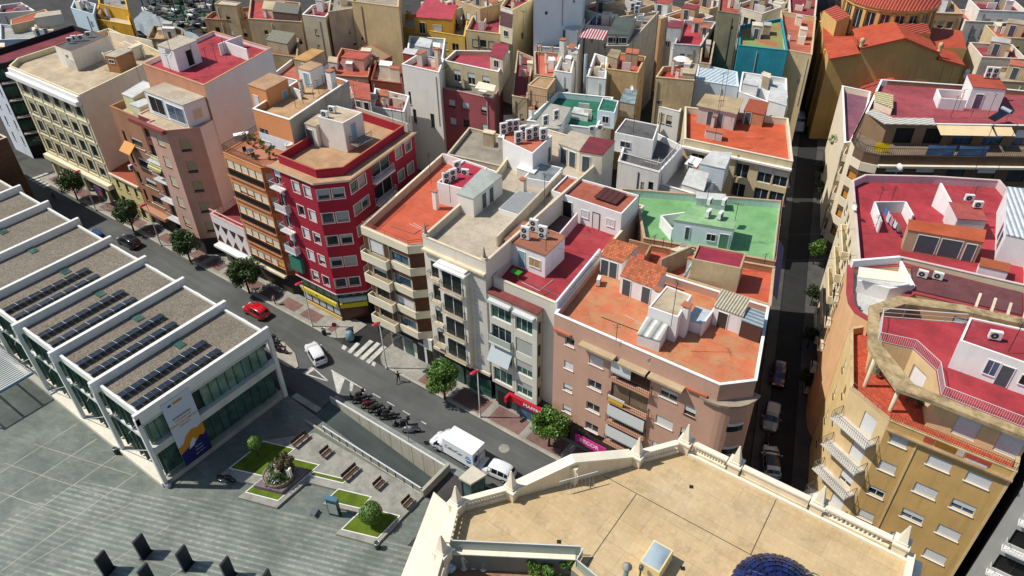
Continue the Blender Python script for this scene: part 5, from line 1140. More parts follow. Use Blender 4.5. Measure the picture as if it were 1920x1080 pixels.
def hexroof(cx, cy, r, z, h, wz, name, n=6, a0=0.0, half=None):
    m_ = MB(); ps = [(cx + r * math.cos(a0 + 6.28318 * i / n), cy + r * math.sin(a0 + 6.28318 * i / n)) for i in range(n)]
    m_.prism(offset(ps, .4), wz, z, CHW, bottom=False); o = m_.build(name, t); m_ = MB()
    for i in range(n):
        a_, c_ = ps[i], ps[(i + 1) % n]; ang = math.atan2(c_[1] - a_[1], c_[0] - a_[0]); m_.face([(*a_, z), (*c_, z), (cx, cy, z + h)], CT(-ang)); m_.tube([(*a_, z + .1), (cx, cy, z + h + .1)], .16, CHR, 5)
    m_.face([(*p, z) for p in ps][::-1], CHW); m_.build('tiled_roof', o)
c = PL(T(3, 0, 975, 415), A, B); hexroof(c.x + .6, c.y - 2.6, 5.2, 10.6, 2.4, 0, 'apse', 6, .45)
c = P(T(3, 0, 540, 590), 8.5); hexroof(c[0], c[1], 2.3, 7.2, 1.2, 0, 'turret', 8)
# drum
dc = (-26.3, 152.5); rr = 7.6; m_ = MB(); m_.lathe((*dc, 10), [(rr, 0), (rr, 10.6), (rr + .5, 10.8), (rr + .5, 11.3)], CHW, 20, False); dr = m_.build('drum', t)
m_ = MB(); m_.lathe((*dc, 21.3), [(rr + .7, 0), (rr * .6, 1.8), (.3, 3.6), (0, 4.2)], ribbed('c9604a', '8a3d2e', .5, 0, .8, 'clay_tiles'), 20, False); m_.build('tiled_roof', dr)
for i in range(20):
    a_ = 6.28318 * (i + .5) / 20
    if math.sin(a_) > .45: continue
    d_ = Vector((math.cos(a_), math.sin(a_), 0)); s_ = Vector((-d_.y, d_.x, 0)); m_ = MB(); c = Vector((*dc, 17.2)) + d_ * (rr * .994); m_.box(c - s_ * .65, s_ * 1.3, d_ * .06, (0, 0, 3.0), GLASS); m_.box(c - s_ * .04, s_ * .08, d_ * .09, (0, 0, 3.0), FRAME_W); m_.build('window', dr)
    m_ = MB(); a2 = 6.28318 * i / 20; d2 = Vector((math.cos(a2), math.sin(a2), 0)); s2 = Vector((-d2.y, d2.x, 0)); m_.box(Vector((*dc, 14)) + d2 * rr * .985 - s2 * .3, s2 * .6, d2 * .45, (0, 0, 6.6), CHW); m_.build('pilaster', dr)
for x in (-26, -14.5):
    pass

# ================================================================ ornate stone building at the lower right
ST = stucco('e2d2b2', .14, .4, .6); STL = stucco('eee3cc', .1, .25); OFL = floor('ddc294', 'd0b485', sc=.28, tile=.34, rot=rad(0), grout=.84)
OZ = 18.0; OP = [(-22.4, 23.2), (-20.55, 19.6), (-17.0, 12.5), (6.5, 10), (4.2, 37.4), (-11.85, 37.4)]
t = thing('ornate_building', 'pale stone civic building with paved roof terrace, balustrades and obelisk finials', 'building', (-12, 26, 0))
m_ = MB(); WP = OP[::-1] if False else OP
cc = offset([(-11.85, 37.4), (-22.4, 23.2), (-20.55, 19.6), (-17.0, 12.5), (6.5, 10), (4.2, 37.4)], -.5)

for i in range(len(cc)): m_.face([(*cc[i], 0), (*cc[(i + 1) % len(cc)], 0), (*cc[(i + 1) % len(cc)], 17.0), (*cc[i], 17.0)], ST)
m_.build('wall', t)
m_ = MB(); co = offset([(-11.85, 37.4), (-22.4, 23.2), (-20.55, 19.6), (-17.0, 12.5), (6.5, 10), (4.2, 37.4)], -.9); ci = offset(co, 1.0)
for i in range(len(co)): m_.prism([co[i], co[(i + 1) % 6], ci[(i + 1) % 6], ci[i]], 16.91, 17.25, STL)
co2 = offset([(-11.85, 37.4), (-22.4, 23.2), (-20.55, 19.6), (-17.0, 12.5), (6.5, 10), (4.2, 37.4)], -.55); ci = offset(co2, .7)
for i in range(len(co)): m_.prism([co2[i], co2[(i + 1) % 6], ci[(i + 1) % 6], ci[i]], 17.252, 17.6, STL)
m_.prism([(-25.2, 23.8), (-23.6, 20.0), (-20.5, 12.5), (-17.2, 12.5), (-20.5, 19.8), (-22.5, 23.4)], 16.6, 17.4, STL); m_.build('cornice', t)
# roof: sunken patio corner cut out
PX = [(-20.8, 20.35), (-13.6, 24.95), (-13.5, 24.0), (-10.8, 23.6), (-10.0, 12), (-16.8, 12.3)]
m_ = MB(); m_.face([(-22.3, 23.2, OZ), (-20.8, 20.35, OZ), (-13.6, 24.95, OZ), (-13.5, 24.0, OZ), (-10.8, 23.6, OZ), (-10.0, 11, OZ), (6.4, 11, OZ), (4.2, 37.3, OZ), (-11.85, 37.3, OZ)], OFL)
for a_, c_ in (((-15.67, 31.76), (4.4, 31.76)), ((-12.87, 31.7), (-12.82, 24.8)), ((-4.4, 31.7), (-4.6, 37.2))):
    a_ = Vector((*a_, 0)); c_ = Vector((*c_, 0)); d_ = (c_ - a_).normalized(); n_ = Vector((-d_.y, d_.x, 0)) * .03; m_.face([a_ - n_ + Vector((0, 0, OZ + .004)), c_ - n_ + Vector((0, 0, OZ + .004)), c_ + n_ + Vector((0, 0, OZ + .004)), a_ + n_ + Vector((0, 0, OZ + .004))], plain('4d453c', .8, amp=.2))
m_.build('roof_terrace', t)
m_ = MB(); m_.face([(-20.8, 20.35, 16.0), (-13.6, 24.95, 16.0), (-13.5, 24, 16), (-10.8, 23.6, 16), (-10, 12, 16), (-16.8, 12.3, 16.0)], floor('b58a6c', '9d7458', tile=.3))
for a_, c_ in zip(PX, PX[1:]): m_.face([(*a_, 16.0), (*c_, 16.0), (*c_, OZ), (*a_, OZ)], stucco('7f8578', .1))
m_.build('sunken_patio', t)
def balusters(a_, c_, z, n, root, h=.62):
    a_ = Vector((*a_, z)); c_ = Vector((*c_, z))
    for i in range(n):
        p = a_.lerp(c_, (i + .5) / n); m_ = MB(); m_.lathe(p, [(.1, 0), (.1, .06), (.055, .1), (.12, .26), (.05, .46), (.09, .56), (.1, .62)], STL, 8); m_.build('baluster', root)
def obelisk(p, z, root):
    m_ = MB(); m_.cbox((p[0], p[1], z), (.85, .85, .95), ST); m_.cbox((p[0], p[1], z + .951), (1.05, 1.05, .16), STL); m_.cbox((p[0], p[1], z + 1.112), (.72, .72, .18), STL)
    b0, z0, z1 = .3, z + 1.293, z + 2.75
    for i in range(4):
        s = [(-b0, -b0), (b0, -b0), (b0, b0), (-b0, b0)]; a_, c_ = s[i], s[(i + 1) % 4]; m_.face([(p[0] + a_[0], p[1] + a_[1], z0), (p[0] + c_[0], p[1] + c_[1], z0), (p[0] + c_[0] * .16, p[1] + c_[1] * .16, z1), (p[0] + a_[0] * .16, p[1] + a_[1] * .16, z1)], STL)
    m_.face([(p[0] + x * .05, p[1] + y * .05, z1) for x, y in ((-1, -1), (1, -1), (1, 1), (-1, 1))], STL); m_.build('obelisk_finial', root)
def rail(a_, c_, z, root, base=.36, h=.62, w=.34, solid=False):
    a_ = Vector((*a_, 0)); c_ = Vector((*c_, 0)); d_ = (c_ - a_); n_ = Vector((-d_.y, d_.x, 0)).normalized() * w; m_ = MB(); o = a_ - n_ / 2
    m_.box(o + Vector((0, 0, z)), d_, n_, (0, 0, base), ST)
    if solid: m_.box(o + Vector((0, 0, z + base + .001)) + n_ * .1, d_, n_ * .8, (0, 0, h), ST)
    m_.box(o + Vector((0, 0, z + base + h + .002)) - n_ * .15, d_, n_ * 1.3, (0, 0, .16), STL); m_.build('balustrade', root)
    return z + base
W0 = Vector((-11.85, 37.4)); W1 = Vector((-22.4, 23.2)); wp = lambda f: tuple(W0.lerp(W1, f))
FB = [0.02, .19, .27, .70, .80, .98]
zb = rail(wp(.04), wp(.2), OZ, t); balusters(wp(.05), wp(.19), zb, 13, t)
zb = rail(wp(.79), wp(.97), OZ, t); balusters(wp(.81), wp(.96), zb, 12, t)
a_ = Vector((*wp(.25), 0)); c_ = Vector((*wp(.77), 0)); d_ = c_ - a_; n_ = Vector((-d_.y, d_.x, 0)).normalized() * .45
m_ = MB(); prof = [(0, .55), (.42, .95), (.5, 1.95), (.58, .95), (1, .45)]; prof = [(0, .95), (.5, 2.1), (1, .75)]
fr = [a_ + d_ * f + n_ * .4 for f, _ in prof]; bk = [a_ + d_ * f - n_ * .9 for f, _ in prof]; zz = [OZ + z for _, z in prof]
m_.face([Vector((fr[0].x, fr[0].y, OZ)), Vector((fr[-1].x, fr[-1].y, OZ))] + [Vector((fr[i].x, fr[i].y, zz[i])) for i in (2, 1, 0)], ST); m_.face([Vector((bk[0].x, bk[0].y, OZ - .5)), Vector((bk[-1].x, bk[-1].y, OZ - .5))] + [Vector((bk[i].x, bk[i].y, zz[i])) for i in (2, 1, 0)], ST)
for i in range(2):
    f0, f1, b0, b1 = fr[i] + n_ * .2, fr[i + 1] + n_ * .2, bk[i] - n_ * .3, bk[i + 1] - n_ * .3
    for dz in (0, .16): m_.face([Vector((f0.x, f0.y, zz[i] + dz)), Vector((f1.x, f1.y, zz[i + 1] + dz)), Vector((b1.x, b1.y, zz[i + 1] + dz)), Vector((b0.x, b0.y, zz[i] + dz))], STL)
    for p0, p1 in ((f0, f1), (b0, b1)): m_.face([Vector((p0.x, p0.y, zz[i])), Vector((p1.x, p1.y, zz[i + 1])), Vector((p1.x, p1.y, zz[i + 1] + .16)), Vector((p0.x, p0.y, zz[i] + .16))], STL)
mid = fr[1] + n_ * .25; m_.cbox((mid.x, mid.y, OZ), (.4, .4, 1.75), ST); m_.build('pediment', t)
rk = MB(); e0 = mid - d_.normalized() * 1.5 + n_ * 1.2; e1 = mid + d_.normalized() * 1.4 + n_ * 1.2; rk.tube([e0 + Vector((0, 0, OZ + 1.35)), e1 + Vector((0, 0, OZ + 1.35))], .035, IRON_W, 5); rk.tube([mid + Vector((0, 0, OZ + 1.5)), mid + n_ * 1.2 + Vector((0, 0, OZ + 1.35))], .03, IRON_W, 5)
for i in range(8): p = e0.lerp(e1, .12 + i * .1); rk.tube([p + Vector((0, 0, OZ + 1.3)), p + n_ * .6 + Vector((0, 0, OZ + .02))], .012, IRON_W, 4)
tag(rk.build('drying_rack'), 'thin white cable rack hanging inside the stone pediment of the roof terrace', 'rack')
for f in (0, .225, .775, 1.0): obelisk(wp(f), OZ, t)
# street-side parapet
zb = rail((-11.2, 37.45), (-8.6, 37.45), OZ, t); balusters((-11.1, 37.45), (-8.7, 37.45), zb, 11, t); obelisk((-8.0, 37.6), OZ, t); rail((-7.4, 37.45), (-2.6, 37.45), OZ, t, solid=True); obelisk((-2.0, 37.6), OZ, t)
zb = rail((-1.5, 37.45), (2.8, 37.45), OZ, t); balusters((-1.3, 37.45), (2.4, 37.45), zb, 13, t); obelisk((3.4, 37.6), OZ, t)
rail((4.15, 37.6), (6.4, 11), OZ, t, base=.3, h=.02)
m_ = MB(); m_.box((-11.4, 37.0, OZ), (15.4, 0, 0), (0, .22, 0), (0, 0, .22), STL); m_.build('step', t)
zb = rail((-22.3, 23.0), (-20.9, 20.3), OZ, t); balusters((-22.2, 22.7), (-21.0, 20.6), zb, 6, t); obelisk((-20.75, 19.7), OZ, t); rail((-20.6, 19.3), (-17.6, 13.0), OZ, t, solid=True)
# glass rail round the patio
g_ = MB(); GRL = plain('9db0a6', .12, amp=.1, name='frosted_glass')
for a_, c_ in (((-20.9, 20.55), (-13.55, 25.2)), ((-13.4, 25.2), (-13.3, 24.2)), ((-13.2, 24.2), (-10.6, 23.8))):
    a_ = Vector((*a_, OZ + .1)); c_ = Vector((*c_, OZ + .1)); d_ = c_ - a_; g_.box(a_, d_, Vector((-d_.y, d_.x, 0)).normalized() * .04, (0, 0, .85), GRL); g_.box(a_ + Vector((0, 0, .851)), d_, Vector((-d_.y, d_.x, 0)).normalized() * .07, (0, 0, .05), IRON_W)
g_.build('glass_rail', t)
m_ = MB(); m_.box((-20.7, 20.2, 17.99), (7.1, 4.5, 0), (-.2, .32, 0), (0, 0, .1), STL); m_.build('patio_edge', t)
# skylight, vent pipes, drains
sk = thing('skylight', 'cream box skylight with domed pale glass on the stone terrace', 'skylight', (-9.1, 27.3, OZ)); m_ = MB(); m_.box((-9.85, 26.35, OZ), (1.4, 0, 0), (0, 1.95, 0), (0, 0, 1.2), stucco('e0cc96', .08)); m_.build('curb', sk)
m_ = MB(); rows = []
for i in range(7): rows.append([(-9.75 + 1.2 * j / 6, 26.45 + 1.75 * i / 6, OZ + 1.21 + .22 * math.sin(math.pi * i / 6) ** .5 * math.sin(math.pi * j / 6) ** .5) for j in range(7)])
m_.grid(rows, plain('a9b8c0', .2, amp=.1, name='acrylic')); m_.build('dome_glass', sk)
for q, lab in (((1296, 913), 'small dark roof drain near the middle of the stone terrace'), ((1048, 1016), 'small dark roof drain beside the frosted glass rail'), ((1280, 1066), 'small dark roof drain at the shadow of the cream skylight')):
    c = P(q, OZ); m_ = MB(); m_.cbox((*c, OZ + .003), (.28, .28, .03), IRON, .5); tag(m_.build('roof_drain'), lab, 'drain')
c = P((960 + 880 / 4, 810 + 1075 / 4), OZ); ch = thing('vent_pipe', 'tall green vent pipe with pale conical cap on the stone terrace', 'pipe', (*c, OZ)); m_ = MB(); m_.lathe((c[0], c[1] - .6, OZ), [(.16, 0), (.16, 1.7)], plain('6f8a86', .5), 12); m_.build('pipe', ch); m_ = MB(); m_.lathe((c[0], c[1] - .6, OZ + 1.72), [(.32, 0), (.34, .05), (.05, .3), (0, .32)], CONC, 12); m_.build('cap', ch)
c = P((960 + 972 / 4, 810 + 1075 / 4), OZ); m_ = MB(); m_.lathe((c[0], c[1] - .3, OZ), [(.06, 0), (.06, 1.1), (.16, 1.15), (.16, 1.4), (.05, 1.45)], plain('4d5a60', .4), 10); tag(m_.build('vent_pipe'), 'short dark vent pipe beside the taller green pipe on the terrace', 'pipe')
# blue scaled dome
dt = thing('scaled_dome', 'dome of glossy dark blue ceramic scales rising from the stone terrace', 'dome', (-3.0, 29.5, OZ))
BL = plain('0f1848', .12, amp=.5, spec=.7, name='blue_ceramic', sc=1.2); BL2 = plain('1a2768', .12, amp=.4, spec=.7, name='blue_ceramic', sc=1.2)
dcx, dcy, dr_ = -1.9, 29.75, 2.85; n_ = 40
m_ = MB()
for i in range(9):
    th0 = (i / 9) * 1.45; r0 = dr_ * math.cos(th0); z0 = OZ + .3 + dr_ * .42 * math.sin(th0); th1 = ((i + 1.35) / 9) * 1.45; r1 = dr_ * math.cos(min(th1, 1.56)) + .02; z1 = OZ + .3 + dr_ * .42 * math.sin(min(th1, 1.56))
    nn_ = max(8, int(n_ * math.cos(th0)))
    for k in range(nn_):
        a0 = 6.28318 * (k + .5 * (i % 2)) / nn_; w_ = 6.28318 / nn_ * .54
        m_.face([(dcx + (r0 + .1) * math.cos(a0 - w_ * .5), dcy + (r0 + .1) * math.sin(a0 - w_ * .5), z0 - .03), (dcx + (r0 + .14) * math.cos(a0), dcy + (r0 + .14) * math.sin(a0), z0 - .1), (dcx + (r0 + .1) * math.cos(a0 + w_ * .5), dcy + (r0 + .1) * math.sin(a0 + w_ * .5), z0 - .03), (dcx + r1 * math.cos(a0 + w_), dcy + r1 * math.sin(a0 + w_), z1), (dcx + r1 * math.cos(a0 - w_), dcy + r1 * math.sin(a0 - w_), z1)], BL if (k + i) % 3 else BL2)
m_.build('scales', dt, fix=False); m_ = MB(); m_.lathe((dcx, dcy, OZ), [(dr_ + .1, 0), (dr_ + .1, .3), (dr_, .3)], ST, 24); m_.lathe((dcx, dcy, OZ + .28), [(dr_ * math.cos(i / 8 * 1.5) - .02, dr_ * .4 * math.sin(i / 8 * 1.5)) for i in range(9)], BL, 24); m_.build('base', dt)
m_ = MB(); m_.tube([(-1.0, 31.4, OZ + .7), (-.9, 31.6, OZ + 1.2), (-.6, 31.7, OZ + 1.5), (-.2, 31.7, OZ + 1.55)], [.12, .08, .06, .02], plain('6b675c', .6), 6); m_.build('hook_finial', dt)
# ================================================================ houses filling the block behind the row
WARM = stucco('c4ae8a', .2, .5); OLD = stucco('b9a78a', .28, .65); WH2 = stucco('e6e3dc', .1, .35); ROSE = stucco('a85a5c', .12, .3); YEL = stucco('d8b156', .14, .35); GRY = stucco('b5b1a6', .2, .5)
HOUSES = []
def HB(label, z, pts, wall, roof, ph=.8, wins=(), short=None, fin=True, **k):
    b = Bld(label, z, pts, wall, roof, ph=ph, name=k.pop('name', 'town_house'), cat='house', **k)
    for e, n, zs, w, h in wins: b.even(e, n, [z - d for d in zs], w, h, frame=R.choice((FRAME_W, FRAME_D)), shut=R.choice((SHUT, SHUT_Y, SHUT_G)))
    k = len(HOUSES); rr = random.Random(k * 7 + 3)
    if ph > .15 and z > 11: b.clutter(k * 13 + 5, 2 if short in ('dark green terrace house', 'orange terrace house', 'orange red terrace', 'black roof house') else 4)
    for e in (0, 1):
        L = b.frame(e)[3]
        if not b.holes[e] and L > 2.5 and fin:
            for i in range(rr.choice((1, 2, 3))): b.win(e, rr.uniform(.6, L - .6), z - rr.uniform(2.2, 7), rr.choice((.5, .7, .9)), rr.choice((.6, .9, 1.2)), rr.choice((FRAME_D, FRAME_W)), GLASS, SHUT_G, rr.choice((0, .4, .8)), 1, 'none')
        x = rr.uniform(.3, L - .4); b.wbox(e, x, x + .11, max(.1, z - 9), z - .7, .11, rr.choice((GREYW, STEEL, CREAM)), name='downpipe')
    HOUSES.append((sum(p[0] for p in pts) / len(pts), sum(p[1] for p in pts) / len(pts), short or label))
    return b.finish() if fin else b
def px(z, *q): return [P(a, z) for a in q]

# green terrace and what stands round it
b = Bld('brown walled house with a flat pale green roof terrace', 17.4, [(-28.4, 62.2), (-15.2, 66.0), (-18.9, 78.3), (-36.0, 70.2), (-31.5, 66.8)], stucco('b28a68', .25, .6), GREEN, ph=.9, name='green_roof_house', cat='house', cop=stucco('b9977a', .2, .5), walls={'in': stucco('c9d6cc', .08)})
b.hut([(-26.2, 64.7), (-20.3, 66.5), (-21.1, 69.6), (-25.6, 68.6)], 2.7, stucco('d5e3e0', .06, .2), floor('9cc48e', '86ac7a'), doors=((0, .88, .05, .9, 1.9, plain('5f8a72', .6)), (0, .25, .6, .4, 1.5, DOORB)), wins=((0, .66, .9, .9, .8, IRON),), name='roof_house')
b.wallseg([(-28.6, 66.6), (-26.3, 64.8)], 1.5, WH2); b.wallseg([(-28.6, 66.6), (-26.6, 68.9)], 1.5, WH2)
b.hut([(-27.0, 72.3), (-24.0, 73.8), (-24.6, 75.0), (-27.5, 73.6)], 1.4, WH2, WHITEF, name='roof_box'); b.railing(b.root, [b.on(1, .2, 17.45, -.1), b.on(1, 12.5, 17.45, -.1)], .5, IRON, 2.4, .03)
for j in range(4):
    for i in range(3): b.win(1, 2 + i * 4, 14.5 - 3 * j, 1.2, 1.6, FRAME_D, GLASS, SHUT, .4)
mb = MB(); mb.box((-15.3, 66.6, 13.4), (-2.9, 10.2, 0), (1.0, .3, -1.2), (0, 0, .05), plain('3d3f7a', .7, amp=.1, name='awning_cloth')); o = mb.build('awning', b.root); o['label'] = 'navy blue awnings along the street side'
b.finish(); f12 = b; HOUSES.append((-25, 70, 'green roof house'))
b = HB('low house with orange red terrace and a beige block with crimson top', 16.9, [(-30.6, 57.75), (-13.1, 59.35), (-15.1, 65.85), (-28.3, 62.05)], stucco('b28a68', .25, .6), ORED, .7, short='orange red terrace', cop=stucco('c4a27e', .2, .4))
b.hut([(-21.5, 59.0), (-16.9, 60.2), (-17.5, 63.0), (-22.1, 61.8)], 2.9, stucco('cdb98f', .2, .6), floor('a8374a', '8f2d40'), ph=.2, cop=stucco('b9a27c', .2, .5), name='stair_block'); b.wallseg([(-24.5, 58.5), (-23.0, 62.4)], 2.2, OLD); b.wallseg([(-29.4, 60.8), (-27.0, 61.2), (-26.6, 59.2)], 1.5, stucco('b28a68', .25, .6))
pp = MB(); pp.tube([(-22.2, 58.6, 16.2), (-21.6, 60.6, 18.9)], .16, plain('9fb6bf', .4), 8); pp.tube([(-21.8, 58.8, 16.2), (-21.3, 60.6, 18.7)], .12, plain('c9ccc8', .4), 8); pp.build('flue_pipe', b.root)
# orange terrace by the street with cream front
z = 16.0
b = HB('cream street house with big square windows and a bright orange roof terrace', z, px(z, (1283, 260), (1487, 303), (1478, 222), (1284, 200)), stucco('d2c19a', .12, .35), floor('d9653f', 'c45a38', sc=.4), .95, fin=False, short='orange terrace house', cop=stucco('d8cbb0', .1), walls={'in': stucco('d8cbb0', .1)})
for j in range(4):
    for i in range(5): b.win(0, 2.2 + i * 3.1, 13.1 - 3.0 * j, 1.9, 2.1, FRAME_W, GLASS, SHUT, R.choice((0, 0, .3)), 2, 'none')
    for i in range(3): b.win(1, 2 + i * 3.5, 13.1 - 3.0 * j, 1.3, 1.8, FRAME_W, GLASS, SHUT, .3); b.balcony(1, 1 + i * 3.5, 3 + i * 3.5, 11.8 - 3 * j, .5, COPW, IRON)
b.wbox(0, -.1, b.frame(0)[3] + .1, 14.75, 15.0, .4, COPW)
hq = px(z + 1.9, *[T(2, 0, *q) for q in ((1400, 780), (1680, 840), (1725, 735), (1460, 700))])
b.hut(hq, 2.6, stucco('c9bfb2', .15), floor('c4ac86', 'ab9570'), doors=((0, .35, .1, .8, 2.0, DOORB), (0, .62, .1, .8, 2.0, DOORB)), over=.25); hq = px(z + 1, *[T(2, 0, *q) for q in ((1740, 830), (1890, 860), (1920, 790), (1780, 760))])
b.hut(hq, 1.9, stucco('c08a62', .15), TILE_R(.4), slope=.4, doors=((0, .25, .0, .8, 1.8, DOORB),), name='roof_shed'); b.finish(); bo = b
# white terraces west of it
z = 15.6
b = HB('white house with two tier terrace and black bitumen roof room', z, px(z, T(2, 1, 795, 130), T(2, 1, 1105, 215), T(2, 1, 1285, 20), T(2, 0, 900, 900)), WH2, DKFLOOR, .8, short='black roof house')
hq = px(z + 1.8, *[T(2, 0, *q) for q in ((770, 1000), (1060, 1060), (1100, 945), (850, 895))]); b.hut(hq, 2.6, WH2, DKFLOOR, wins=((0, .3, .9, 1.4, .8, GLASS),), ph=.15)
b.railing(b.root, [b.on(0, .2, z + .05, -.1), b.on(0, 6, z + .05, -.1), b.on(1, 8, z + .05, -.1)], 1.3, IRON_W, 1.3, .03)
z = 13.5
b = HB('white walled courtyard house with bare patios between the terraces', z, px(z, T(2, 1, 1110, 300), T(2, 1, 1440, 400), T(2, 1, 1640, 120), T(2, 1, 1290, 60)), WH2, floor('b5ab9c', 'a0968a'), .9, short='white patio house')
hq = px(z + 1.5, *[T(2, 1, *q) for q in ((1400, 190), (1590, 230), (1640, 110), (1490, 100))]); b.hut(hq, 3.2, stucco('d5dfe2', .06), WHITEF); b.hut(px(z, *[T(2, 1, *q) for q in ((1270, 340), (1430, 390), (1460, 300), (1320, 260))]), 1.6, WH2, WHITEF, slope=.8)
z = 14.5
b = HB('white house with a dark green painted roof terrace and glazed patio', z, px(z, T(2, 0, 110, 905), T(2, 0, 630, 965), T(2, 0, 760, 730), T(2, 0, 340, 690)), WH2, TEALF, .9, short='dark green terrace house', cop=WHITE, walls={'in': stucco('cfdcd8', .06)})
b.hut(px(z + 1.6, *[T(2, 0, *q) for q in ((640, 830), (770, 850), (800, 760), (680, 735))]), 2.4, stucco('dbe8ee', .05), TEALF, ph=.2, wins=((0, .5, .8, .9, 1.0, IRON),)); b.hut(px(z + .6, *[T(2, 0, *q) for q in ((150, 970), (350, 990), (440, 830), (290, 800))]), 1.9, WH2, floor('b9b4a6', 'a39f92'), wins=((0, .4, .5, 1.2, .8, GLASS),)); b.hut(px(z + 1, *[T(2, 0, *q) for q in ((450, 800), (570, 825), (580, 780), (470, 760))]), .9, WH2, WHITEF, name='roof_box')
b.hut(px(z + 1.6, *[T(2, 0, *q) for q in ((810, 750), (920, 770), (940, 665), (850, 655))]), 2.2, OLD, glass('8d9c9a', .2), name='glazed_stair'); b.chimney(P(T(2, 0, 145, 870), z), 2.0, .6, WHITE)
b.railing(b.root, [Vector((*P(T(2, 0, 0, 880), z), z)), Vector((*P(T(2, 0, 120, 755), z), z)), Vector((*P(T(2, 0, 290, 780), z), z))], 1.1, IRON, .4, .02)

def quad(z, c, r, *pts): return px(z, *[T(c, r, *p) for p in pts])
# party-wall houses in the middle
b = HB('narrow beige house with tan flat roof and dark doorway on its front', 16.5, quad(16.5, 2, 0, (118, 640), (265, 672), (325, 590), (195, 575)), stucco('cda983', .15, .5), floor('c9a678', 'b08f64'), .1, short='tan roof house')
b = HB('narrow white fronted house with a tan walled roof patio and brick chimney', 17.3, quad(17.3, 2, 0, (318, 530), (445, 550), (485, 355), (400, 345)), WH2, floor('d3a05e', 'b5874c'), 1.3, short='tan patio house'); b.chimney(P(T(2, 0, 380, 480), 16), 4.0, .9, stucco('d8cdc0'))
b = HB('narrow white fronted house with brown walled roof patio and tall flue', 17.3, quad(17.3, 2, 0, (560, 575), (705, 592), (715, 430), (620, 400)), WH2, floor('a3764c', '8b643f'), 1.4, short='brown patio house')
f_ = MB(); c = P(T(2, 0, 540, 740), 12); f_.tube([(*c, 11), (*c, 19.5)], .3, plain('8d9698', .4), 8); tag(f_.build('flue_pipe'), 'tall twin grey flue rising between the white fronted patio houses', 'pipe')
b = HB('beige house with an orange red roof terrace and bare stained front wall', 17.6, quad(17.6, 2, 0, (702, 515), (945, 548), (1005, 425), (745, 385)), stucco('c9a877', .2, .6), floor('d9644f', 'c05644'), .7, short='stained beige house'); b.hut(quad(18.5, 2, 0, (715, 430), (790, 450), (815, 390), (745, 380)), 1.8, OLD, floor('b09a78', '988566'))
b = HB('beige house with red roof terrace and white round parasol on top', 17.6, quad(17.6, 2, 0, (1078, 578), (1368, 605), (1388, 480), (1130, 500)), stucco('cdb488', .2, .6), floor('c9483c', 'b23f36'), .8, short='parasol house'); b.hut(quad(18.5, 2, 0, (1280, 545), (1370, 555), (1390, 480), (1300, 470)), 1.6, OLD, OLD)
ps = thing('parasol', 'white round parasol open on the red roof of the beige house', 'parasol', (*P(T(2, 0, 1262, 525), 17), 17)); m_ = MB(); c = ps.location; m_.lathe((c.x, c.y, 17), [(.03, 0), (.03, 2.1)], STEEL, 6); m_.build('pole', ps); m_ = MB(); m_.lathe((c.x, c.y, 18.8), [(1.3, 0), (.8, .25), (0, .4)], stucco('efece4', .04), 12); m_.build('canopy', ps)
b = HB('low white house with big orange patio below the beige stained wall', 12.8, quad(12.8, 2, 0, (1060, 790), (1260, 840), (1330, 700), (1120, 690)), WH2, SALMON, .8, ((0, 2, (1.8,), 1.0, 1.6),), short='orange patio house')
b = HB('pale blue white gallery house with sloping sheet roof beside the beige walls', 15.5, quad(15.5, 2, 0, (1375, 600), (1700, 650), (1690, 540), (1400, 480)), stucco('cfd8dc', .08, .2), ribbed('d5e3e8', 'b3c4cb', .7, .1, .5, 'metal_sheet'), .1, short='pale gallery house')
b = HB('low salmon terraced house behind the tan roofs with three small chimneys', 16.6, quad(16.6, 2, 0, (170, 560), (315, 580), (360, 400), (165, 385)), OLD, floor('dc7a62', 'c96a55'), .6, short='salmon terrace'); 
for q in ((185, 400), (215, 405), (300, 410)): b.chimney(P(T(2, 0, *q), 16), 1.2, .4, OLD)
b = HB('dark maroon roofed house in shade left of the tan roofs', 14.5, quad(14.5, 2, 0, (0, 720), (115, 740), (160, 430), (40, 380)), OLD, MAROON, .5, short='maroon shade house'); 
b = HB('grey old house with tall blank side and dark slate room', 17.6, quad(17.6, 2, 0, (705, 345), (868, 345), (1105, 85), (800, 125)), stucco('bdb09a', .2, .5), floor('a99a8c', '94867a'), .4, short='long grey house')
b.hut(quad(18.2, 2, 0, (715, 300), (865, 305), (930, 180), (780, 165)), 1.9, stucco('b3a894', .2), floor('5d6660', '4d5650'), wins=((0, .3, .5, 1.8, 1.0, GLASS), (0, .7, .5, 1.8, 1.0, GLASS)), name='roof_room')
b = HB('orange roofed house with a glass pyramid rooflight beside the long grey house', 16.4, quad(16.4, 2, 0, (550, 190), (750, 205), (795, 150), (620, 115)), WH2, floor('d9593f', 'c24c36'), .4, short='pyramid house')
m_ = MB(); c = P(T(2, 0, 635, 155), 16.4); 
for i in range(4):
    a0 = i * 1.5708 + .5; a1 = a0 + 1.5708; m_.face([(c[0] + 1.5 * math.cos(a0), c[1] + 1.5 * math.sin(a0), 16.1), (c[0] + 1.5 * math.cos(a1), c[1] + 1.5 * math.sin(a1), 16.1), (c[0], c[1], 17.7)], GLASS_B); m_.tube([(c[0] + 1.5 * math.cos(a0), c[1] + 1.5 * math.sin(a0), 16.1), (c[0], c[1], 17.75)], .08, FRAME_W, 4)
m_.build('rooflight', b.root)
b = HB('white house with corrugated white roof and striped red awning', 15.3, quad(15.3, 2, 0, (195, 350), (500, 370), (540, 230), (340, 190)), WH2, floor('a9a59a', '928f85'), .7, short='white awning house', cop=WHITE)
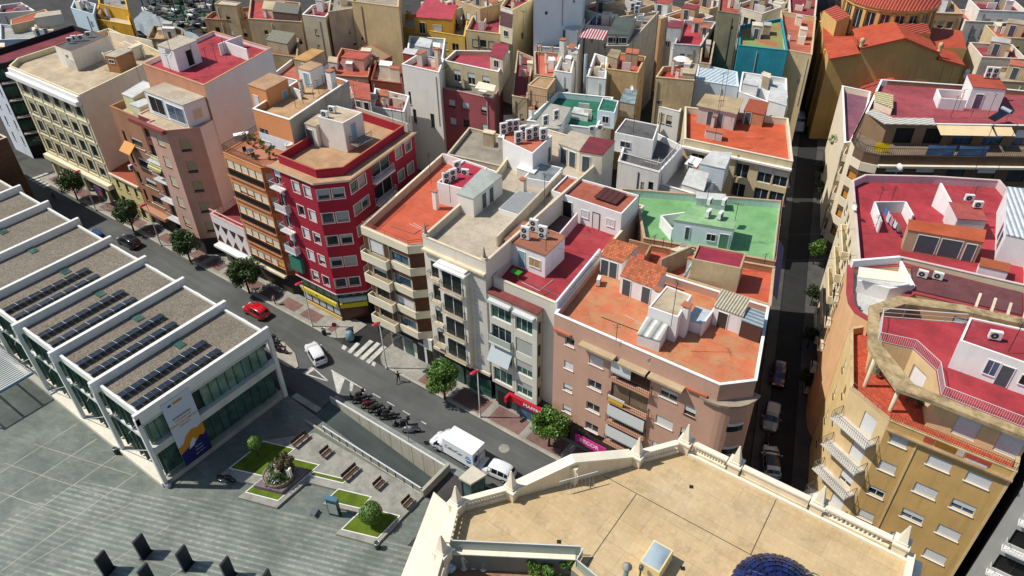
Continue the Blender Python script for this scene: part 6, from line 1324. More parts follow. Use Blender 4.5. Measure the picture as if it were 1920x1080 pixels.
b.hut(quad(17.5, 2, 0, (335, 205), (500, 225), (550, 140), (370, 125)), 2.2, WHITE, ribbed('e8e8e4', 'c4c6c4', .6, .2, .5, 'metal_sheet'), zb=15.2, doors=((0, .3, .1, .8, 1.9, DOORB),)); b.hut(quad(17.5, 2, 0, (405, 225), (490, 240), (505, 205), (425, 195)), 3.0, WHITE, WHITEF, zb=14.6)
a_ = Vector((*P(T(2, 0, 500, 280), 16.8), 16.8)); c_ = Vector((*P(T(2, 0, 690, 305), 16.8), 16.8)); d_ = c_ - a_; m_ = MB(); m_.box(a_, d_, Vector((-d_.y, d_.x, 0)).normalized() * 2.6 + Vector((0, 0, .9)), (0, 0, .06), ribbed('d9d0cc', 'a83a48', .5, -math.atan2(d_.y, d_.x), .8, 'awning_cloth')); m_.build('awning', b.root)
b = HB('big blank bluish white apartment block at the top of the picture', 27, [(*P((1000, 82), 15.5),), (*P((1090, 68), 15.5),), (*P((1100, -40), 20),), (*P((1003, -40), 20),)], stucco('dfe5e8', .05, .15), WHITEF, .8, short='blank white block', name='apartment_block')
b = HB('tall beige house with white front, one grilled window and maroon roof', 19.0, px(19, (938, 12), (961, 19), (1001, -2), (960, -20)), stucco('c9b183', .12, .4), floor('8d3d44', '78343b'), .8, ((0, 1, (3.5,), 1.2, 1.3),), walls={0: WH2}, short='tall beige house')
b = HB('house with a tall olive grey blank wall facing the camera', 21.5, px(21.5, (1346, 21), (1387, 27), (1392, -10), (1350, -14)), stucco('7f7a62', .25, .7), floor('b55a48', '9d4d3e'), .5, short='olive wall house')
b = HB('patchy white house with crimson terrace and small maroon roofed room', 16.6, quad(16.6, 2, 0, (1215, 330), (1415, 345), (1530, 165), (1290, 150)), stucco('c5c5c0', .35, .7), floor('c4424c', 'a93a43'), .8, ((0, 2, (2.2,), .9, 1.2),), short='patchy white house')
b.hut(quad(18.4, 2, 0, (1165, 205), (1270, 215), (1290, 165), (1185, 160)), 2.5, stucco('cfcdc8', .3, .6), floor('96464a', '803b40'), zb=16, name='roof_room')
b = HB('house with a deep rust coloured light court beside the olive wall', 16.2, quad(16.2, 2, 0, (1405, 470), (1490, 480), (1540, 210), (1440, 205)), OLD, floor('7d3a22', '66301d'), 2.2, short='rust court house')
NET = plain('2f9fae', .8, amp=.25, name='scaffold_net', sc=.8)
b = HB('house wrapped in turquoise scaffold netting with a green and red roof', 17.5, px(17.5, (1385, 85), (1477, 95), (1466, 34), (1388, 48)), stucco('2f8f9d', .25, .5, .3), floor('6fb060', 'c06a50', sc=.25), .5, short='turquoise netted house', cop=NET)
b = HB('white street house with three white roof rooms below the turquoise house', 15.3, px(15.3, (1385, 172), (1477, 205), (1475, 147), (1392, 135)), stucco('dcd6cc', .1, .3), floor('c9d2d6', 'b5bec2'), .7, ((0, 3, (2.4,), 1.0, 1.3),), short='white street house', cop=WHITE)
b.hut(px(16.5, (1392, 160), (1420, 166), (1425, 148), (1400, 143)), 2.2, WHITE, WHITEF); b.hut(px(16.5, (1440, 190), (1474, 200), (1475, 172), (1445, 165)), 2.0, WHITE, WHITEF); b.wallseg(px(15.3, (1425, 175), (1470, 192)), 1.5, WHITE)
# left of the middle
z = 18.6
b = HB('white walled house with narrow slit windows and red roof terrace', z, quad(z, 1, 0, (1092, 482), (1372, 545), (1410, 440), (1205, 412)), stucco('e3ded4', .05, .2), floor('c9644f', 'b05645'), .9, fin=False, short='slit window house', cop=WHITE)
for q, w_, h_ in (((1155, 735), .5, 2.2), ((1192, 870), .7, 2.4), ((1325, 905), .8, 2.4)): b.wpx(0, [T(1, 0, *q)], w_, h_, frame=FRAME_D, shut=None, frac=0, bars=1)
b.chimney(P(T(1, 0, 1370, 520), 17.7), 3.2, .7, stucco('d9bfa5')); b.finish()
z = 15.2
b = HB('dusty rose house with six windows and a balustraded roof gallery', z, quad(z, 1, 0, (1385, 655), (1785, 745), (1850, 600), (1440, 520)), ROSE, floor('8d8a86', '77746f'), .9, fin=False, short='rose house', cop=stucco('b58a80', .15), walls={1: stucco('7d4a4a')})
for q in ((1470, 775), (1572, 790), (1712, 822), (1480, 910), (1580, 925), (1718, 955)): b.wpx(0, [T(1, 0, *q)], 1.2, 1.2, frame=FRAME_D, bars=2)
b.finish(); bu = Bld('', 18.3, quad(18.3, 1, 0, (1410, 455), (1818, 540), (1905, 385), (1495, 378)), stucco('c9bb96', .12, .4), floor('b84a58', 'a0404d'), root=b.root, z0=14.3, ph=.8, cop=COPW)
bu.even(0, 3, [16.2], 1.4, 2.0, shut=SHUT, frac=.4); bu.hut(quad(19.4, 1, 0, (1755, 445), (1850, 470), (1895, 360), (1790, 345)), 2.4, COPC, floor('a84350', '8f3844'), wins=((0, .5, .9, .9, 1.1, IRON),)); bu.slab(quad(17.2, 1, 0, (1640, 650), (1785, 675), (1800, 630), (1670, 600)), 17.0, CREAM, .1, 'canopy'); bu.finish()
z = 14.6
b = HB('yellow apartment house with planted terrace and pink upper storey', z, quad(z, 1, 0, (1100, 200), (1565, 275), (1590, 140), (1110, 100)), YEL, floor('9d9a90', '868378'), .9, ((0, 5, (2.4, 5.2), 1.5, 1.5),), short='yellow terrace house')
b.hut(quad(17, 1, 0, (1185, 130), (1470, 150), (1520, 20), (1280, -10)), 3.2, stucco('d9a540', .12), floor('c44d58', 'b0434d'), zb=13.8, wins=((0, .2, .3, 1.2, 2.0, GLASS), (0, .6, .6, 1.6, 1.4, SHUT)), name='upper_storey')
b = HB('beige apartment house with maroon roof terrace and shuttered windows below', 16.0, quad(16, 1, 0, (1572, 225), (1830, 255), (1840, 110), (1640, 85)), stucco('d0ba8c', .12, .4), floor('8a3a46', 'b04a55'), .9, ((0, 3, (2.2, 5.0), 1.3, 1.4),), short='beige shutter house'); b.hut(quad(17.5, 1, 0, (1830, 210), (1920, 235), (1930, 80), (1840, 60)), 3.0, stucco('dccfae', .1), floor('5d3d3a', '4d332f'), wins=((0, .5, 1.2, 1.0, 1.0, IRON),))
b = HB('house with a huge beige blank side wall and dark staircase shadow', 21, [P(T(1, 0, 750, 250), 15), P(T(1, 0, 1095, 300), 15), P(T(1, 0, 1090, -60), 19), P(T(1, 0, 740, -80), 19)], stucco('cbb285', .14, .45), floor('b0a48e', '998e79'), .6, short='beige gable house')
b = HB('small ochre and plum house with tan roof in front of the beige wall', 13.8, quad(13.8, 1, 0, (790, 225), (925, 240), (1010, 140), (830, 130)), stucco('8a4d55', .15), floor('c9b070', 'ad955b'), .5, ((0, 1, (2.2,), .9, 1.3),), walls={1: stucco('d9ad52', .15)}, short='plum house')
b = HB('grey towering house with stepped beige walls and white edged terrace', 18.6, quad(18.6, 1, 0, (345, 110), (520, 130), (640, -10), (420, 40)), stucco('cbbda0', .18, .5), floor('9c4048', '863740'), .6, ((0, 1, (3.0, 6.0), .7, 1.0),), short='grey stepped house', cop=WHITE)
b = HB('beige house behind the stepped one with long shaded side', 19.5, quad(19.5, 1, 0, (540, 90), (740, 60), (760, -60), (560, -40)), stucco('c4b391', .18, .5), floor('a8a090', '918a7b'), .5, short='shaded beige house')
b = HB('row house with brick red roof terrace and ribbed beige back wall', 16.8, quad(16.8, 1, 0, (-60, 140), (340, 165), (330, 20), (-40, -20)), stucco('bfa884', .2, .6), floor('c95a44', 'a83f48'), .7, short='ribbed wall house')
b.hut(quad(18.4, 1, 0, (120, 75), (310, 95), (330, 30), (150, 5)), 2.0, stucco('6d5a50', .2), ribbed('8d8a7a', '6f6c5f', .5, .3, .8, 'fibre_sheet'), name='roof_shed'); b.hut(quad(17.9, 1, 0, (45, 60), (180, 75), (215, 10), (60, 0)), 1.6, COPC, floor('d8c49a', 'bda981'))
b = HB('old house with grey ribbed lean-to roof and open brown loft', 15.2, quad(15.2, 1, 0, (80, 400), (310, 430), (320, 290), (100, 250)), stucco('a8946f', .25, .7), floor('a8664a', '8f563e'), .6, short='lean-to house'); b.hut(quad(16.8, 1, 0, (75, 290), (230, 320), (295, 260), (130, 235)), 1.9, OLD, ribbed('9a9682', '7b7868', .5, .3, .8, 'fibre_sheet'), name='lean_to', slope=.5)
b = HB('white and beige house with tan roofed stair room and twin chimneys', 14.6, quad(14.6, 1, 0, (120, 560), (370, 620), (540, 480), (300, 420)), WH2, SALMON, .8, short='twin chimney house', cop=WHITE)
b.hut(quad(17.0, 1, 0, (280, 435), (380, 455), (510, 375), (420, 358)), 2.6, OLD, floor('d3a568', 'b88c54'), zb=14.2, doors=((0, .7, .1, .8, 2.0, DOORT),))
b = HB('low terracotta roofed house with blue tarpaulin and pink patched walls', 13.6, quad(13.6, 1, 0, (540, 560), (840, 580), (880, 400), (640, 360)), stucco('bd8a70', .25, .6), floor('d06a4c', 'b85a40'), .6, short='terracotta house'); b.hut(quad(15.6, 1, 0, (635, 405), (800, 425), (860, 380), (690, 365)), 2.0, stucco('d8ad98', .3, .6), floor('c86250', 'b05344'), name='roof_room')
b.hut(quad(14.8, 1, 0, (535, 440), (600, 450), (610, 410), (545, 400)), 1.2, WH2, OLD, name='roof_box')
b = HB('house under a big tan tiled gable roof among flat terraces', 13.2, quad(13.2, 1, 0, (860, 500), (1020, 420), (860, 320), (770, 370)), stucco('8d5a40', .2), ribbed('b59a78', '8a7458', .5, .5, .8, 'clay_tiles'), .05, short='tan tiled house')
b = HB('half demolished brick house with rubble on its roof', 13.6, quad(13.6, 1, 0, (860, 600), (1095, 630), (1090, 500), (900, 460)), brick('9a4a36', '7d5a48', plane='w'), floor('b9a896', '8f6a55', sc=1.2), .8, ((0, 3, (2.4,), .9, 1.0),), short='brick ruin')
b = HB('red topped white house with dark crimson patio behind the red corner building', 14.2, quad(14.2, 1, 0, (870, 800), (1110, 840), (1150, 720), (890, 660)), WH2, floor('94343c', 'c45f48', sc=.2), 1.0, short='crimson patio house', cop=WHITE)
b = HB('grey sheet roofed house with two blue doors between red and orange buildings', 14.6, quad(14.6, 1, 0, (530, 850), (870, 870), (880, 700), (680, 650)), GRY, ORED, .5, short='sheet roof house'); b.hut(quad(16.4, 1, 0, (540, 790), (740, 720), (690, 680), (620, 690)), 2.0, GRY, ribbed('b3ac98', '8f8978', .6, .4, .8, 'fibre_sheet'), name='roof_shed'); b.hut(quad(16.4, 1, 0, (740, 740), (860, 760), (850, 640), (700, 610)), 2.4, stucco('d8cbbf', .1), floor('c66a54', 'ad5b48'), doors=((0, .2, .1, .8, 1.9, DOORB), (0, .7, .1, .8, 1.9, DARK)))
b = HB('white concrete pavilion roof with fins and open terrace', 14.4, quad(14.4, 1, 0, (1130, 400), (1400, 440), (1420, 290), (1150, 270)), stucco('c9cac6', .15, .4), floor('b5b5b0', '9d9d98'), .9, short='finned white house', cop=WHITE); b.hut(quad(16.4, 1, 0, (1190, 330), (1300, 350), (1320, 290), (1230, 270)), 2.6, stucco('bdbfbc', .15), WHITEF); b.hut(quad(15.6, 1, 0, (1100, 395), (1190, 410), (1215, 370), (1120, 360)), 2.0, stucco('a84a3c', .15), WHITEF)
# between the red corner and the cream houses
b = HB('small house with green sheet roof behind the red corner building', 9.5, [(-61.0, 64.5), (-54.5, 65.2), (-56.5, 72.0), (-63.0, 71.0)], stucco('bdb09a', .2, .5), floor('5f7d70', '52695f'), .1, short='green sheet house')
b = HB('low stone house with weedy gravel roof and glass canopy', 10.5, [(-54.0, 65.3), (-50.0, 65.4), (-53.0, 76), (-59, 75)], stucco('c0b49c', .2, .5), floor('a59a6a', '8a8055', sc=1.0), .4, short='weedy roof house')
b = HB('low house with weathered grey yard between rose and cream houses', 11.5, [(-66.5, 74.0), (-57.5, 75.5), (-60.0, 84), (-69.5, 83)], stucco('c4b79c', .2, .5), floor('a89f90', '918979'), .6, ((0, 2, (2.5,), 1.0, 1.5),), short='grey yard house')
# upper left corner
b = HB('pale blue blank walled house beside the yellow terraces', 17.0, quad(17, 0, 0, (530, 60), (700, 110), (720, 30), (560, -10)), stucco('c5d6dc', .05, .15), DKFLOOR, .5, short='pale blue house')
b = HB('bright yellow house with white roof patio and small dormer box', 15.6, quad(15.6, 0, 0, (700, 140), (985, 190), (940, 60), (740, 30)), stucco('cf9a2c', .14, .3), floor('d3ccb8', 'b9b29e'), .9, short='bright yellow house', cop=stucco('d9a93c', .1)); b.hut(quad(17, 0, 0, (640, 60), (745, 85), (750, 50), (680, 35)), 1.6, stucco('b98d4a', .15), floor('b08a55', '99774a'), name='roof_box')
b = HB('yellow balustraded villa at the very top edge of the picture', 17.0, quad(17, 0, 0, (740, 30), (960, 75), (930, -60), (730, -60)), stucco('d9aa3a', .14), floor('a8a09c', '8f8884'), .9, short='top yellow villa')
b = HB('beige house with a striped red tiled roof in the upper left corner', 14.6, quad(14.6, 0, 0, (80, 190), (390, 120), (340, 70), (80, 150)), WARM, ribbed('d0785a', 'a34a36', .5, .2, .8, 'clay_tiles'), .05, short='striped tile house'); b.hut(quad(15, 0, 0, (275, 190), (480, 160), (470, 130), (300, 150)), 1.8, stucco('d0c6b4', .1), BEIGE)
b = HB('white edged maroon terrace house in the top left corner', 14.8, quad(14.8, 0, 0, (-20, 100), (260, 80), (160, 20), (0, 40)), stucco('cfc9c0', .12), floor('a84c54', '914048'), .9, short='corner maroon house', cop=WHITE)
b = HB('long low white factory shed with pipes left of the office block', 13.4, quad(13.4, 0, 0, (0, 300), (480, 280), (420, 230), (0, 180)), stucco('c5ccd0', .12), floor('b5b5ae', '9c9c96'), .6, short='white shed')
b = HB('house with green artificial lawn terrace left of the office block', 12.5, quad(12.5, 0, 0, (-40, 470), (110, 470), (110, 390), (-40, 390)), stucco('4d4a46', .15), GRASS, .6, short='lawn terrace house')
b = HB('beige square tower house right of the building site', 17.4, quad(17.4, 0, 0, (1605, 30), (1770, 45), (1810, 20), (1650, 0)), stucco('b59f7c', .2, .5), floor('d8cdb9', 'c0b59f'), .1, ((0, 1, (2.5, 5.5), .9, 1.2), (1, 1, (2.2, 5.0), .9, 1.2)), short='square tower house')
b = HB('brown house with a red terrace between tower house and ribbed wall', 14.4, quad(14.4, 0, 0, (1530, 140), (1900, 160), (1960, 40), (1590, 90)), stucco('b08f68', .2, .5), floor('c05a4c', '8d3a40'), .7, ((0, 3, (2.4,), 1.0, 1.5),), short='brown terrace house')
b = HB('low brown walled terrace house with wooden fence in front of the building site', 12.6, quad(12.6, 0, 0, (1100, 290), (1370, 300), (1370, 220), (1150, 190)), stucco('a08a68', .2), floor('c9a87c', 'b09068'), .8, short='fenced brown house')
b = HB('salmon house with white yard walls right of the office block', 14.0, quad(14, 0, 0, (1500, 430), (1900, 400), (1760, 290), (1540, 330)), WH2, SALMON, .9, short='salmon yard house', cop=WHITE)
# building site
st_ = thing('building_site', 'dark building site with torn grey tarpaulin and scattered white debris', 'building site', (*P(T(0, 0, 1300, 150), 6), 0))
m_ = MB(); m_.prism(quad(6, 0, 0, (1000, 260), (1560, 300), (1600, -40), (1050, -60)), 0, 6, floor('4a4d4c', '35383a', sc=.3), bottom=False); m_.build('excavation', st_)
m_ = MB(); rows = []
p0 = Vector((*P(T(0, 0, 1080, 70), 9.5), 9.5)); p1 = Vector((*P(T(0, 0, 1500, 280), 9.5), 9.5)); dd = p1 - p0; nn_ = Vector((dd.y, -dd.x, 0)).normalized()
for i in range(14): rows.append([p0 + dd * i / 13 + nn_ * (j * .9) + Vector((0, 0, -j * .55 + R.uniform(-.35, .35))) for j in range(6)])
m_.grid(rows, plain('8d979a', .5, amp=.35, name='tarpaulin', sc=1.2), False); m_.build('tarpaulin', st_)
m_ = MB()
for i in range(150):
    c = P(T(0, 0, R.uniform(1060, 1580), R.uniform(-30, 240)), 6.3); m_.box((c[0], c[1], 6.0 + R.random()), (R.uniform(.3, 2.6), R.uniform(-1, 1), R.uniform(-.3, .5)), (R.uniform(-.4, .4), R.uniform(.2, .9), 0), (0, 0, R.uniform(.1, .9)), R.choice((WH2, CONC, OLD, DARK, STEEL, plain('4d8a5a', .7))))
m_.build('debris', st_)
for i in range(12):
    c = P(T(0, 0, 1090 + i * 42, R.uniform(0, 200)), 6); m_ = MB(); m_.tube([(*c, 6), (c[0], c[1], 11 + R.random() * 2)], .12, IRON, 5); m_.build('scaffold_pole', st_)
# far rows that close the view at the top of the picture
FW = [stucco(c, .14, .4) for c in ('cbb58c', 'd8cdb8', 'bfa884', 'c9a27c', 'dfd9cf')]; FRF = [floor(*c) for c in (('c0584a', 'a84c42'), ('b9ab94', 'a0937e'), ('c9745a', 'b0634c'), ('9c4048', '853640'), ('c9c5ba', 'afaba0'))]
RN = ('red', 'beige', 'terracotta', 'maroon', 'pale grey')
k_ = 0
for (x, y, z, lab) in ((1130, 15, 15, 'next to the blank white block'), (1185, 8, 16, 'behind the long grey house'), (1240, 20, 15, 'beyond the orange pyramid roof'), (1290, 30, 15, 'left of the olive wall'), (1325, 5, 16, 'behind the olive wall'), (1420, 12, 16, 'behind the netted house'), (1455, 5, 15, 'at the head of the narrow street'), (1180, 40, 13, 'in front of the long grey house'), (1310, 60, 14, 'over the patchy white house'), (640, 12, 17, 'behind the grey stepped house'), (840, 6, 17, 'behind the yellow terrace house'), (900, 2, 18, 'behind the beige shutter house'), (1760, 12, 16, 'right of the church drum'), (1840, 30, 15, 'beyond the church'), (1900, 60, 16, 'right edge beyond the church'), (1870, 95, 15, 'behind the crimson roofed galleries'), (1905, 140, 14, 'by the galleries at the right edge'), (1690, -5, 17, 'behind the church drum'), (1870, 10, 17, 'topmost at the right edge')):
    c = P((x, y), z); w_, d_ = R.uniform(6, 8.5), R.uniform(6, 9); ang = rad(-14 if x < 1500 else 25); ca, sa = math.cos(ang), math.sin(ang); k_ += 1
    pts = [(c[0] + ca * i * w_ / 2 - sa * j * d_ / 2, c[1] + sa * i * w_ / 2 + ca * j * d_ / 2) for i, j in ((-1, -1), (1, -1), (1, 1), (-1, 1))]
    i_ = k_ * 3 % 5; b = HB(f'flat {RN[i_]} roofed house {lab}', z, pts, FW[k_ % 5], FRF[i_], .8, ((0, 3, (2.2, 5.0), 1.1, 1.4),), short=None)
    b.hut([(c[0] - 1.4, c[1] - .5), (c[0] + 1.4, c[1] - .2), (c[0] + 1.2, c[1] + 2.4), (c[0] - 1.6, c[1] + 2.2)], 2.3, R.choice((WH2, OLD, WARM)), FRF[(i_ + 1) % 5], doors=((0, .4, .1, .9, 1.9, DOORB),))

for i, (v0, v1, z, lab) in enumerate(((128, 148, 17, 'tall cream house along the narrow street beside the netted house'), (148.2, 175, 16, 'long ochre house lining the narrow street opposite the church'), (175.2, 215, 16.5, 'far brown house closing the dark end of the narrow street'))):
    HB(lab, z, [(LV(v0) - 5.5, v0), (LV(v0) - .7, v0), (LV(v1) - .7, v1), (LV(v1) - 7.5, v1)], FW[i], FRF[(i + 2) % 5], .8, ((1, 6, (2.4, 5.4, 8.4), 1.1, 1.6),), short=None)
for i, (v0, v1, z, lab) in enumerate(((160, 190, 16, 'long house beyond the church lining the narrow street'), (190.2, 222, 15, 'far house on the church side at the end of the street'))):
    HB(lab, z, [(RL(v0) + .3, v0), (RL(v0) + 9, v0), (RL(v1) + 9, v1), (RL(v1) + .3, v1)], FW[i + 2], FRF[i], .8, ((3, 6, (2.4, 5.4, 8.4), 1.1, 1.6),), short=None)
# ================================================================ trees and plants
def mat_leaf(c, name='leaves'):
    n = NT(name); a = alb(c); g = n.n('ShaderNodeNewGeometry'); no = n.noise(n.pos(), 1.3, 3, .6)
    c1 = n.mix(n.ramp(no, .3, .7), [x * .55 for x in a], a); c2 = n.mix(n.ramp(g.outputs['Random Per Island'], 0, 1), c1, [x * 1.35 for x in a])
    return n.fin(c2, .45, spec=.5)
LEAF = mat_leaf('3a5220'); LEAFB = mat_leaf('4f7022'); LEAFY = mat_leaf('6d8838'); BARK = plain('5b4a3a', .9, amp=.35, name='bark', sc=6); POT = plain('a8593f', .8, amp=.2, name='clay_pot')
def leaf_mesh(mb, c, r, n, size, m, squash=.85, clumps=14, seed=1, hollow=.45):
    rr = random.Random(seed); cs = []
    for i in range(clumps):
        a = rr.uniform(0, 6.28318); z = rr.uniform(-.85, 1); q = math.sqrt(1 - z * z); k = rr.uniform(.5, .78)
        cs.append((Vector((q * math.cos(a) * r * k, q * math.sin(a) * r * k, z * r * squash * k)), rr.uniform(.28, .5) * r))
    for i in range(n):
        o, cr = rr.choice(cs); d = Vector((rr.gauss(0, 1), rr.gauss(0, 1), rr.gauss(0, 1))).normalized(); p = Vector(c) + o + d * cr * rr.uniform(hollow, 1.0) ** .5
        u = (d + Vector((rr.gauss(0, .6), rr.gauss(0, .6), rr.gauss(0, .6)))).normalized(); v = u.cross(Vector((rr.gauss(0, 1), rr.gauss(0, 1), rr.gauss(0, 1)))).normalized(); w = u.cross(v); s = size * rr.uniform(.6, 1.25)
        mb.face([p - v * s, p - w * s * .5, p + v * s, p + w * s * .5], m)
def make_tree(label, h, r, leaf, seed, name='street_tree', th=1.9, n=6500, size=.15, group=None, tr=.11):
    t = local(name, label, 'tree', group); m = MB(); rr = random.Random(seed)
    m.tube([(0, 0, 0), (.04, .02, th * .6), (0, .05, th), (0, 0, h - r * .9)], [tr * 1.35, tr, tr * .85, tr * .5], BARK, 8)
    for i in range(7):
        a = i * .9 + rr.random(); m.tube([(0, .03, th * (.85 + .1 * rr.random())), (math.cos(a) * r * .4, math.sin(a) * r * .4, th + r * .5), (math.cos(a) * r * .75, math.sin(a) * r * .75, th + r * rr.uniform(.8, 1.3))], [tr * .5, tr * .32, .02], BARK, 5)
    m.build('trunk', t); c = MB(); leaf_mesh(c, (0, 0, h - r * .9), r * 1.04, n, size, leaf, .92, 24, seed, .3); c.build('crown', t, fix=False)
    return t
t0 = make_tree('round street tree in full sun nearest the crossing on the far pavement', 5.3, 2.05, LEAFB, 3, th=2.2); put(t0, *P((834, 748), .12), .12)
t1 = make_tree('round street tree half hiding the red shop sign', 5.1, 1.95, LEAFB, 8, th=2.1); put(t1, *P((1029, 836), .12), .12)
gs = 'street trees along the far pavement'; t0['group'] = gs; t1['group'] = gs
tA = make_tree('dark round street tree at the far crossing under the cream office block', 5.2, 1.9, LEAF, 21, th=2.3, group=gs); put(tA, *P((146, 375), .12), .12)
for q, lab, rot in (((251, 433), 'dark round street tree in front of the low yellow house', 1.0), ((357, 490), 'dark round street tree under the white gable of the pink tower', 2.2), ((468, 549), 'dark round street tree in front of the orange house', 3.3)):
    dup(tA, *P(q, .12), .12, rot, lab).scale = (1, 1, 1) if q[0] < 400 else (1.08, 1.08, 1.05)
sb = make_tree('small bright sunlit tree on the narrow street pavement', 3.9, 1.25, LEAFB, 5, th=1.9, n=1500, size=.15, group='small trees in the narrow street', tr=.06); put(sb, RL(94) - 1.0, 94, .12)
sc_ = make_tree('small tree in the narrow street half lit beside the cream galleries', 3.3, 1.1, mat_leaf('26361a'), 15, th=1.7, n=1500, size=.13, group='small trees in the narrow street', tr=.06)  # leaf colour darkened to stand for the shade in the street
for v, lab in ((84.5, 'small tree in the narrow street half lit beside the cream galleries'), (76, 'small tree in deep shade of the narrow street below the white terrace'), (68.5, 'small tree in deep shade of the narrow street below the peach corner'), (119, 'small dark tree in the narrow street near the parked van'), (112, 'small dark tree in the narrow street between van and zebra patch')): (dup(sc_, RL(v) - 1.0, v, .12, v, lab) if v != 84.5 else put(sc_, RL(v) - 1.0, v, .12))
def palm(label, x, y, z, h, seed):
    t = local('palm_tree', label, 'tree'); m = MB(); m.tube([(0, 0, 0), (.1, .1, h * .5), (0, .1, h)], [.22, .17, .15], BARK, 8); m.build('trunk', t); c = MB(); rr = random.Random(seed)
    for i in range(16):
        a = i * 6.28318 / 16 + rr.random() * .3; el = rr.uniform(-.1, .9); L = 2.3; pr = None
        for k in range(9):
            f = k / 8; p = Vector((math.cos(a) * L * f, math.sin(a) * L * f, h + L * (el * f - .75 * f * f))); sd = Vector((-math.sin(a), math.cos(a), 0))
            if pr is not None:
                for s_ in (-1, 1): c.face([pr, p, p + sd * s_ * .5 * (1 - f * .6) + Vector((0, 0, -.18)), pr + sd * s_ * .5 * (1 - f * .6) + Vector((0, 0, -.22))], LEAF)
            pr = p
    c.build('crown', t, fix=False); put(t, x, y, z)
palm('feathery palm tree beside the turret of the church', *P(T(3, 0, 600, 690), 5), 0, 5.2, 4); palm('feathery palm behind the narrow cream house by the church', *P(T(3, 0, 420, 760), 4), 0, 4.6, 9); palm('feathery palm squeezed between apse and crimson roof', *P(T(3, 0, 770, 600), 8), 0, 7.5, 14)
# clipped garden bushes
def topiary(label, x, y, z, r, h):
    t = local('clipped_bush', label, 'bush'); m = MB(); m.tube([(0, 0, 0), (0, 0, h - r)], .07, BARK, 6); m.build('trunk', t); c = MB(); rr = random.Random(int(x * 10)); 
    for i in range(2600):
        d = Vector((rr.gauss(0, 1), rr.gauss(0, 1), rr.gauss(0, 1))).normalized(); p = Vector((0, 0, h - r)) + Vector((d.x * r, d.y * r, d.z * r * 1.05)) * rr.uniform(.8, 1.02); v = d.cross(Vector((rr.gauss(0, 1), rr.gauss(0, 1), rr.gauss(0, 1)))).normalized(); w = (d.cross(v) + d * rr.uniform(-.5, .5)).normalized(); s = rr.uniform(.05, .1); c.face([p - v * s, p - w * s, p + v * s, p + w * s], LEAFB)
    c.build('crown', t, fix=False); put(t, x, y, z)
topiary('large clipped ball bush on the lower lawn square', -37.3, 26.7, .3, 1.15, 2.75); topiary('small clipped ball tree on the shaded lawn by the monument', -53.2, 25.6, .3, .85, 2.9)
# monument: stone plinth, round planter, hedge and two white open books
t = thing('monument', 'round planted monument with two white stone slabs on a square plinth', 'monument', (-48.8, 24.9, .3))
PLN = floor('8b7b80', '77696e', sc=.8); m = MB(); m.prism([(-50.1, 22.7), (-47.1, 23.8), (-47.1, 27.3), (-50.1, 26.3)], .3, .75, PLN); m.build('plinth', t)
m = MB(); m.lathe((-48.9, 25.0, .75), [(1.6, 0), (1.64, .3), (1.64, .42), (1.54, .42), (1.5, .3)], stucco('8a7f6b', .15), 28); m.build('planter_ring', t)
m = MB(); leaf_mesh(m, (-48.9, 25.0, 1.2), 1.62, 5200, .1, LEAF, .32, 30, 4, .1); m.build('hedge', t, fix=False)
m = MB(); leaf_mesh(m, (-48.6, 25.8, 2.2), 1.05, 4200, .09, mat_leaf('5a5030'), 1.25, 18, 6, .1); m.build('clipped_figure', t, fix=False)
for x, y, r_ in ((-49.35, 24.95, .3), (-48.0, 25.25, -.1)):
    m = MB(); ca, sa = math.cos(r_), math.sin(r_); m.box((x, y, 1.2), (.5 * ca, .5 * sa, 0), (-.12 * sa, .12 * ca, 0), (-.05, .05, 1.0), stucco('cfc8bd', .1)); m.box((x + .5, y + .05, 1.2), (.22 * ca, .22 * sa, 0), (-.1, .35, 0), (-.02, .05, 1.25), stucco('ddd5c8', .06)); m.build('stone_slab', t)
m = MB(); m.box((-48.9, 24.6, 1.2), (.55, .15, 0), (-.1, .4, 0), (0, 0, .8), stucco('b5a78c', .1)); m.build('stone_block', t)
m = MB(); rr = random.Random(2)
for i in range(36): m.cbox((-48.7 + rr.uniform(-.75, .75), 24.1 + rr.uniform(-.35, .3), 1.3 + rr.random() * .18), (.08, .08, .06), stucco('e6e3ea', .05))
m.build('flowers', t)
# potted plants and terrace greenery
def plant(label, x, y, z, r, h, leaf=LEAF, n=260, seed=1, pot=True, group=None):
    t = local('potted_plant', label, 'plant', group)
    if pot: m = MB(); m.lathe((0, 0, 0), [(.16, 0), (.22, .3), (.24, .32), (.2, .32)], POT, 10); m.build('pot', t)
    c = MB(); leaf_mesh(c, (0, 0, h), r, n, .09, leaf, 1.0, 6, seed); c.build('foliage', t, fix=False); return put(t, x, y, z)
for i, (x, y, r, lab) in enumerate(((-78.6, 49.9, .55, 'bushy potted plant in the corner of the orange house terrace'), (-77.3, 49.7, .7, 'tall dark potted shrub against the orange terrace wall'), (-75.8, 50.0, .5, 'light potted plant in the middle of the orange terrace wall'), (-73.4, 49.6, .45, 'potted plant by the railing next to the red building'), (-72.9, 48.6, .5, 'yellowish potted plant in the terrace corner beside the red ledge'))): plant(lab, x, y, 19.78, r, .7 + r * .6, (LEAF, LEAF, LEAFY, LEAFB, LEAFY)[i], 420, i + 3)
for i, (q, lab) in enumerate(((T(2, 3, 190, 1010), 'leafy plant at the left of the sunken stone patio bed'), (T(2, 3, 300, 1040), 'bushy plant in the middle of the sunken stone patio bed'), (T(2, 3, 420, 1010), 'leafy plant at the right of the sunken stone patio bed'), (T(2, 3, 230, 1075), 'low plant at the front of the sunken stone patio bed'))): plant(lab, *P(q, 17), 16.0, .8, 1.1, LEAFB, 700, i + 9, False)
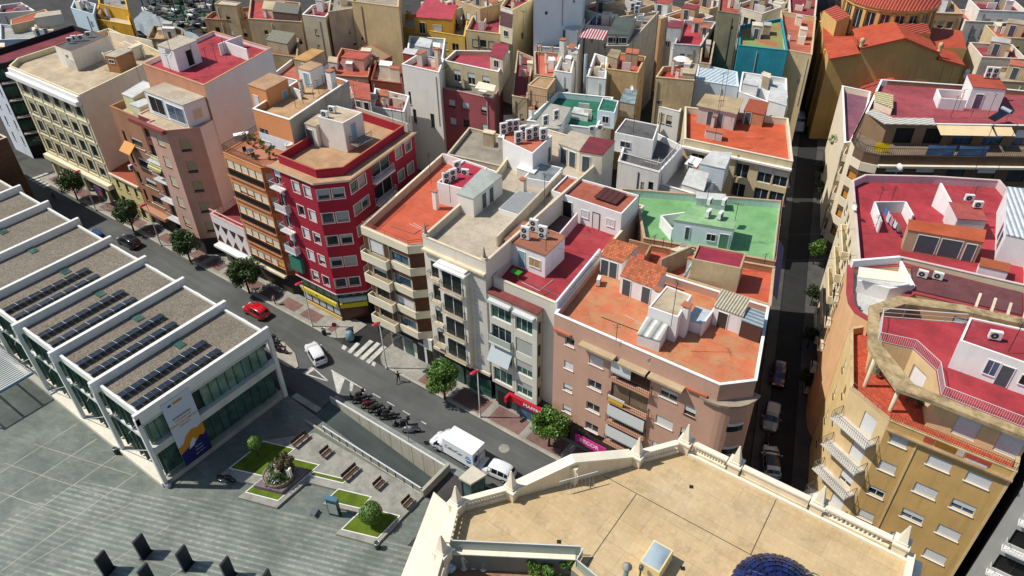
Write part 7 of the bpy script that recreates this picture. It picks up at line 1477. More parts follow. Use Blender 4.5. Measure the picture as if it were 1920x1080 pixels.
for i, (q, lab) in enumerate(((T(3, 2, 840, 640), 'grey green shrub by the first ring beam column'), (T(3, 2, 1120, 850), 'dark wilted shrub under the ring beam on the ruined terrace'), (T(3, 2, 1060, 800), 'dark bushy plant between the ring beam columns'), (T(3, 2, 690, 190), 'dark potted plant on the narrow side of the ruined terrace'))): plant(lab, *P(q, 16.4), 15.87, .7, .8, (mat_leaf('6d7a66') if i == 0 else LEAF), 420, i + 30)
for i, (q, lab) in enumerate(((T(1, 0, 1140, 105), 'green shrub at the left corner of the yellow terrace house'), (T(1, 0, 1400, 190), 'long hedge like plant along the yellow terrace rail'), (T(1, 0, 1500, 200), 'second hedge plant at the right of the yellow terrace rail'), (T(1, 0, 1600, 150), 'green shrub beside the maroon roof terrace'))): plant(lab, *P(q, 14.4), 13.75, .9, .7, LEAF, 420, i + 40, False)
plant('green plant hanging over the curved gallery by the street', *P((1562, 262), 15), 14.3, .7, .8, LEAFY, 360, 50)

# ================================================================ vehicles
def wheel_parts(root, x, y, r=.32, w=.2):
    m = MB(); n = 18; s = 1 if y > 0 else -1
    def ring(rr, yy): return [(x + rr * math.cos(6.28318 * k / n), yy, r + rr * math.sin(6.28318 * k / n)) for k in range(n)]
    m.grid([ring(r * .6, y + s * w / 2), ring(r * .95, y + s * w / 2), ring(r, y + s * w * .3), ring(r, y - s * w * .3), ring(r * .95, y - s * w / 2)], plain('17171a', .8, amp=.1, name='tyre_rubber'), True, True); o = m.build('wheel', root)
    m = MB(); m.face(ring(r * .62, y + s * (w / 2 - .02)), plain('a9abad', .3, .7, amp=.1, name='alloy')); 
    for k in range(5):
        a = k * 1.2566; m.tube([(x, y + s * (w / 2), r), (x + r * .55 * math.cos(a), y + s * (w / 2), r + r * .55 * math.sin(a))], .035, plain('c4c6c8', .3, .7, amp=.05, name='alloy'), 4)
    m.build('rim', o)
CARGL = glass('1b2126', .05)
def car(label, paint, L=4.2, W=1.76, Hh=1.5, kind='hatch', cat='car', name='parked_car', group=None, roof=None):
    t = local(name, label, cat, group); PM = plain(paint, .22, 0, .6, amp=.02, name='car_paint', **{'Coat Weight': .6, 'Coat Roughness': .05}); w = W / 2; h = Hh; l = L / 2
    # stations: x, width factor, bottom, belt, top half-width factor, top z
    if kind == 'hatch': S = [(-l, .72, .38, .72, .62, .8), (-l + .12, .9, .26, .86, .7, .95), (-l + .35, .98, .22, .92, .74, h * .86), (-l + .75, 1, .22, .93, .76, h * .97), (-l + 1.5, 1, .22, .92, .78, h), (-l + 2.25, 1, .22, .9, .76, h * .98), (l - 1.5, 1, .22, .88, .72, h * .86), (l - .95, 1, .22, .84, .86, .92), (l - .45, .95, .22, .76, .82, .82), (l - .12, .82, .26, .62, .7, .68), (l, .66, .36, .52, .55, .56)]
    elif kind == 'saloon': S = [(-l, .72, .38, .7, .62, .76), (-l + .12, .9, .26, .84, .72, .9), (-l + .5, .98, .22, .88, .8, .95), (-l + 1.15, 1, .22, .92, .74, h * .93), (-l + 1.8, 1, .22, .92, .76, h), (-l + 2.5, 1, .22, .9, .75, h * .97), (l - 1.55, 1, .22, .87, .72, h * .84), (l - .95, 1, .22, .82, .86, .9), (l - .45, .95, .22, .74, .82, .8), (l - .12, .82, .26, .62, .7, .66), (l, .66, .36, .52, .55, .56)]
    else: S = [(-l, .9, .4, 1.0, .84, h * .96), (-l + .1, .98, .28, 1.05, .88, h), (-l + 1.2, 1, .25, 1.05, .88, h), (-l + 2.5, 1, .25, 1.05, .88, h), (l - 1.6, 1, .25, 1.05, .86, h * .98), (l - 1.1, 1, .25, 1.0, .8, h * .8), (l - .7, .98, .25, .95, .84, 1.08), (l - .15, .86, .28, .75, .7, .85), (l, .74, .38, .6, .6, .65)]
    def sec(s):
        x, wf, zb, zt, tw, zz = s; a = w * wf; r = [(x, 0, zb), (x, -a * .9, zb), (x, -a, zb + .18), (x, -a, (zb + zt) / 2 + .05), (x, -a * .96, zt), (x, -w * tw, zz), (x, -w * tw * .8, zz + .045), (x, 0, zz + .07)]
        return r + [(q[0], -q[1], q[2]) for q in r[-2::-1]]
    rows = [sec(s) for s in S]; n = len(rows[0]); m = MB(); g = MB()
    roofm = roof or PM
    for i in range(len(rows) - 1):
        for j in range(n - 1):
            f = [rows[i][j], rows[i + 1][j], rows[i + 1][j + 1], rows[i][j + 1]]; up = j in (5, 6, 7, 8)
            tall = S[i][5] > h * .8 and S[i + 1][5] > h * .8
            m.face(f, roofm if (up and tall and S[i][5] > h * .93 and S[i + 1][5] > h * .93) else PM, True)
    m.face(rows[0][::-1], PM); m.face(rows[-1], PM); m.build('body', t)
    def pane(idx, js, sh=.06):
        i0, i1 = idx; pts = []
        q = [Vector(rows[i0][js[0]]), Vector(rows[i1][js[0]]), Vector(rows[i1][js[1]]), Vector(rows[i0][js[1]])]; c = sum(q, Vector()) / 4; nn = (q[1] - q[0]).cross(q[3] - q[0]).normalized()
        if nn.dot(c - Vector((c.x * .6, 0, .5))) < 0: nn = -nn
        return [c + (p - c) * (1 - sh) + nn * .014 for p in q]
    tall = [i for i in range(len(S)) if S[i][5] > h * .84]; a, b_ = tall[0], tall[-1]
    for s_, (j0, j1) in ((1, (4, 5)), (2, (n - 5, n - 6))):
        m = MB(); 
        for i in range(a, b_): m.face(pane((i, i + 1), (j0, j1), .1), CARGL)
        m.build('side_window', t)
    m = MB()
    for j in (5, 6, 7, 8): m.face(pane((b_, b_ + 1), (j, j + 1), .03), CARGL)
    if kind != 'van':
        m2 = MB()
        for j in (5, 6, 7, 8): m2.face(pane((a - 1, a), (j, j + 1), .05), CARGL)
        m2.build('rear_window', t)
    m.build('windscreen', t)
    for s_ in (-1, 1):
        for x in (-l + .78, l - .82): wheel_parts(t, x, s_ * (w - .08))
        m = MB(); m.box((l - .2, s_ * w * .55 - .16, .58), (.16, 0, 0), (0, .32, 0), (0, 0, .14), plain('e6eaec', .1, amp=0, name='lamp_glass')); m.build('headlight', t)
        m = MB(); m.box((-l - .0, s_ * w * .6 - .14, .72), (.1, 0, 0), (0, .28, 0), (0, 0, .16), plain('a8141c', .2, amp=0, name='tail_glass')); m.build('tail_light', t)
        m = MB(); m.box((l - 1.55, s_ * (w + .02) - (.16 if s_ < 0 else 0), .92), (.12, 0, 0), (0, .16, 0), (0, 0, .12), PM); m.build('mirror', t)
    m = MB(); m.box((-l - .012, -.25, .48), (.02, 0, 0), (0, .5, 0), (0, 0, .11), plain('e8e8e8', .4, amp=0)); m.build('number_plate', t)
    return t
def place_car(t, a, b_, z=0.0):
    """stand the car on the ground with its nose at pixel a and its tail at pixel b"""
    p, q = Vector(P(a, z)), Vector(P(b_, z)); c = (p + q) / 2; d = p - q; return put(t, c.x, c.y, z, math.atan2(d.y, d.x))
place_car(car('bright red hatchback driving along the main street', 'c4121c', 4.1, name='red_car'), (462, 578), (503, 600))
place_car(car('white hatchback turning out of the main street by the pavilion', 'e9eaec', 4.25, 1.8, 1.55, name='white_car'), (582, 650), (605, 689))
place_car(car('black estate car with silver roof rails driving by the dark trees', '22262a', 4.4, 1.8, 1.5, name='black_car'), (226, 449), (262, 468))
place_car(car('blue car mostly hidden behind the pavilion roof edge', '2a4f86', 4.0, name='blue_car'), (165, 440), (197, 458))
place_car(car('white car parked half hidden behind the stone pediment', 'e6e8ea', 4.2, name='white_car'), (911, 878), (950, 895))
place_car(car('dark wine red car parked in the shaded narrow street', '4a1420', 4.1, name='dark_red_car'), (1457, 728), (1461, 690))
place_car(car('silver car with pale roof parked in the shaded narrow street', '8d9496', 4.1, roof=plain('b9bdbd', .3, amp=.02, name='car_paint'), name='silver_car'), (1441, 810), (1449, 768))
place_car(car('white framed dark car nearest the stone balustrade in the narrow street', 'c9cdd0', 4.2, roof=plain('3c4246', .2, amp=.02, name='car_paint'), name='grey_car'), (1443, 852), (1446, 893))
place_car(car('pale grey delivery van parked far up the narrow street', 'c5cacc', 5.2, 1.95, 2.3, 'van', 'van', 'delivery_van'), (1497, 258), (1495, 222))
# box truck
t = local('box_truck', 'white box truck with black lettering and blue emblem on its side', 'truck'); WT = plain('eceeee', .3, 0, .5, amp=.03, name='truck_paint')
m = MB(); m.box((-3.1, -1.02, .75), (4.0, 0, 0), (0, 2.04, 0), (0, 0, 2.15), WT); m.box((-3.12, -1.04, 2.9), (4.04, 0, 0), (0, 2.08, 0), (0, 0, .06), WT); m.build('cargo_box', t)
S = [(.95, .97, .45, 1.2, .9, 2.35), (1.5, 1, .4, 1.2, .86, 2.3), (1.95, 1, .4, 1.18, .8, 1.95), (2.45, 1, .4, 1.12, .85, 1.3), (2.85, .92, .4, .95, .8, 1.1), (3.1, .8, .45, .7, .65, .8)]
rows = []
for x, wf, zb, zt, tw, zz in S:
    a = .98 * wf; r = [(x, 0, zb), (x, -a * .92, zb), (x, -a, zb + .2), (x, -a, zt), (x, -.98 * tw, zz), (x, 0, zz + .08)]; rows.append(r + [(q[0], -q[1], q[2]) for q in r[-2::-1]])
m = MB(); m.grid(rows, WT); m.face(rows[-1], WT); m.face(rows[0][::-1], WT); m.build('cab', t)
m = MB(); m.face([(x + .02, y * .94, z + .03) for x, y, z in (rows[2][4], rows[3][4], rows[3][6], rows[2][6])], CARGL); m.build('windscreen', t)
for s_ in (-1, 1):
    m = MB(); m.face([(1.15, s_ * .985, 1.25), (2.25, s_ * .985, 1.2), (1.85, s_ * .89, 1.85), (1.2, s_ * .89, 1.95)], CARGL); m.build('side_window', t)
    m = MB(); m.box((2.0, s_ * 1.0 - (.22 if s_ < 0 else 0), 1.2), (.12, 0, 0), (0, .22, 0), (0, 0, .3), IRON); m.build('mirror', t)
    for x in (-2.1, 2.1): wheel_parts(t, x, s_ * .86, .37, .24)
    m = MB(); m.box((2.85, s_ * .6 - .15, .75), (.2, 0, 0), (0, .3, 0), (0, 0, .2), plain('e6eaec', .1, amp=0, name='lamp_glass')); m.build('headlight', t)
m = MB(); m.box((-3.0, -.9, .5), (5.6, 0, 0), (0, 1.8, 0), (0, 0, .22), IRON); m.build('chassis', t)
BT = plain('1d7fb5', .4, amp=.05, name='blue_print'); m = MB(); m.box((-3.115, -.03, .8), (.01, 0, 0), (0, .06, 0), (0, 0, 2.0), IRON); m.build('door_seam', t)
m = MB(); m.face([(-2.5 + .42 * math.cos(a * .3927), 1.024, 1.75 + .52 * math.sin(a * .3927)) for a in range(16)], BT); m.face([(-3.106, .5 + .35 * math.cos(a * .3927), 1.9 + .5 * math.sin(a * .3927)) for a in range(16)], plain('1d3f8a', .4, amp=.1)); m.build('emblem', t)
m = MB(); m.box((-2.9, 1.026, 1.7), (.8, 0, -.12), (0, .004, 0), (0, 0, .16), WT); m.box((-2.85, 1.026, 2.05), (.7, 0, -.1), (0, .004, 0), (0, 0, .06), WT); m.build('emblem_band', t)
for s_ in (-1, 1): text('CeltoCar', .62, IRON, t, face_m((-.55, s_ * 1.025, 1.95), (-s_, 0, 0), (0, 0, 1)), bold=.012, sx=1.0)
text('CeltoCar', .34, IRON, t, face_m((-3.112, -.5, 1.9), (0, -1, 0), (0, 0, 1)), bold=.006)
a_ = Vector(P((814, 846))); c_ = Vector(P((871, 880))); put(t, (a_.x + c_.x) / 2 + .15, 38.2, 0, math.pi)
# motorcycles
MK = plain('191a1d', .3, amp=.1, name='bike_paint'); MR = plain('6a1f22', .3, amp=.1, name='bike_paint'); MS = plain('a4a8ab', .3, .3, amp=.1, name='bike_paint'); CHR = plain('b5b8ba', .2, .9, amp=.05, name='chrome'); SEAT = plain('232325', .8, amp=.15, name='vinyl_seat')
def moto(label, paint, scooter=False, group='motorbikes parked in a row beside the ramp'):
    t = local('motorcycle' if not scooter else 'scooter', label, 'scooter' if scooter else 'motorcycle', group); r = .24 if scooter else .3; wb = .64 if scooter else .7
    for x in (-wb, wb):
        m = MB(); n = 16
        def ring(rr, y): return [(x + rr * math.cos(6.28318 * k / n), y, r + rr * math.sin(6.28318 * k / n)) for k in range(n)]
        m.grid([ring(r * .72, -.05), ring(r, -.06), ring(r + .01, 0), ring(r, .06), ring(r * .72, .05)], plain('17171a', .8, amp=.1, name='tyre_rubber'), True, True); o = m.build('wheel', t); m = MB()
        for k in range(5): a = k * 1.2566; m.tube([(x, 0, r), (x + r * .74 * math.cos(a), 0, r + r * .74 * math.sin(a))], .02, CHR, 4)
        m.build('rim', o)
    b_ = MB()
    if scooter:
        b_.grid([[(x, y * w_, z) for y, z in ((-1, .3), (-1, zt - .12), (-.6, zt), (.6, zt), (1, zt - .12), (1, .3))] for x, w_, zt in ((-.85, .1, .62), (-.6, .2, .78), (-.2, .2, .76), (-.02, .16, .45), (.25, .18, .4), (.4, .22, .6), (.52, .22, .98), (.62, .12, .95))], paint, True); b_.build('body', t)
        s = MB(); s.grid([[(x, y * .17, z) for y, z in ((-1, h - .08), (-.7, h), (.7, h), (1, h - .08))] for x, h in ((-.85, .8), (-.5, .86), (-.1, .84), (0, .78))], SEAT, True); s.build('seat', t); k = MB(); k.cbox((-.95, 0, .85), (.36, .38, .3), MK); k.build('top_box', t)
    else:
        b_.grid([[(x, y * w_, z) for y, z in ((-1, z0), (-1, (z0 + zt) / 2), (-.6, zt), (.6, zt), (1, (z0 + zt) / 2), (1, z0))] for x, w_, z0, zt in ((-.75, .06, .72, .8), (-.45, .13, .45, .76), (-.1, .14, .28, .78), (.1, .19, .28, .96), (.38, .18, .32, .98), (.52, .12, .55, .92), (.66, .16, .62, .98), (.8, .08, .68, .86))], paint, True); b_.build('body', t)
        s = MB(); s.grid([[(x, y * .15, z) for y, z in ((-1, h - .08), (-.7, h), (.7, h), (1, h - .08))] for x, h in ((-.8, .92), (-.5, .88), (-.15, .82), (.05, .84))], SEAT, True); s.build('seat', t); e = MB(); e.tube([(.2, -.16, .3), (-.3, -.2, .3), (-.8, -.2, .45)], .05, CHR, 6); e.cbox((.05, 0, .22), (.5, .3, .3), STEEL); e.build('engine', t)
    f = MB()
    for y in (-.1, .1): f.tube([(wb, y, r), (wb - .2, y, .95)], .03, CHR, 5)
    f.build('fork', t); hb = MB(); hb.tube([(wb - .35, -.38, 1.0), (wb - .22, -.15, 1.02), (wb - .22, .15, 1.02), (wb - .35, .38, 1.0)], .02, IRON, 5)
    for y in (-.32, .32): hb.cbox((wb - .2, y * 1.2, 1.12), (.03, .12, .08), IRON)
    hb.build('handlebar', t); l = MB(); l.lathe((wb - .08, 0, .78), [(.09, 0), (.11, .08), (.06, .16), (0, .17)], plain('d5dadd', .15, amp=0), 8); l.build('headlight', t)
    return t
bikes = [(-51.4, 0, MK, True, 'black scooter with top box at the left end of the row'), (-50.5, 1, MK, False, 'black motorcycle second from the left end of the row'), (-49.1, 0, MR, False, 'motorcycle with brownish red fairing, third from the left in the row'), (-48.0, 1, MK, False, 'black motorcycle in the tight middle cluster, left of the black scooter'), (-47.1, 0, MK, True, 'black scooter with top box in the middle of the row'), (-46.2, 1, MK, False, 'black motorcycle right of the middle scooter'), (-44.4, 0, MK, True, 'dark scooter second from the right end of the row'), (-42.7, 0, MS, False, 'silver sports motorcycle at the right end next to the truck')]
for u, j, pm, sc, lab in bikes:
    d_ = Vector((.55, .83)) if u < -47.5 else Vector((.72, .7)); o = moto(lab, pm, sc); c_ = Vector((u, 37.25)) + d_ * .7; put(o, c_.x, c_.y, 0, math.atan2(-d_.y, -d_.x) + R.uniform(-.08, .08))
c_ = P(T(0, 3, 1700, 370)); put(moto('black motorcycle parked alone on the plaza by the pavilion corner', MK, False, 'motorbikes round the pavilion'), *c_, 0, .5)
for i, (q, lab) in enumerate(((T(1, 2, 200, 490), 'black scooter with purple flanks on the kerb island behind the pavilion column'), (T(1, 2, 150, 440), 'dark motorcycle behind the pavilion corner, left of the purple scooter'), (T(1, 2, 120, 395), 'black motorcycle farthest from the zebra behind the pavilion corner'))): put(moto(lab, (plain('4a2440', .3, amp=.1, name='bike_paint'), MK, MK)[i], i == 0, 'motorbikes round the pavilion'), *P(q), .12, .35)
o = moto('black motorcycle parked alone in the shaded narrow street', MK, False, 'motorbikes in the narrow street'); put(o, *P((1437, 830)), 0, 1.8)

# ================================================================ street furniture
RH_ = plain('c22a3f', .4, amp=.08, name='red_enamel'); PL = plain('d3d2cb', .4, .1, amp=.08, name='pale_paint')
def lamp(label, x, y, z=.12):
    t = local('street_lamp', label, 'street lamp', 'pale street lamps with red heads'); m = MB(); m.lathe((0, 0, 0), [(.16, 0), (.16, .12), (.1, .16), (.085, 1.2), (.06, 7.3), (0, 7.32)], PL, 10); m.build('pole', t)
    m = MB(); m.grid([[(w_ * math.cos(a * .7854), y_, 7.2 + h_ * math.sin(a * .7854)) for a in range(8)] for y_, w_, h_ in ((.12, .05, .05), (.05, .16, .1), (-.4, .24, .14), (-.85, .22, .1), (-.98, .06, .05))], RH_, True, True); m.face([(.05 * math.cos(a * .7854), -.98, 7.2 + .05 * math.sin(a * .7854)) for a in range(8)], RH_); m.build('lamp_head', t); m = MB(); m.box((-.15, -.8, 7.05), (.3, 0, 0), (0, .55, 0), (0, 0, .03), plain('e8e6dc', .2, amp=0)); m.build('lens', t); return put(t, x, y, z, -.25)
for q, lab in (((180, 394), 'street lamp beside the purple sign at the far end of the pavement'), ((302, 460), 'street lamp in front of the brown and pink tower'), ((586, 612), 'street lamp in front of the yellow shop sign'), ((725, 690), 'street lamp beside the zebra crossing'), ((900.5, 782), 'street lamp in front of the red shop sign'), ((1141, 838), 'street lamp in front of the magenta banner')): lamp(lab, *P(q, .12))
def sign(label, q, h, shape='disc', m_=None, z=.12, rot=0.0):
    t = local('road_sign', label, 'road sign'); c = P(q, z); m = MB(); m.lathe((0, 0, 0), [(.035, 0), (.035, h)], STEEL, 6); m.build('pole', t); m = MB()
    if shape == 'disc': m.face([(.32 * math.cos(a * .5236), -.05, h - .3 + .32 * math.sin(a * .5236)) for a in range(12)], m_ or RH_); m.face([(.32 * math.cos(a * .5236), -.02, h - .3 + .32 * math.sin(a * .5236)) for a in range(12)][::-1], STEEL)
    else: m.box((-.32, -.05, h - .75), (.64, 0, 0), (0, .03, 0), (0, 0, .7), m_ or STEEL)
    m.build('plate', t); put(t, *c, z, rot)
sign('round dark red road sign on a thin pole by the crossing corner', (632.3, 636), 2.75, rot=.7); sign('plain road sign seen from behind beside the silver motorcycle', (767, 829), 2.9, 'plate', z=.1, rot=2.6)
t = thing('sign_board', 'purple and orange notice board on the pavement before the office block', 'sign', (*P((186, 390), .12), .12)); x, y = t.location.x, t.location.y + .9; m = MB(); m.box((x - 1.3, y, 2.0), (2.4, 0, 0), (0, .15, 0), (0, 0, 1.4), plain('5d3a78', .5, amp=.15, name='purple_board')); m.build('board', t); m = MB(); m.box((x - .1, y - .01, 2.1), (1.0, 0, 0), (0, .02, 0), (0, 0, .9), plain('b0603a', .5, amp=.3)); m.build('picture_panel', t)
for dx in (-1.1, .9): m = MB(); m.box((x + dx, y + .04, .12), (.08, 0, 0), (0, .08, 0), (0, 0, 1.88), STEEL); m.build('post', t)
def bin_(label, x, y, z):
    t = local('litter_bin', label, 'bin', 'dark cylindrical litter bins'); m = MB(); m.lathe((0, 0, 0), [(.24, 0), (.27, .05), (.28, .8), (.25, .86)], plain('2f3a3c', .5, amp=.1, name='bin_steel'), 14); m.build('bin_body', t); m = MB(); m.lathe((0, 0, .8), [(.29, 0), (.3, .08), (.22, .1), (.2, .02)], STEEL, 14); m.build('rim', t); put(t, x, y, z)
bin_('dark litter bin on red paving near the round road sign', *P((608, 626), .12), .12); bin_('dark litter bin at the lower corner of the lawn terrace', -35.1, 25.1, .0); bin_('dark litter bin at the foot of the long glass wall', *P(T(0, 3, 880, 160)), 0)
t = thing('recycling_bin', 'blue grey rounded recycling bin on the crossing corner', 'recycling bin', (*P((657, 636), .12), .12)); x, y = t.location.x, t.location.y; m = MB(); m.lathe((x, y, .12), [(.5, 0), (.58, .2), (.55, .8), (.35, 1.25), (0, 1.35)], plain('7d97a8', .4, amp=.2, name='bin_plastic'), 16); m.build('shell', t); m = MB(); m.cbox((x - .25, y + .5, .12), (.5, .45, 1.35), plain('26343a', .5, amp=.1), .4); m.build('side_box', t)
m = MB(); m.lathe((*P(T(0, 3, 1272, 410)), 0), [(.22, 0), (.3, .15), (.33, .35), (.25, .55), (0, .68)], plain('a9b3bd', .25, .5, amp=.1, name='steel'), 14); tag(m.build('sphere_bollard'), 'grey ball bollard at the corner of the glass pavilion', 'bollard')
BW_ = plain('5d3a2a', .6, amp=.3, name='bench_wood', sc=5)
def bench(label, x, y, L, z=.3):
    t = local('park_bench', label, 'bench', 'wooden benches beside the ramp'); m = MB()
    for i in range(4): m.box((-.02 + i * .12, 0, .43), (.1, 0, 0), (0, L, 0), (0, 0, .04), BW_)
    m.build('seat', t); m = MB()
    for i in range(3): m.box((-.1 - i * .04, 0, .55 + i * .14), (.04, 0, 0), (0, L, 0), (-.02, 0, .12), BW_)
    m.build('backrest', t)
    for yy in [.15 + (L - .35) * i / (1 if L < 1.6 else 2) for i in range(2 if L < 1.6 else 3)]:
        m = MB(); m.box((0, yy, 0), (.05, 0, 0), (0, .05, 0), (0, 0, .43), IRON); m.box((.4, yy, 0), (.05, 0, 0), (0, .05, 0), (0, 0, .43), IRON); m.tube([(.0, yy + .02, .4), (-.1, yy + .02, .6), (-.22, yy + .02, .95)], .025, IRON, 5); m.build('leg', t)
    put(t, x, y, z)
for a in ((-51.0, 28.5, 2.05, 'long wooden bench nearest the pavilion'), (-47.4, 29.3, 1.25, 'short wooden bench second from the pavilion'), (-43.3, 28.5, 2.05, 'long wooden bench by the narrow lawn strip'), (-39.9, 29.6, 1.25, 'short wooden bench near the fourth floor cover'), (-36.0, 29.6, 1.25, 'short wooden bench nearest the stone building')): bench(a[3], a[0], a[1], a[2])
t = thing('advert_pillar', 'blue topped glass advertising pillar beside the lawn', 'advertising pillar', (-41.1, 25.25, 0)); c2, s2 = math.cos(rad(20)), math.sin(rad(20)); m = MB(); m.box((-41.65, 25.0, .05), (1.15 * c2, 1.15 * s2, 0), (-.4 * s2, .4 * c2, 0), (0, 0, 2.25), plain('2e3b42', .4, amp=.1)); m.build('case', t); m = MB(); m.box((-41.72, 24.96, 2.301), (1.25 * c2, 1.25 * s2, 0), (-.5 * s2, .5 * c2, 0), (0, 0, .22), plain('4f7891', .4, amp=.15, name='blue_cap')); m.build('cap', t)
m = MB(); m.box((-41.55 + .004, 24.98 + .03, .4), (.98 * c2, .98 * s2, 0), (.012 * s2, -.012 * c2, 0), (0, 0, 1.6), plain('b9c4bd', .3, amp=.35, name='poster', sc=4)); m.build('poster', t)
t = thing('steel_seat', 'small slatted grey seat on the plaza beside the advertising pillar', 'seat', (-42.8, 24.0, 0)); m = MB()
for i in range(5): m.box((-43.1 + i * .13, 23.85, .42), (.1, .03, 0), (-.25, .75, 0), (0, 0, .03), STEEL)
m.build('seat', t); m = MB()
for x, y in ((-43.05, 23.9), (-42.5, 24.05), (-43.25, 24.5), (-42.7, 24.7)): m.cbox((x, y, 0), (.05, .05, .42), IRON)
m.build('legs', t)
# exhibition boards
PC = ('3d5f8d', 'b58a5a', '8d8d88', '9a6a3a', '5d6a4a', '7d7d80'); bl = None
bds = [(T(0, 3, 985, 830), T(0, 3, 1055, 755), 'dark exhibition board with a blue strip, farthest from the camera'), (T(0, 3, 697, 960), T(0, 3, 770, 880), 'dark exhibition board with a pale portrait, leftmost of the group'), (T(0, 3, 1308, 920), T(0, 3, 1375, 840), 'dark exhibition board with a grey figure group'), (T(0, 3, 1640, 1000), T(0, 3, 1700, 925), 'dark exhibition board with an orange brown picture'), (T(0, 3, 1020, 1052), T(0, 3, 1090, 975), 'dark exhibition board cut by the lower edge below the blue strip one'), ((140 + 1685 / 4.8, 960 + 575 / 4.8), (140 + 1730 / 4.8, 960 + 505 / 4.8), 'dark exhibition board at the lower edge, rightmost of the group')]
for i, (a, b_, lab) in enumerate(bds):
    p, q = Vector((*P(a, 2.7), 0)), Vector((*P(b_, 2.7), 0)); d_ = q - p; nn_ = Vector((-d_.y, d_.x, 0)).normalized(); t = thing('exhibition_board', lab, 'exhibition board', tuple(p), 'dark exhibition boards on the plaza'); m = MB(); m.box(p + Vector((0, 0, .05)), d_, -nn_ * .22, (0, 0, 2.65), plain('1d2530', .4, amp=.15, name='dark_board')); m.build('panel', t); m = MB(); dn = d_.normalized()
    m.box(p + dn * .1 + nn_ * .004 + Vector((0, 0, 1.2)), dn * (d_.length - .2), nn_ * .01, (0, 0, 1.2), plain(PC[i], .35, amp=.85, name='print', sc=3.5)); m.box(p + dn * .1 + nn_ * .004 + Vector((0, 0, .45)), dn * (d_.length * .6), nn_ * .01, (0, 0, .3), plain('3f6d9c' if i == 0 else '4d4f55', .35, amp=.5, name='print', sc=6)); m.build('picture', t)
    m = MB(); m.box(p - dn * .1 - nn_ * .4, d_ + dn * .2, nn_ * .55, (0, 0, .05), IRON); m.build('foot', t)
# lift kiosk by the ramp end
qd = [P(T(1, 3, *q), 2.7) for q in ((1520, 345), (1610, 395), (1730, 322), (1625, 250))]; t = thing('lift_kiosk', 'small flat roofed glass lift kiosk between ramp and white car', 'kiosk', (*qd[0], 0)); m = MB(); m.prism(qd, 2.5, 2.75, stucco('c2bba8', .12, .3)); m.build('roof', t); m = MB(); m.prism(offset(qd, .2), 0, 2.49, glass('5d7a74', .1), bottom=False); m.build('glass_wall', t); m = MB()
for x, y in offset(qd, .15): m.cbox((x, y, 0), (.1, .1, 2.5), STEEL)
m.build('frame', t)
t = thing('trestle_table', 'bright green table on the crimson roof terrace', 'table', (*P(T(1, 1, 1880, 930), 16.5), 16.4)); x, y = -36.4, 49.6; m = MB(); m.box((x - .5, y - .3, 17.12), (1.1, 0, 0), (0, .75, 0), (0, 0, .05), plain('2f8f2a', .5, amp=.05)); m.build('tabletop', t)
for dx, dy in ((-.42, -.22), (.5, -.22), (-.42, .36), (.5, .36)): m = MB(); m.cbox((x + dx, y + dy, 16.41), (.05, .05, .71), STEEL); m.build('leg', t)
t = thing('patio_set', 'white canopy table on the rose house gallery', 'table', (*P(T(1, 0, 1690, 690), 15), 14.3)); x, y = t.location.x, t.location.y; m = MB(); m.box((x - .7, y, 15.05), (1.4, .1, 0), (0, .8, 0), (0, 0, .05), WHITE); m.build('tabletop', t); m = MB()
for dx in (-.6, .6): m.cbox((x + dx, y + .4, 14.32), (.06, .06, .73), WHITE)
m.build('legs', t)

# ================================================================ people
SKIN = plain('b5805f', .6, amp=.05, name='skin')
def person(label, joints, rad_, edges, cols, x, y, z, rot, hair):
    """one continuous body grown from a joint skeleton; cloth regions are set by height"""
    t = local('person', label, 'person'); me = bpy.data.meshes.new('body'); me.from_pydata(joints, edges, []); o = bpy.data.objects.new('body', me); COL.objects.link(o)
    md = o.modifiers.new('skin', 'SKIN'); sv = me.skin_vertices[0].data
    for i, r in enumerate(rad_): sv[i].radius = (r, r * .85)
    sv[0].use_root = True; o.modifiers.new('sub', 'SUBSURF').levels = 1; dg = bpy.context.evaluated_depsgraph_get(); nm = bpy.data.meshes.new_from_object(o.evaluated_get(dg)); bpy.data.objects.remove(o)
    o = bpy.data.objects.new('body', nm); COL.objects.link(o); o.parent = t
    nm.materials.clear()
    for c in cols: nm.materials.append(c)
    for p in nm.polygons:
        c = p.center; p.use_smooth = True; far = abs(c.x) > .3 and c.z > .8
        p.material_index = 0 if c.z > 1.44 or far else (1 if c.z > .93 else (2 if c.z > .1 else 3))
    h = MB(); h.lathe((0, .0, 1.66), [(.1, 0), (.115, .06), (.08, .13), (0, .155)], hair, 10); h.build('hair', t); put(t, x, y, z, rot)
J = [(0, 0, .95), (0, 0, 1.2), (0, 0, 1.42), (0, 0, 1.53), (0, .02, 1.68), (-.1, 0, .92), (-.13, -.12, .5), (-.14, -.3, .1), (-.14, -.2, .04), (.1, 0, .92), (.13, .16, .5), (.14, .02, .12), (.14, .16, .05), (-.2, 0, 1.4), (-.3, -.02, 1.15), (-.36, .15, .98), (.2, 0, 1.4), (.32, .05, 1.18), (.36, .22, 1.05)]
RD = [.15, .14, .15, .06, .1, .1, .075, .045, .05, .1, .075, .045, .05, .07, .045, .035, .07, .045, .035]
E_ = [(0, 1), (1, 2), (2, 3), (3, 4), (0, 5), (5, 6), (6, 7), (7, 8), (0, 9), (9, 10), (10, 11), (11, 12), (2, 13), (13, 14), (14, 15), (2, 16), (16, 17), (17, 18)]
BLK = plain('1f1f22', .8, amp=.2, name='dark_cloth'); WHT = plain('d6cfc9', .8, amp=.1, name='light_cloth'); GRYC = plain('5d5f63', .8, amp=.15, name='grey_cloth'); HAIR = plain('1d1612', .7, amp=.2, name='hair')
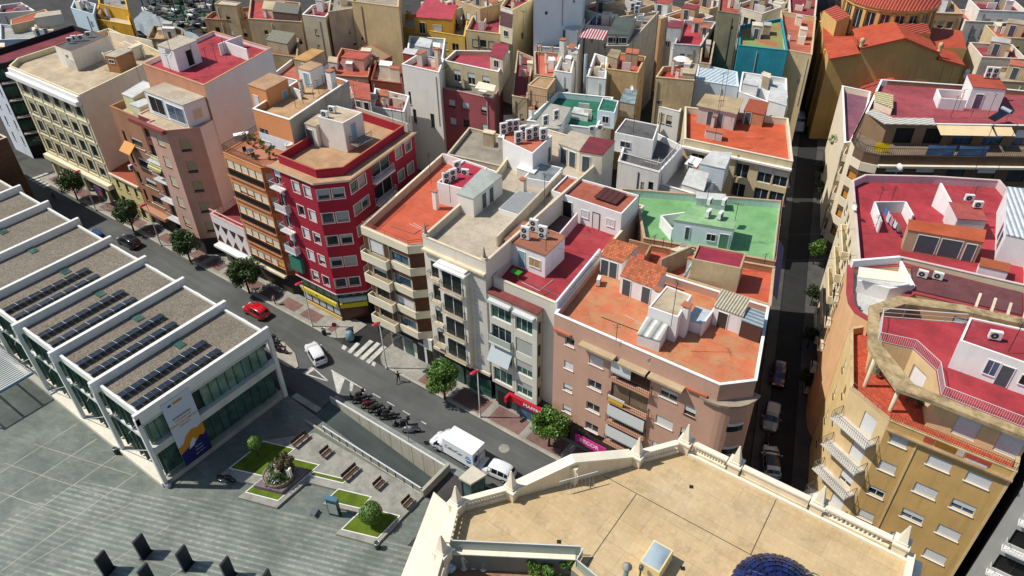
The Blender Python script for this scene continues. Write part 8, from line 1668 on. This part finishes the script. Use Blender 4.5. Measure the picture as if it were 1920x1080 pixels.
J2 = list(J); J2[14] = (-.34, .02, 1.6); J2[15] = (-.36, .06, 1.86); J2[17] = (.42, .08, 1.3); J2[18] = (.6, .2, 1.22); J2[6] = (-.2, -.2, .52); J2[7] = (-.3, -.42, .12); J2[8] = (-.3, -.32, .05)
person('person in dark clothes striding into the road with one arm raised', J2, RD, E_, (SKIN, BLK, BLK, BLK), *P((748, 716), .05), .0, .9, HAIR)
person('person in a white top walking in the tree shade of the far pavement', J, RD, E_, (SKIN, WHT, GRYC, BLK), *P((516, 571), .12), .12, 2.0, HAIR)
person('person with a white cap and blue shirt walking in the road at the far crossing', J, RD, E_, (SKIN, plain('4d5d7a', .8, amp=.1, name='blue_cloth'), BLK, BLK), *P((104, 376), 0), 0, 1.2, WHT)
# small figures on the sunken patio: statues
def statue(label, q, z, h):
    t = local('statue', label, 'statue'); m = MB(); SM = stucco('cfc7b5', .15, .3); m.lathe((0, 0, 0), [(.26, 0), (.28, .08), (.2, .12)], SM, 10); m.build('base', t); m = MB(); k = h / 1.5
    m.lathe((0, 0, .12), [(.17 * k, 0), (.13 * k, .45 * k), (.16 * k, .72 * k), (.12 * k, .85 * k), (.17 * k, 1.1 * k), (.06 * k, 1.2 * k), (.09 * k, 1.3 * k), (.1 * k, 1.4 * k), (0, 1.5 * k)], SM, 10); m.tube([(.16 * k, 0, 1.15 * k), (.32 * k, .02, .95 * k), (.14 * k, -.1 * k, .85 * k)], .045 * k, SM, 6); m.tube([(-.16 * k, 0, 1.15 * k), (-.3 * k, .02, 1.3 * k), (-.08 * k, -.02, 1.5 * k)], .045 * k, SM, 6); m.build('figure', t); put(t, *P(q, z), z)
statue('tall pale garden statue on the sunken stone patio', T(1, 3, 1560, 1020), 16.1, 1.6); statue('small slim statue between the tall statue and the round one', T(1, 3, 1632, 1010), 16.1, .9); statue('small tan statue right of the slim one', T(1, 3, 1705, 1025), 16.1, .9)
m = MB()
for a in range(5): m.lathe((*P(T(1, 3, 1440 + 18 * (a % 3), 990 + 16 * (a // 2)), 16.5), 16.1 + .15 * (a % 2)), [(.0, 0), (.2, .08), (.24, .22), (.16, .4), (0, .46)], stucco('d3dae2', .06), 10)
tag(m.build('stone_spheres'), 'cluster of pale stone balls at the patio edge', 'ornament')
# ================================================================ things standing on the roofs
ORD = {1: ('lone',), 2: ('left', 'right'), 3: ('leftmost', 'middle', 'rightmost'), 4: ('leftmost', 'second from the left', 'third from the left', 'rightmost')}
def ordn(i, n): return ORD[n][i] if n in ORD else ('leftmost' if i == 0 else 'rightmost' if i == n - 1 else ('second', 'third', 'fourth', 'fifth', 'sixth', 'seventh', 'eighth', 'ninth')[i - 1] + ' from the left')
def labs(what, n, where): return [f'{what} {where}'] if n == 1 else [f'{what} {where}, {ordn(i, n)}' for i in range(n)]
AC = {}
def ac_proto(big):
    t = local('air_conditioner', '', 'air conditioner'); w, d, h = (.95, .36, 1.45) if big else (.9, .36, .72); z = .12; m = MB(); m.box((-w / 2, -d / 2, z), (w, 0, 0), (0, d, 0), (0, 0, h), ACW); m.build('casing', t)
    for k in range(2 if big else 1):
        c = (-.08, -d / 2 - .012, z + .36 + k * .68); m = MB(); m.face([(c[0] + .28 * math.cos(a * .3927), c[1], c[2] + .28 * math.sin(a * .3927)) for a in range(16)], plain('3b3d3e', .6, amp=.2, name='fan_grille')); m.face([(c[0] + .07 * math.cos(a * 1.047), c[1] - .01, c[2] + .07 * math.sin(a * 1.047)) for a in range(6)], ACW); m.build('fan_grille', t)
    m = MB(); m.box((-w / 2 + .05, -d / 2 - .01, 0), (.06, 0, 0), (0, d + .02, 0), (0, 0, z), STEEL); m.box((w / 2 - .11, -d / 2 - .01, 0), (.06, 0, 0), (0, d + .02, 0), (0, 0, z), STEEL); m.build('feet', t); return t
def acs(where, z, qs, rot=0.0, big=False):
    for (q, l) in zip(qs, labs('air conditioner', len(qs), where)):
        x, y = P(q, z)
        if big not in AC: AC[big] = ac_proto(big); o = put(AC[big], x, y, z, rot); o['label'] = l; o['group'] = 'air conditioners on the roofs'
        else: dup(AC[big], x, y, z, rot, l, 'air conditioners on the roofs')
acs('on the stair hut of the cream office', 21.66, [T(0, 0, *q) for q in ((530, 320), (560, 305), (615, 300), (670, 275))], .9)
acs('on the white hut of the red corner building', 24.6, [T(1, 0, *q) for q in ((520, 880), (575, 845))], .3)
acs('on the crimson topped hut of the cream house', 18.95, [T(1, 1, *q) for q in ((1430, 300), (1480, 275), (1510, 215))], 1.2, True)
acs('beside the big units on the crimson topped hut', 18.95, [T(1, 1, 1570, 235)], .4)
acs('on the tiled hut above the crimson terrace', 19.3, [T(2, 1, *q) for q in ((100, 715), (165, 660), (230, 710))], .2, True)
acs('on the white hut with salmon top', 21.85, [T(2, 0, *q) for q in ((-60, 1010), (-15, 990), (30, 985), (50, 1075), (85, 1030), (130, 1050), (175, 1030), (235, 1050))], 1.0, True)
acs('on the pale roof room of the green terrace', 19.35, [T(2, 1, *q) for q in ((1480, 455), (1590, 460), (1470, 545), (1560, 560))], 1.57)
acs('on the orange roof against the white dividing wall', 16.1, [T(2, 1, 650, 1050)], 1.9)
acs('on the white penthouse of the ochre block', 22.35, [T(3, 2, 1690, 385)], .3); acs('on the crimson roof by the sloping white wall', 19.4, [T(3, 1, *q) for q in ((1500, 430), (1565, 480))], .5)
acs('on the parapet ledge of the white roof', 17.72, [T(3, 1, *q) for q in ((1150, 1000), (1265, 1015))], .1); acs('on the red hut behind the railed galleries', 21.95, [T(3, 0, *q) for q in ((1645, 585), (1690, 590))], .5, True)
acs('on the long grey house', 18.2, [T(2, 0, *q) for q in ((905, 85), (945, 75), (935, 105))], .6, True); acs('on the patio hut of the dark green terrace', 16.4, [T(2, 0, *q) for q in ((250, 940), (330, 900))], 1.2, True)
acs('at the foot of the twin flue', 14, [T(2, 0, *q) for q in ((600, 985), (660, 975))], .8); acs('on the low pale blue house roof', 16.6, [T(0, 0, *q) for q in ((600, 40), (650, 35))], .4)
acs('on the brown street facade of the tower', 9.6, [(249, 318)], 1.57); acs('low on the brown tower facade', 7.2, [(269, 338)], 1.57)
# aerials
MAST = plain('3d3c3a', .5, .4, amp=.1, name='mast_metal')
def aerial(n, kind):
    t = local('television_aerial', '', 'aerial'); m = MB(); m.tube([(0, 0, 0), (0, 0, n)], .03, MAST, 5); m.build('mast', t); m = MB()
    if kind:
        m.tube([(-.55, 0, n - .15), (.6, 0, n - .15)], .022, MAST, 4)
        for k in range(6): m.tube([(-.5 + k * .2, -.32 + k * .02, n - .14), (-.5 + k * .2, .32 - k * .02, n - .14)], .014, MAST, 4)
    else: m.tube([(-.45, 0, n - .05), (.45, 0, n - .05)], .025, MAST, 4); m.tube([(-.3, 0, n - .35), (.3, 0, n - .35)], .018, MAST, 4)
    m.build('elements', t); return t
AE = {}
def aers(where, z, h, qs, kind=1):
    for (q, l) in zip(qs, labs('thin aerial', len(qs), where)):
        x, y = P(q, z)
        if (h, kind) not in AE: AE[h, kind] = aerial(h, kind); o = put(AE[h, kind], x, y, z, R.random() * 6); o['label'] = l; o['group'] = 'aerials and washing line posts on the roofs'
        else: dup(AE[h, kind], x, y, z, R.random() * 6, l, 'aerials and washing line posts on the roofs')
aers('at the side edge of the cream office roof', 19.3, 5, [T(0, 0, 1065, 640), T(0, 0, 870, 400)]); aers('on the crimson tower roof', 24.5, 3, [T(0, 0, *q) for q in ((1290, 560), (1470, 500), (1570, 520), (1630, 480), (1700, 440))], 0); aers('standing on the tower hut roof', 27.4, 2.5, [T(0, 0, 1290, 420)])
aers('on the tan roof of the orange house', 23.8, 2, [T(1, 0, *q) for q in ((300, 810), (355, 780), (435, 740), (475, 710), (515, 680))], 0); aers('behind the red corner building', 14.2, 4.5, [T(1, 0, *q) for q in ((760, 840), (860, 720))]); aers('on the back parapet of the red building', 22, 2.5, [T(1, 0, *q) for q in ((1035, 960), (1100, 920))])
aers('beside the hut with crimson top', 18.9, 4, [T(1, 1, *q) for q in ((1315, 300), (1460, 440))]); aers('rising beside the crimson terrace', 16.5, 7, [T(2, 1, 240, 640)]); aers('on the tiled hut near its front edge', 19.3, 2, [T(2, 1, 255, 800)], 0); aers('over the white penthouse', 19.4, 3.5, [T(2, 1, 935, 590)])
aers('on the brown parapet of the green terrace', 17.4, 1.3, [T(2, 1, *q) for q in ((1065, 760), (1130, 780), (1190, 795), (1600, 870), (1890, 900))], 0); aers('beside the green roof room', 16.5, 5, [T(2, 1, *q) for q in ((1440, 560), (1640, 740))]); aers('on the pale stair tower of the orange roof', 19.0, 5, [(1258, 612)]); aers('at the front parapet of the orange roof', 17, 2, [(1155, 640)], 0)
aers('on the orange terrace house hut', 18.6, 6, [T(2, 0, 1540, 860), T(2, 0, 1580, 800)]); aers('in front of the orange terrace house', 16, 6, [T(2, 0, 1520, 1060)]); aers('among the tan and white party walls', 17.4, 5, [T(2, 0, *q) for q in ((205, 560), (690, 560), (890, 530), (560, 740))]); aers('near the top of the picture', 18, 5, [T(2, 0, *q) for q in ((335, 190), (640, 190), (85, 300), (1070, 180))]); aers('on the black roofed white house', 17.7, 2.5, [T(2, 0, 910, 990)])
aers('on the crimson roof by the light well', 17.0, 2, [T(3, 1, *q) for q in ((830, 440), (925, 430), (800, 650))]); aers('on the crimson roof near the sloping wall', 17, 3.5, [T(3, 1, 1490, 520)]); aers('in front of the railed galleries', 17, 7, [T(3, 1, *q) for q in ((1530, 250), (1700, 250))], 0); aers('on the set back crimson roof', 18.9, 3, [T(3, 0, *q) for q in ((1270, 640), (1340, 650), (1400, 655), (1370, 880), (1420, 830), (1520, 880), (1650, 860))], 0)
aers('on the ochre block penthouse', 22.4, 3, [T(3, 2, 1800, 480)]); aers('on the grey ribbed houses at the top left', 15, 5, [T(0, 0, *q) for q in ((1250, 330), (1600, 290), (1700, 250), (1840, 470))])
# dishes
def dish(label, q, z, rot):
    t = local('satellite_dish', label, 'satellite dish', 'satellite dishes'); m = MB(); m.tube([(0, 0, 0), (0, 0, .9)], .03, STEEL, 5); m.build('mast', t); m = MB(); rows = []
    for r_, d in ((.0, .0), (.2, .03), (.36, .09), (.44, .15)): rows.append([(r_ * math.cos(a * .5236), -.1 - d, 1.0 + r_ * math.sin(a * .5236)) for a in range(13)])
    m.grid(rows, stucco('e3e1dc', .05)); m.build('reflector', t); m = MB(); m.tube([(0, -.1, .65), (0, -.55, 1.0)], .015, STEEL, 4); m.build('arm', t); put(t, *P(q, z), z, rot)
for a in (('round white dish on the parapet of the pink corner house', (1222, 690), 15.2, .3), ('white dish on the tower hut', T(0, 0, 1285, 440), 27.3, .4), ('white dish on the back parapet of the crimson roof', T(3, 1, 957, 230), 17.8, 2.6), ('white dish on the street parapet of the crimson roof', T(3, 1, 645, 520), 17.8, 5.6), ('upper white dish beside the red hut', T(3, 0, 1472, 580), 18.8, .8), ('lower white dish below its twin beside the red hut', T(3, 0, 1462, 610), 18.2, .7), ('white dish on the corner of the striped canopy house', T(3, 0, 852, 670), 19.4, .6), ('white dish on glazed stair of the green patio', T(2, 0, 905, 700), 16.8, 5.8), ('old dish at the shed wall between orange and green roofs', T(2, 1, 1280, 810), 17.2, .5)): dish(*a)
# laundry, tarpaulins, tanks
def cloths(name, label, cat, items, z0):
    t = thing(name, label, cat, (*items[0][0], z0)); m = MB()
    for (a, b_, c_, w_) in items:
        rows = []; a = Vector(a); b_ = Vector(b_)
        for i in range(5): f = i / 4; p = a.lerp(b_, f); rows.append([(p.x + .03 * math.sin(i * 2.1 + j), p.y + .05 * math.sin(i * 1.7 + j * 2), z0 + 1.5 - w_ * j / 4 - .1 * math.sin(f * 3.14)) for j in range(5)])
        m.grid(rows, c_)
    m.build('cloths', t); l = MB(); l.tube([(*items[0][0], z0 + 1.5), (*items[-1][1], z0 + 1.5)], .01, IRON, 4); l.build('line', t)
CL1 = plain('d3d8e0', .8, amp=.15, name='cloth'); CL2 = plain('4f7fc0', .8, amp=.2, name='cloth'); CL3 = plain('c9a0b5', .8, amp=.3, name='cloth'); CL4 = plain('3d8d72', .8, amp=.2, name='cloth'); BLU = plain('7f9fc4', .8, amp=.12, name='cloth'); YLW = plain('e6c412', .7, amp=.1, name='cloth')
cloths('laundry', 'coloured washing on a line by the white light well', 'laundry', [((-8.6, 81.6), (-8.2, 81.0), CL2, .9), ((-8.15, 80.9), (-7.7, 80.2), CL1, 1.1), ((-7.6, 80.1), (-7.2, 79.5), CL3, 1.0), ((-7.1, 79.4), (-6.7, 78.9), CL1, .8), ((-6.6, 78.8), (-6.3, 78.3), CL4, .7)], 17.0)
cloths('hanging_sheets', 'two pale blue sheets hanging under the beige awning', 'laundry', [((-8.2, 101.4), (-5.2, 103.2), BLU, 1.5), ((-4.9, 103.4), (-1.8, 105.3), BLU, 1.5)], 16.5); cloths('yellow_sheet', 'bright yellow cloth hung in the rounded gallery corner', 'laundry', [((-14.0, 98.9), (-12.3, 99.3), YLW, 1.2), ((-13.8, 99.2), (-12.6, 99.5), YLW, 1.0)], 16.3)
m = MB(); c = P(T(1, 0, 690, 495), 13.2); rr = random.Random(5); rows = [[(c[0] - 1.3 + i * .45, c[1] - .8 + j * .4, 13.1 + .75 * math.sin(i * .8) * math.sin(j * 1.1 + .4) + rr.random() * .25) for j in range(6)] for i in range(7)]; m.grid(rows, plain('2f6fc0', .5, amp=.25, name='tarpaulin'), False); tag(m.build('tarpaulin'), 'crumpled bright blue tarpaulin on the terracotta roof', 'tarpaulin')
t = local('solar_water_heater', 'solar water heater with white tank above the gallery roof', 'solar heater'); m = MB(); m.box((-1.0, -.6, .2), (0, 1.2, 0), (1.8, 0, .9), (-.03, 0, .06), PV_); m.build('collector', t); m = MB(); m.grid([[(.95 + .25 * math.cos(a * .5236), y, 1.3 + .25 * math.sin(a * .5236)) for a in range(12)] for y in (-.8, .8)], plain('aebfc6', .3, .4, amp=.1), True, True); m.build('tank', t); m = MB(); m.box((.8, -.6, 0), (.05, 0, 0), (0, .05, 0), (0, 0, 1.1), STEEL); m.box((.8, .6, 0), (.05, 0, 0), (0, .05, 0), (0, 0, 1.1), STEEL); m.build('legs', t); put(t, *P(T(3, 0, 1720, 900), 19.5), 19.45, .9)
t = local('closed_parasol', 'closed white parasol on the yellow planted terrace', 'parasol'); m = MB(); m.lathe((0, 0, 0), [(.03, 0), (.03, .8), (.22, .85), (.12, 1.8), (.02, 2.5)], stucco('e9e6df', .05), 8); m.build('canopy', t); put(t, *P(T(1, 0, 1490, 175), 14), 13.75)
t = local('storage_box', 'white storage chest in the corner of the orange terrace', 'chest'); m = MB(); m.box((-.9, -.4, 0), (1.8, 0, 0), (0, .8, 0), (0, 0, .75), plain('c5c9cf', .4, amp=.1)); m.build('chest', t); m = MB(); m.box((-.95, -.45, .751), (1.9, 0, 0), (0, .9, 0), (0, 0, .06), WHITE); m.build('lid', t); put(t, -80.2, 50.2, 19.78, 1.0)
t = local('terrace_table', 'round glass table with chairs on the orange house terrace', 'table'); m = MB(); m.lathe((0, 0, .7), [(.0, 0), (.5, 0), (.5, .04), (0, .04)], GLASS_B, 14); m.build('tabletop', t); m = MB(); m.tube([(0, 0, 0), (0, 0, .7)], .04, IRON, 6); m.build('leg', t); put(t, -75.5, 47.9, 19.78)
for i, (x, y, r_) in enumerate(((-76.4, 47.8, 1.2), (-74.7, 47.6, 4.4))):
    t = local('terrace_chair', ('dark terrace chair left of the round glass table', 'green terrace chair right of the round glass table')[i], 'chair'); cm = (IRON, plain('2f5a3a', .6))[i]; m = MB(); m.box((-.22, -.22, .42), (.44, 0, 0), (0, .44, 0), (0, 0, .04), cm); m.build('seat', t); m = MB(); m.box((-.22, .2, .46), (.44, 0, 0), (0, .04, 0), (0, .06, .45), cm); m.build('backrest', t); m = MB()
    for a in (-.2, .17):
        for c in (-.2, .17): m.box((a, c, 0), (.03, 0, 0), (0, .03, 0), (0, 0, .42), cm)
    m.build('legs', t); put(t, x, y, 19.78, r_)
t = local('white_planter', 'big round white planter tub on the red building roof', 'planter'); m = MB(); m.lathe((0, 0, 0), [(.38, 0), (.46, .8), (.52, .85), (.52, .95), (.4, .95), (.38, .8)], stucco('d3d0c4', .1), 14); m.build('tub', t); put(t, -70.6, 50.2, 20.86)
# cables slung over the roofs
def cable(label, a, b_, sag):
    a, b_ = Vector(a), Vector(b_); m = MB(); m.tube([a.lerp(b_, i / 12) - Vector((0, 0, sag * 4 * (i / 12) * (1 - i / 12))) for i in range(13)], .02, IRON, 4); tag(m.build('cable'), label, 'cable')
cable('black cable slung over crimson and orange roofs to the corner parapet', (-39, 52, 19.4), (-15.2, 62, 18.6), 1.2); cable('black cable crossing the narrow street to the white parapet', (-16.5, 66.5, 17.0), (-7.8, 72.0, 18.0), .5); cable('black cable over the narrow street by the green roof corner', (-16.9, 72, 16.8), (-8.4, 78.0, 18.2), .4)
# ================================================================ more small parts on the near roofs
for i_, (b_, k_) in enumerate(((office, 5), (orange_b, 2), (f8, 3), (f9, 3), (f10, 2), (f11, 3))): 
    if b_ in (f10, f11, f8): 
        rr = random.Random(i_)
        for j in range(3):
            m = MB(); p = [Vector((*q, 0)) for q in b_.pts[:2]]; a = Vector((*b_.pts[0], 0)).lerp(Vector((*b_.pts[1], 0)), rr.uniform(.2, .5)) + Vector((0, rr.uniform(1.2, 5), b_.zr + .05)); c = a + Vector((rr.uniform(2, 5), rr.uniform(-.4, .6), 0)); m.tube([a, c, c + Vector((.1, rr.uniform(.8, 2.4), 0))], .035, rr.choice((IRON, STEEL, GREYW)), 5); m.build('conduit', b_.root)
    else: b_.clutter(i_ * 31 + 2, k_)
# ================================================================ light
SUN = Vector((-.49, -.323, .809)).normalized()
w = bpy.data.worlds.new('World'); SC.world = w; w.use_nodes = True
nt = w.node_tree; bg = nt.nodes['Background']
sk = nt.nodes.new('ShaderNodeTexSky'); sk.sky_type = 'NISHITA'; sk.sun_disc = False
el = math.asin(SUN.z); az = math.atan2(SUN.x, SUN.y)
sk.sun_elevation = el; sk.sun_rotation = az; sk.altitude = 50; sk.air_density = 1.0; sk.dust_density = .6; sk.ozone_density = 1.5
nt.links.new(sk.outputs[0], bg.inputs[0]); bg.inputs[1].default_value = .11
ld = bpy.data.lights.new('sun', 'SUN'); ld.energy = 4.7; ld.angle = rad(.5); ld.color = (1, .955, .88)
so = bpy.data.objects.new('sun', ld); COL.objects.link(so); so.rotation_euler = SUN.to_track_quat('Z', 'Y').to_euler()
SC.view_settings.view_transform = 'Standard'; SC.view_settings.look = 'None'; SC.view_settings.gamma = 1; SC.view_settings.use_curve_mapping = False
SC.view_settings.exposure = 0.0
SC.cycles.max_bounces = 6; SC.cycles.diffuse_bounces = 3; SC.cycles.glossy_bounces = 3; SC.cycles.caustics_reflective = False; SC.cycles.caustics_refractive = False
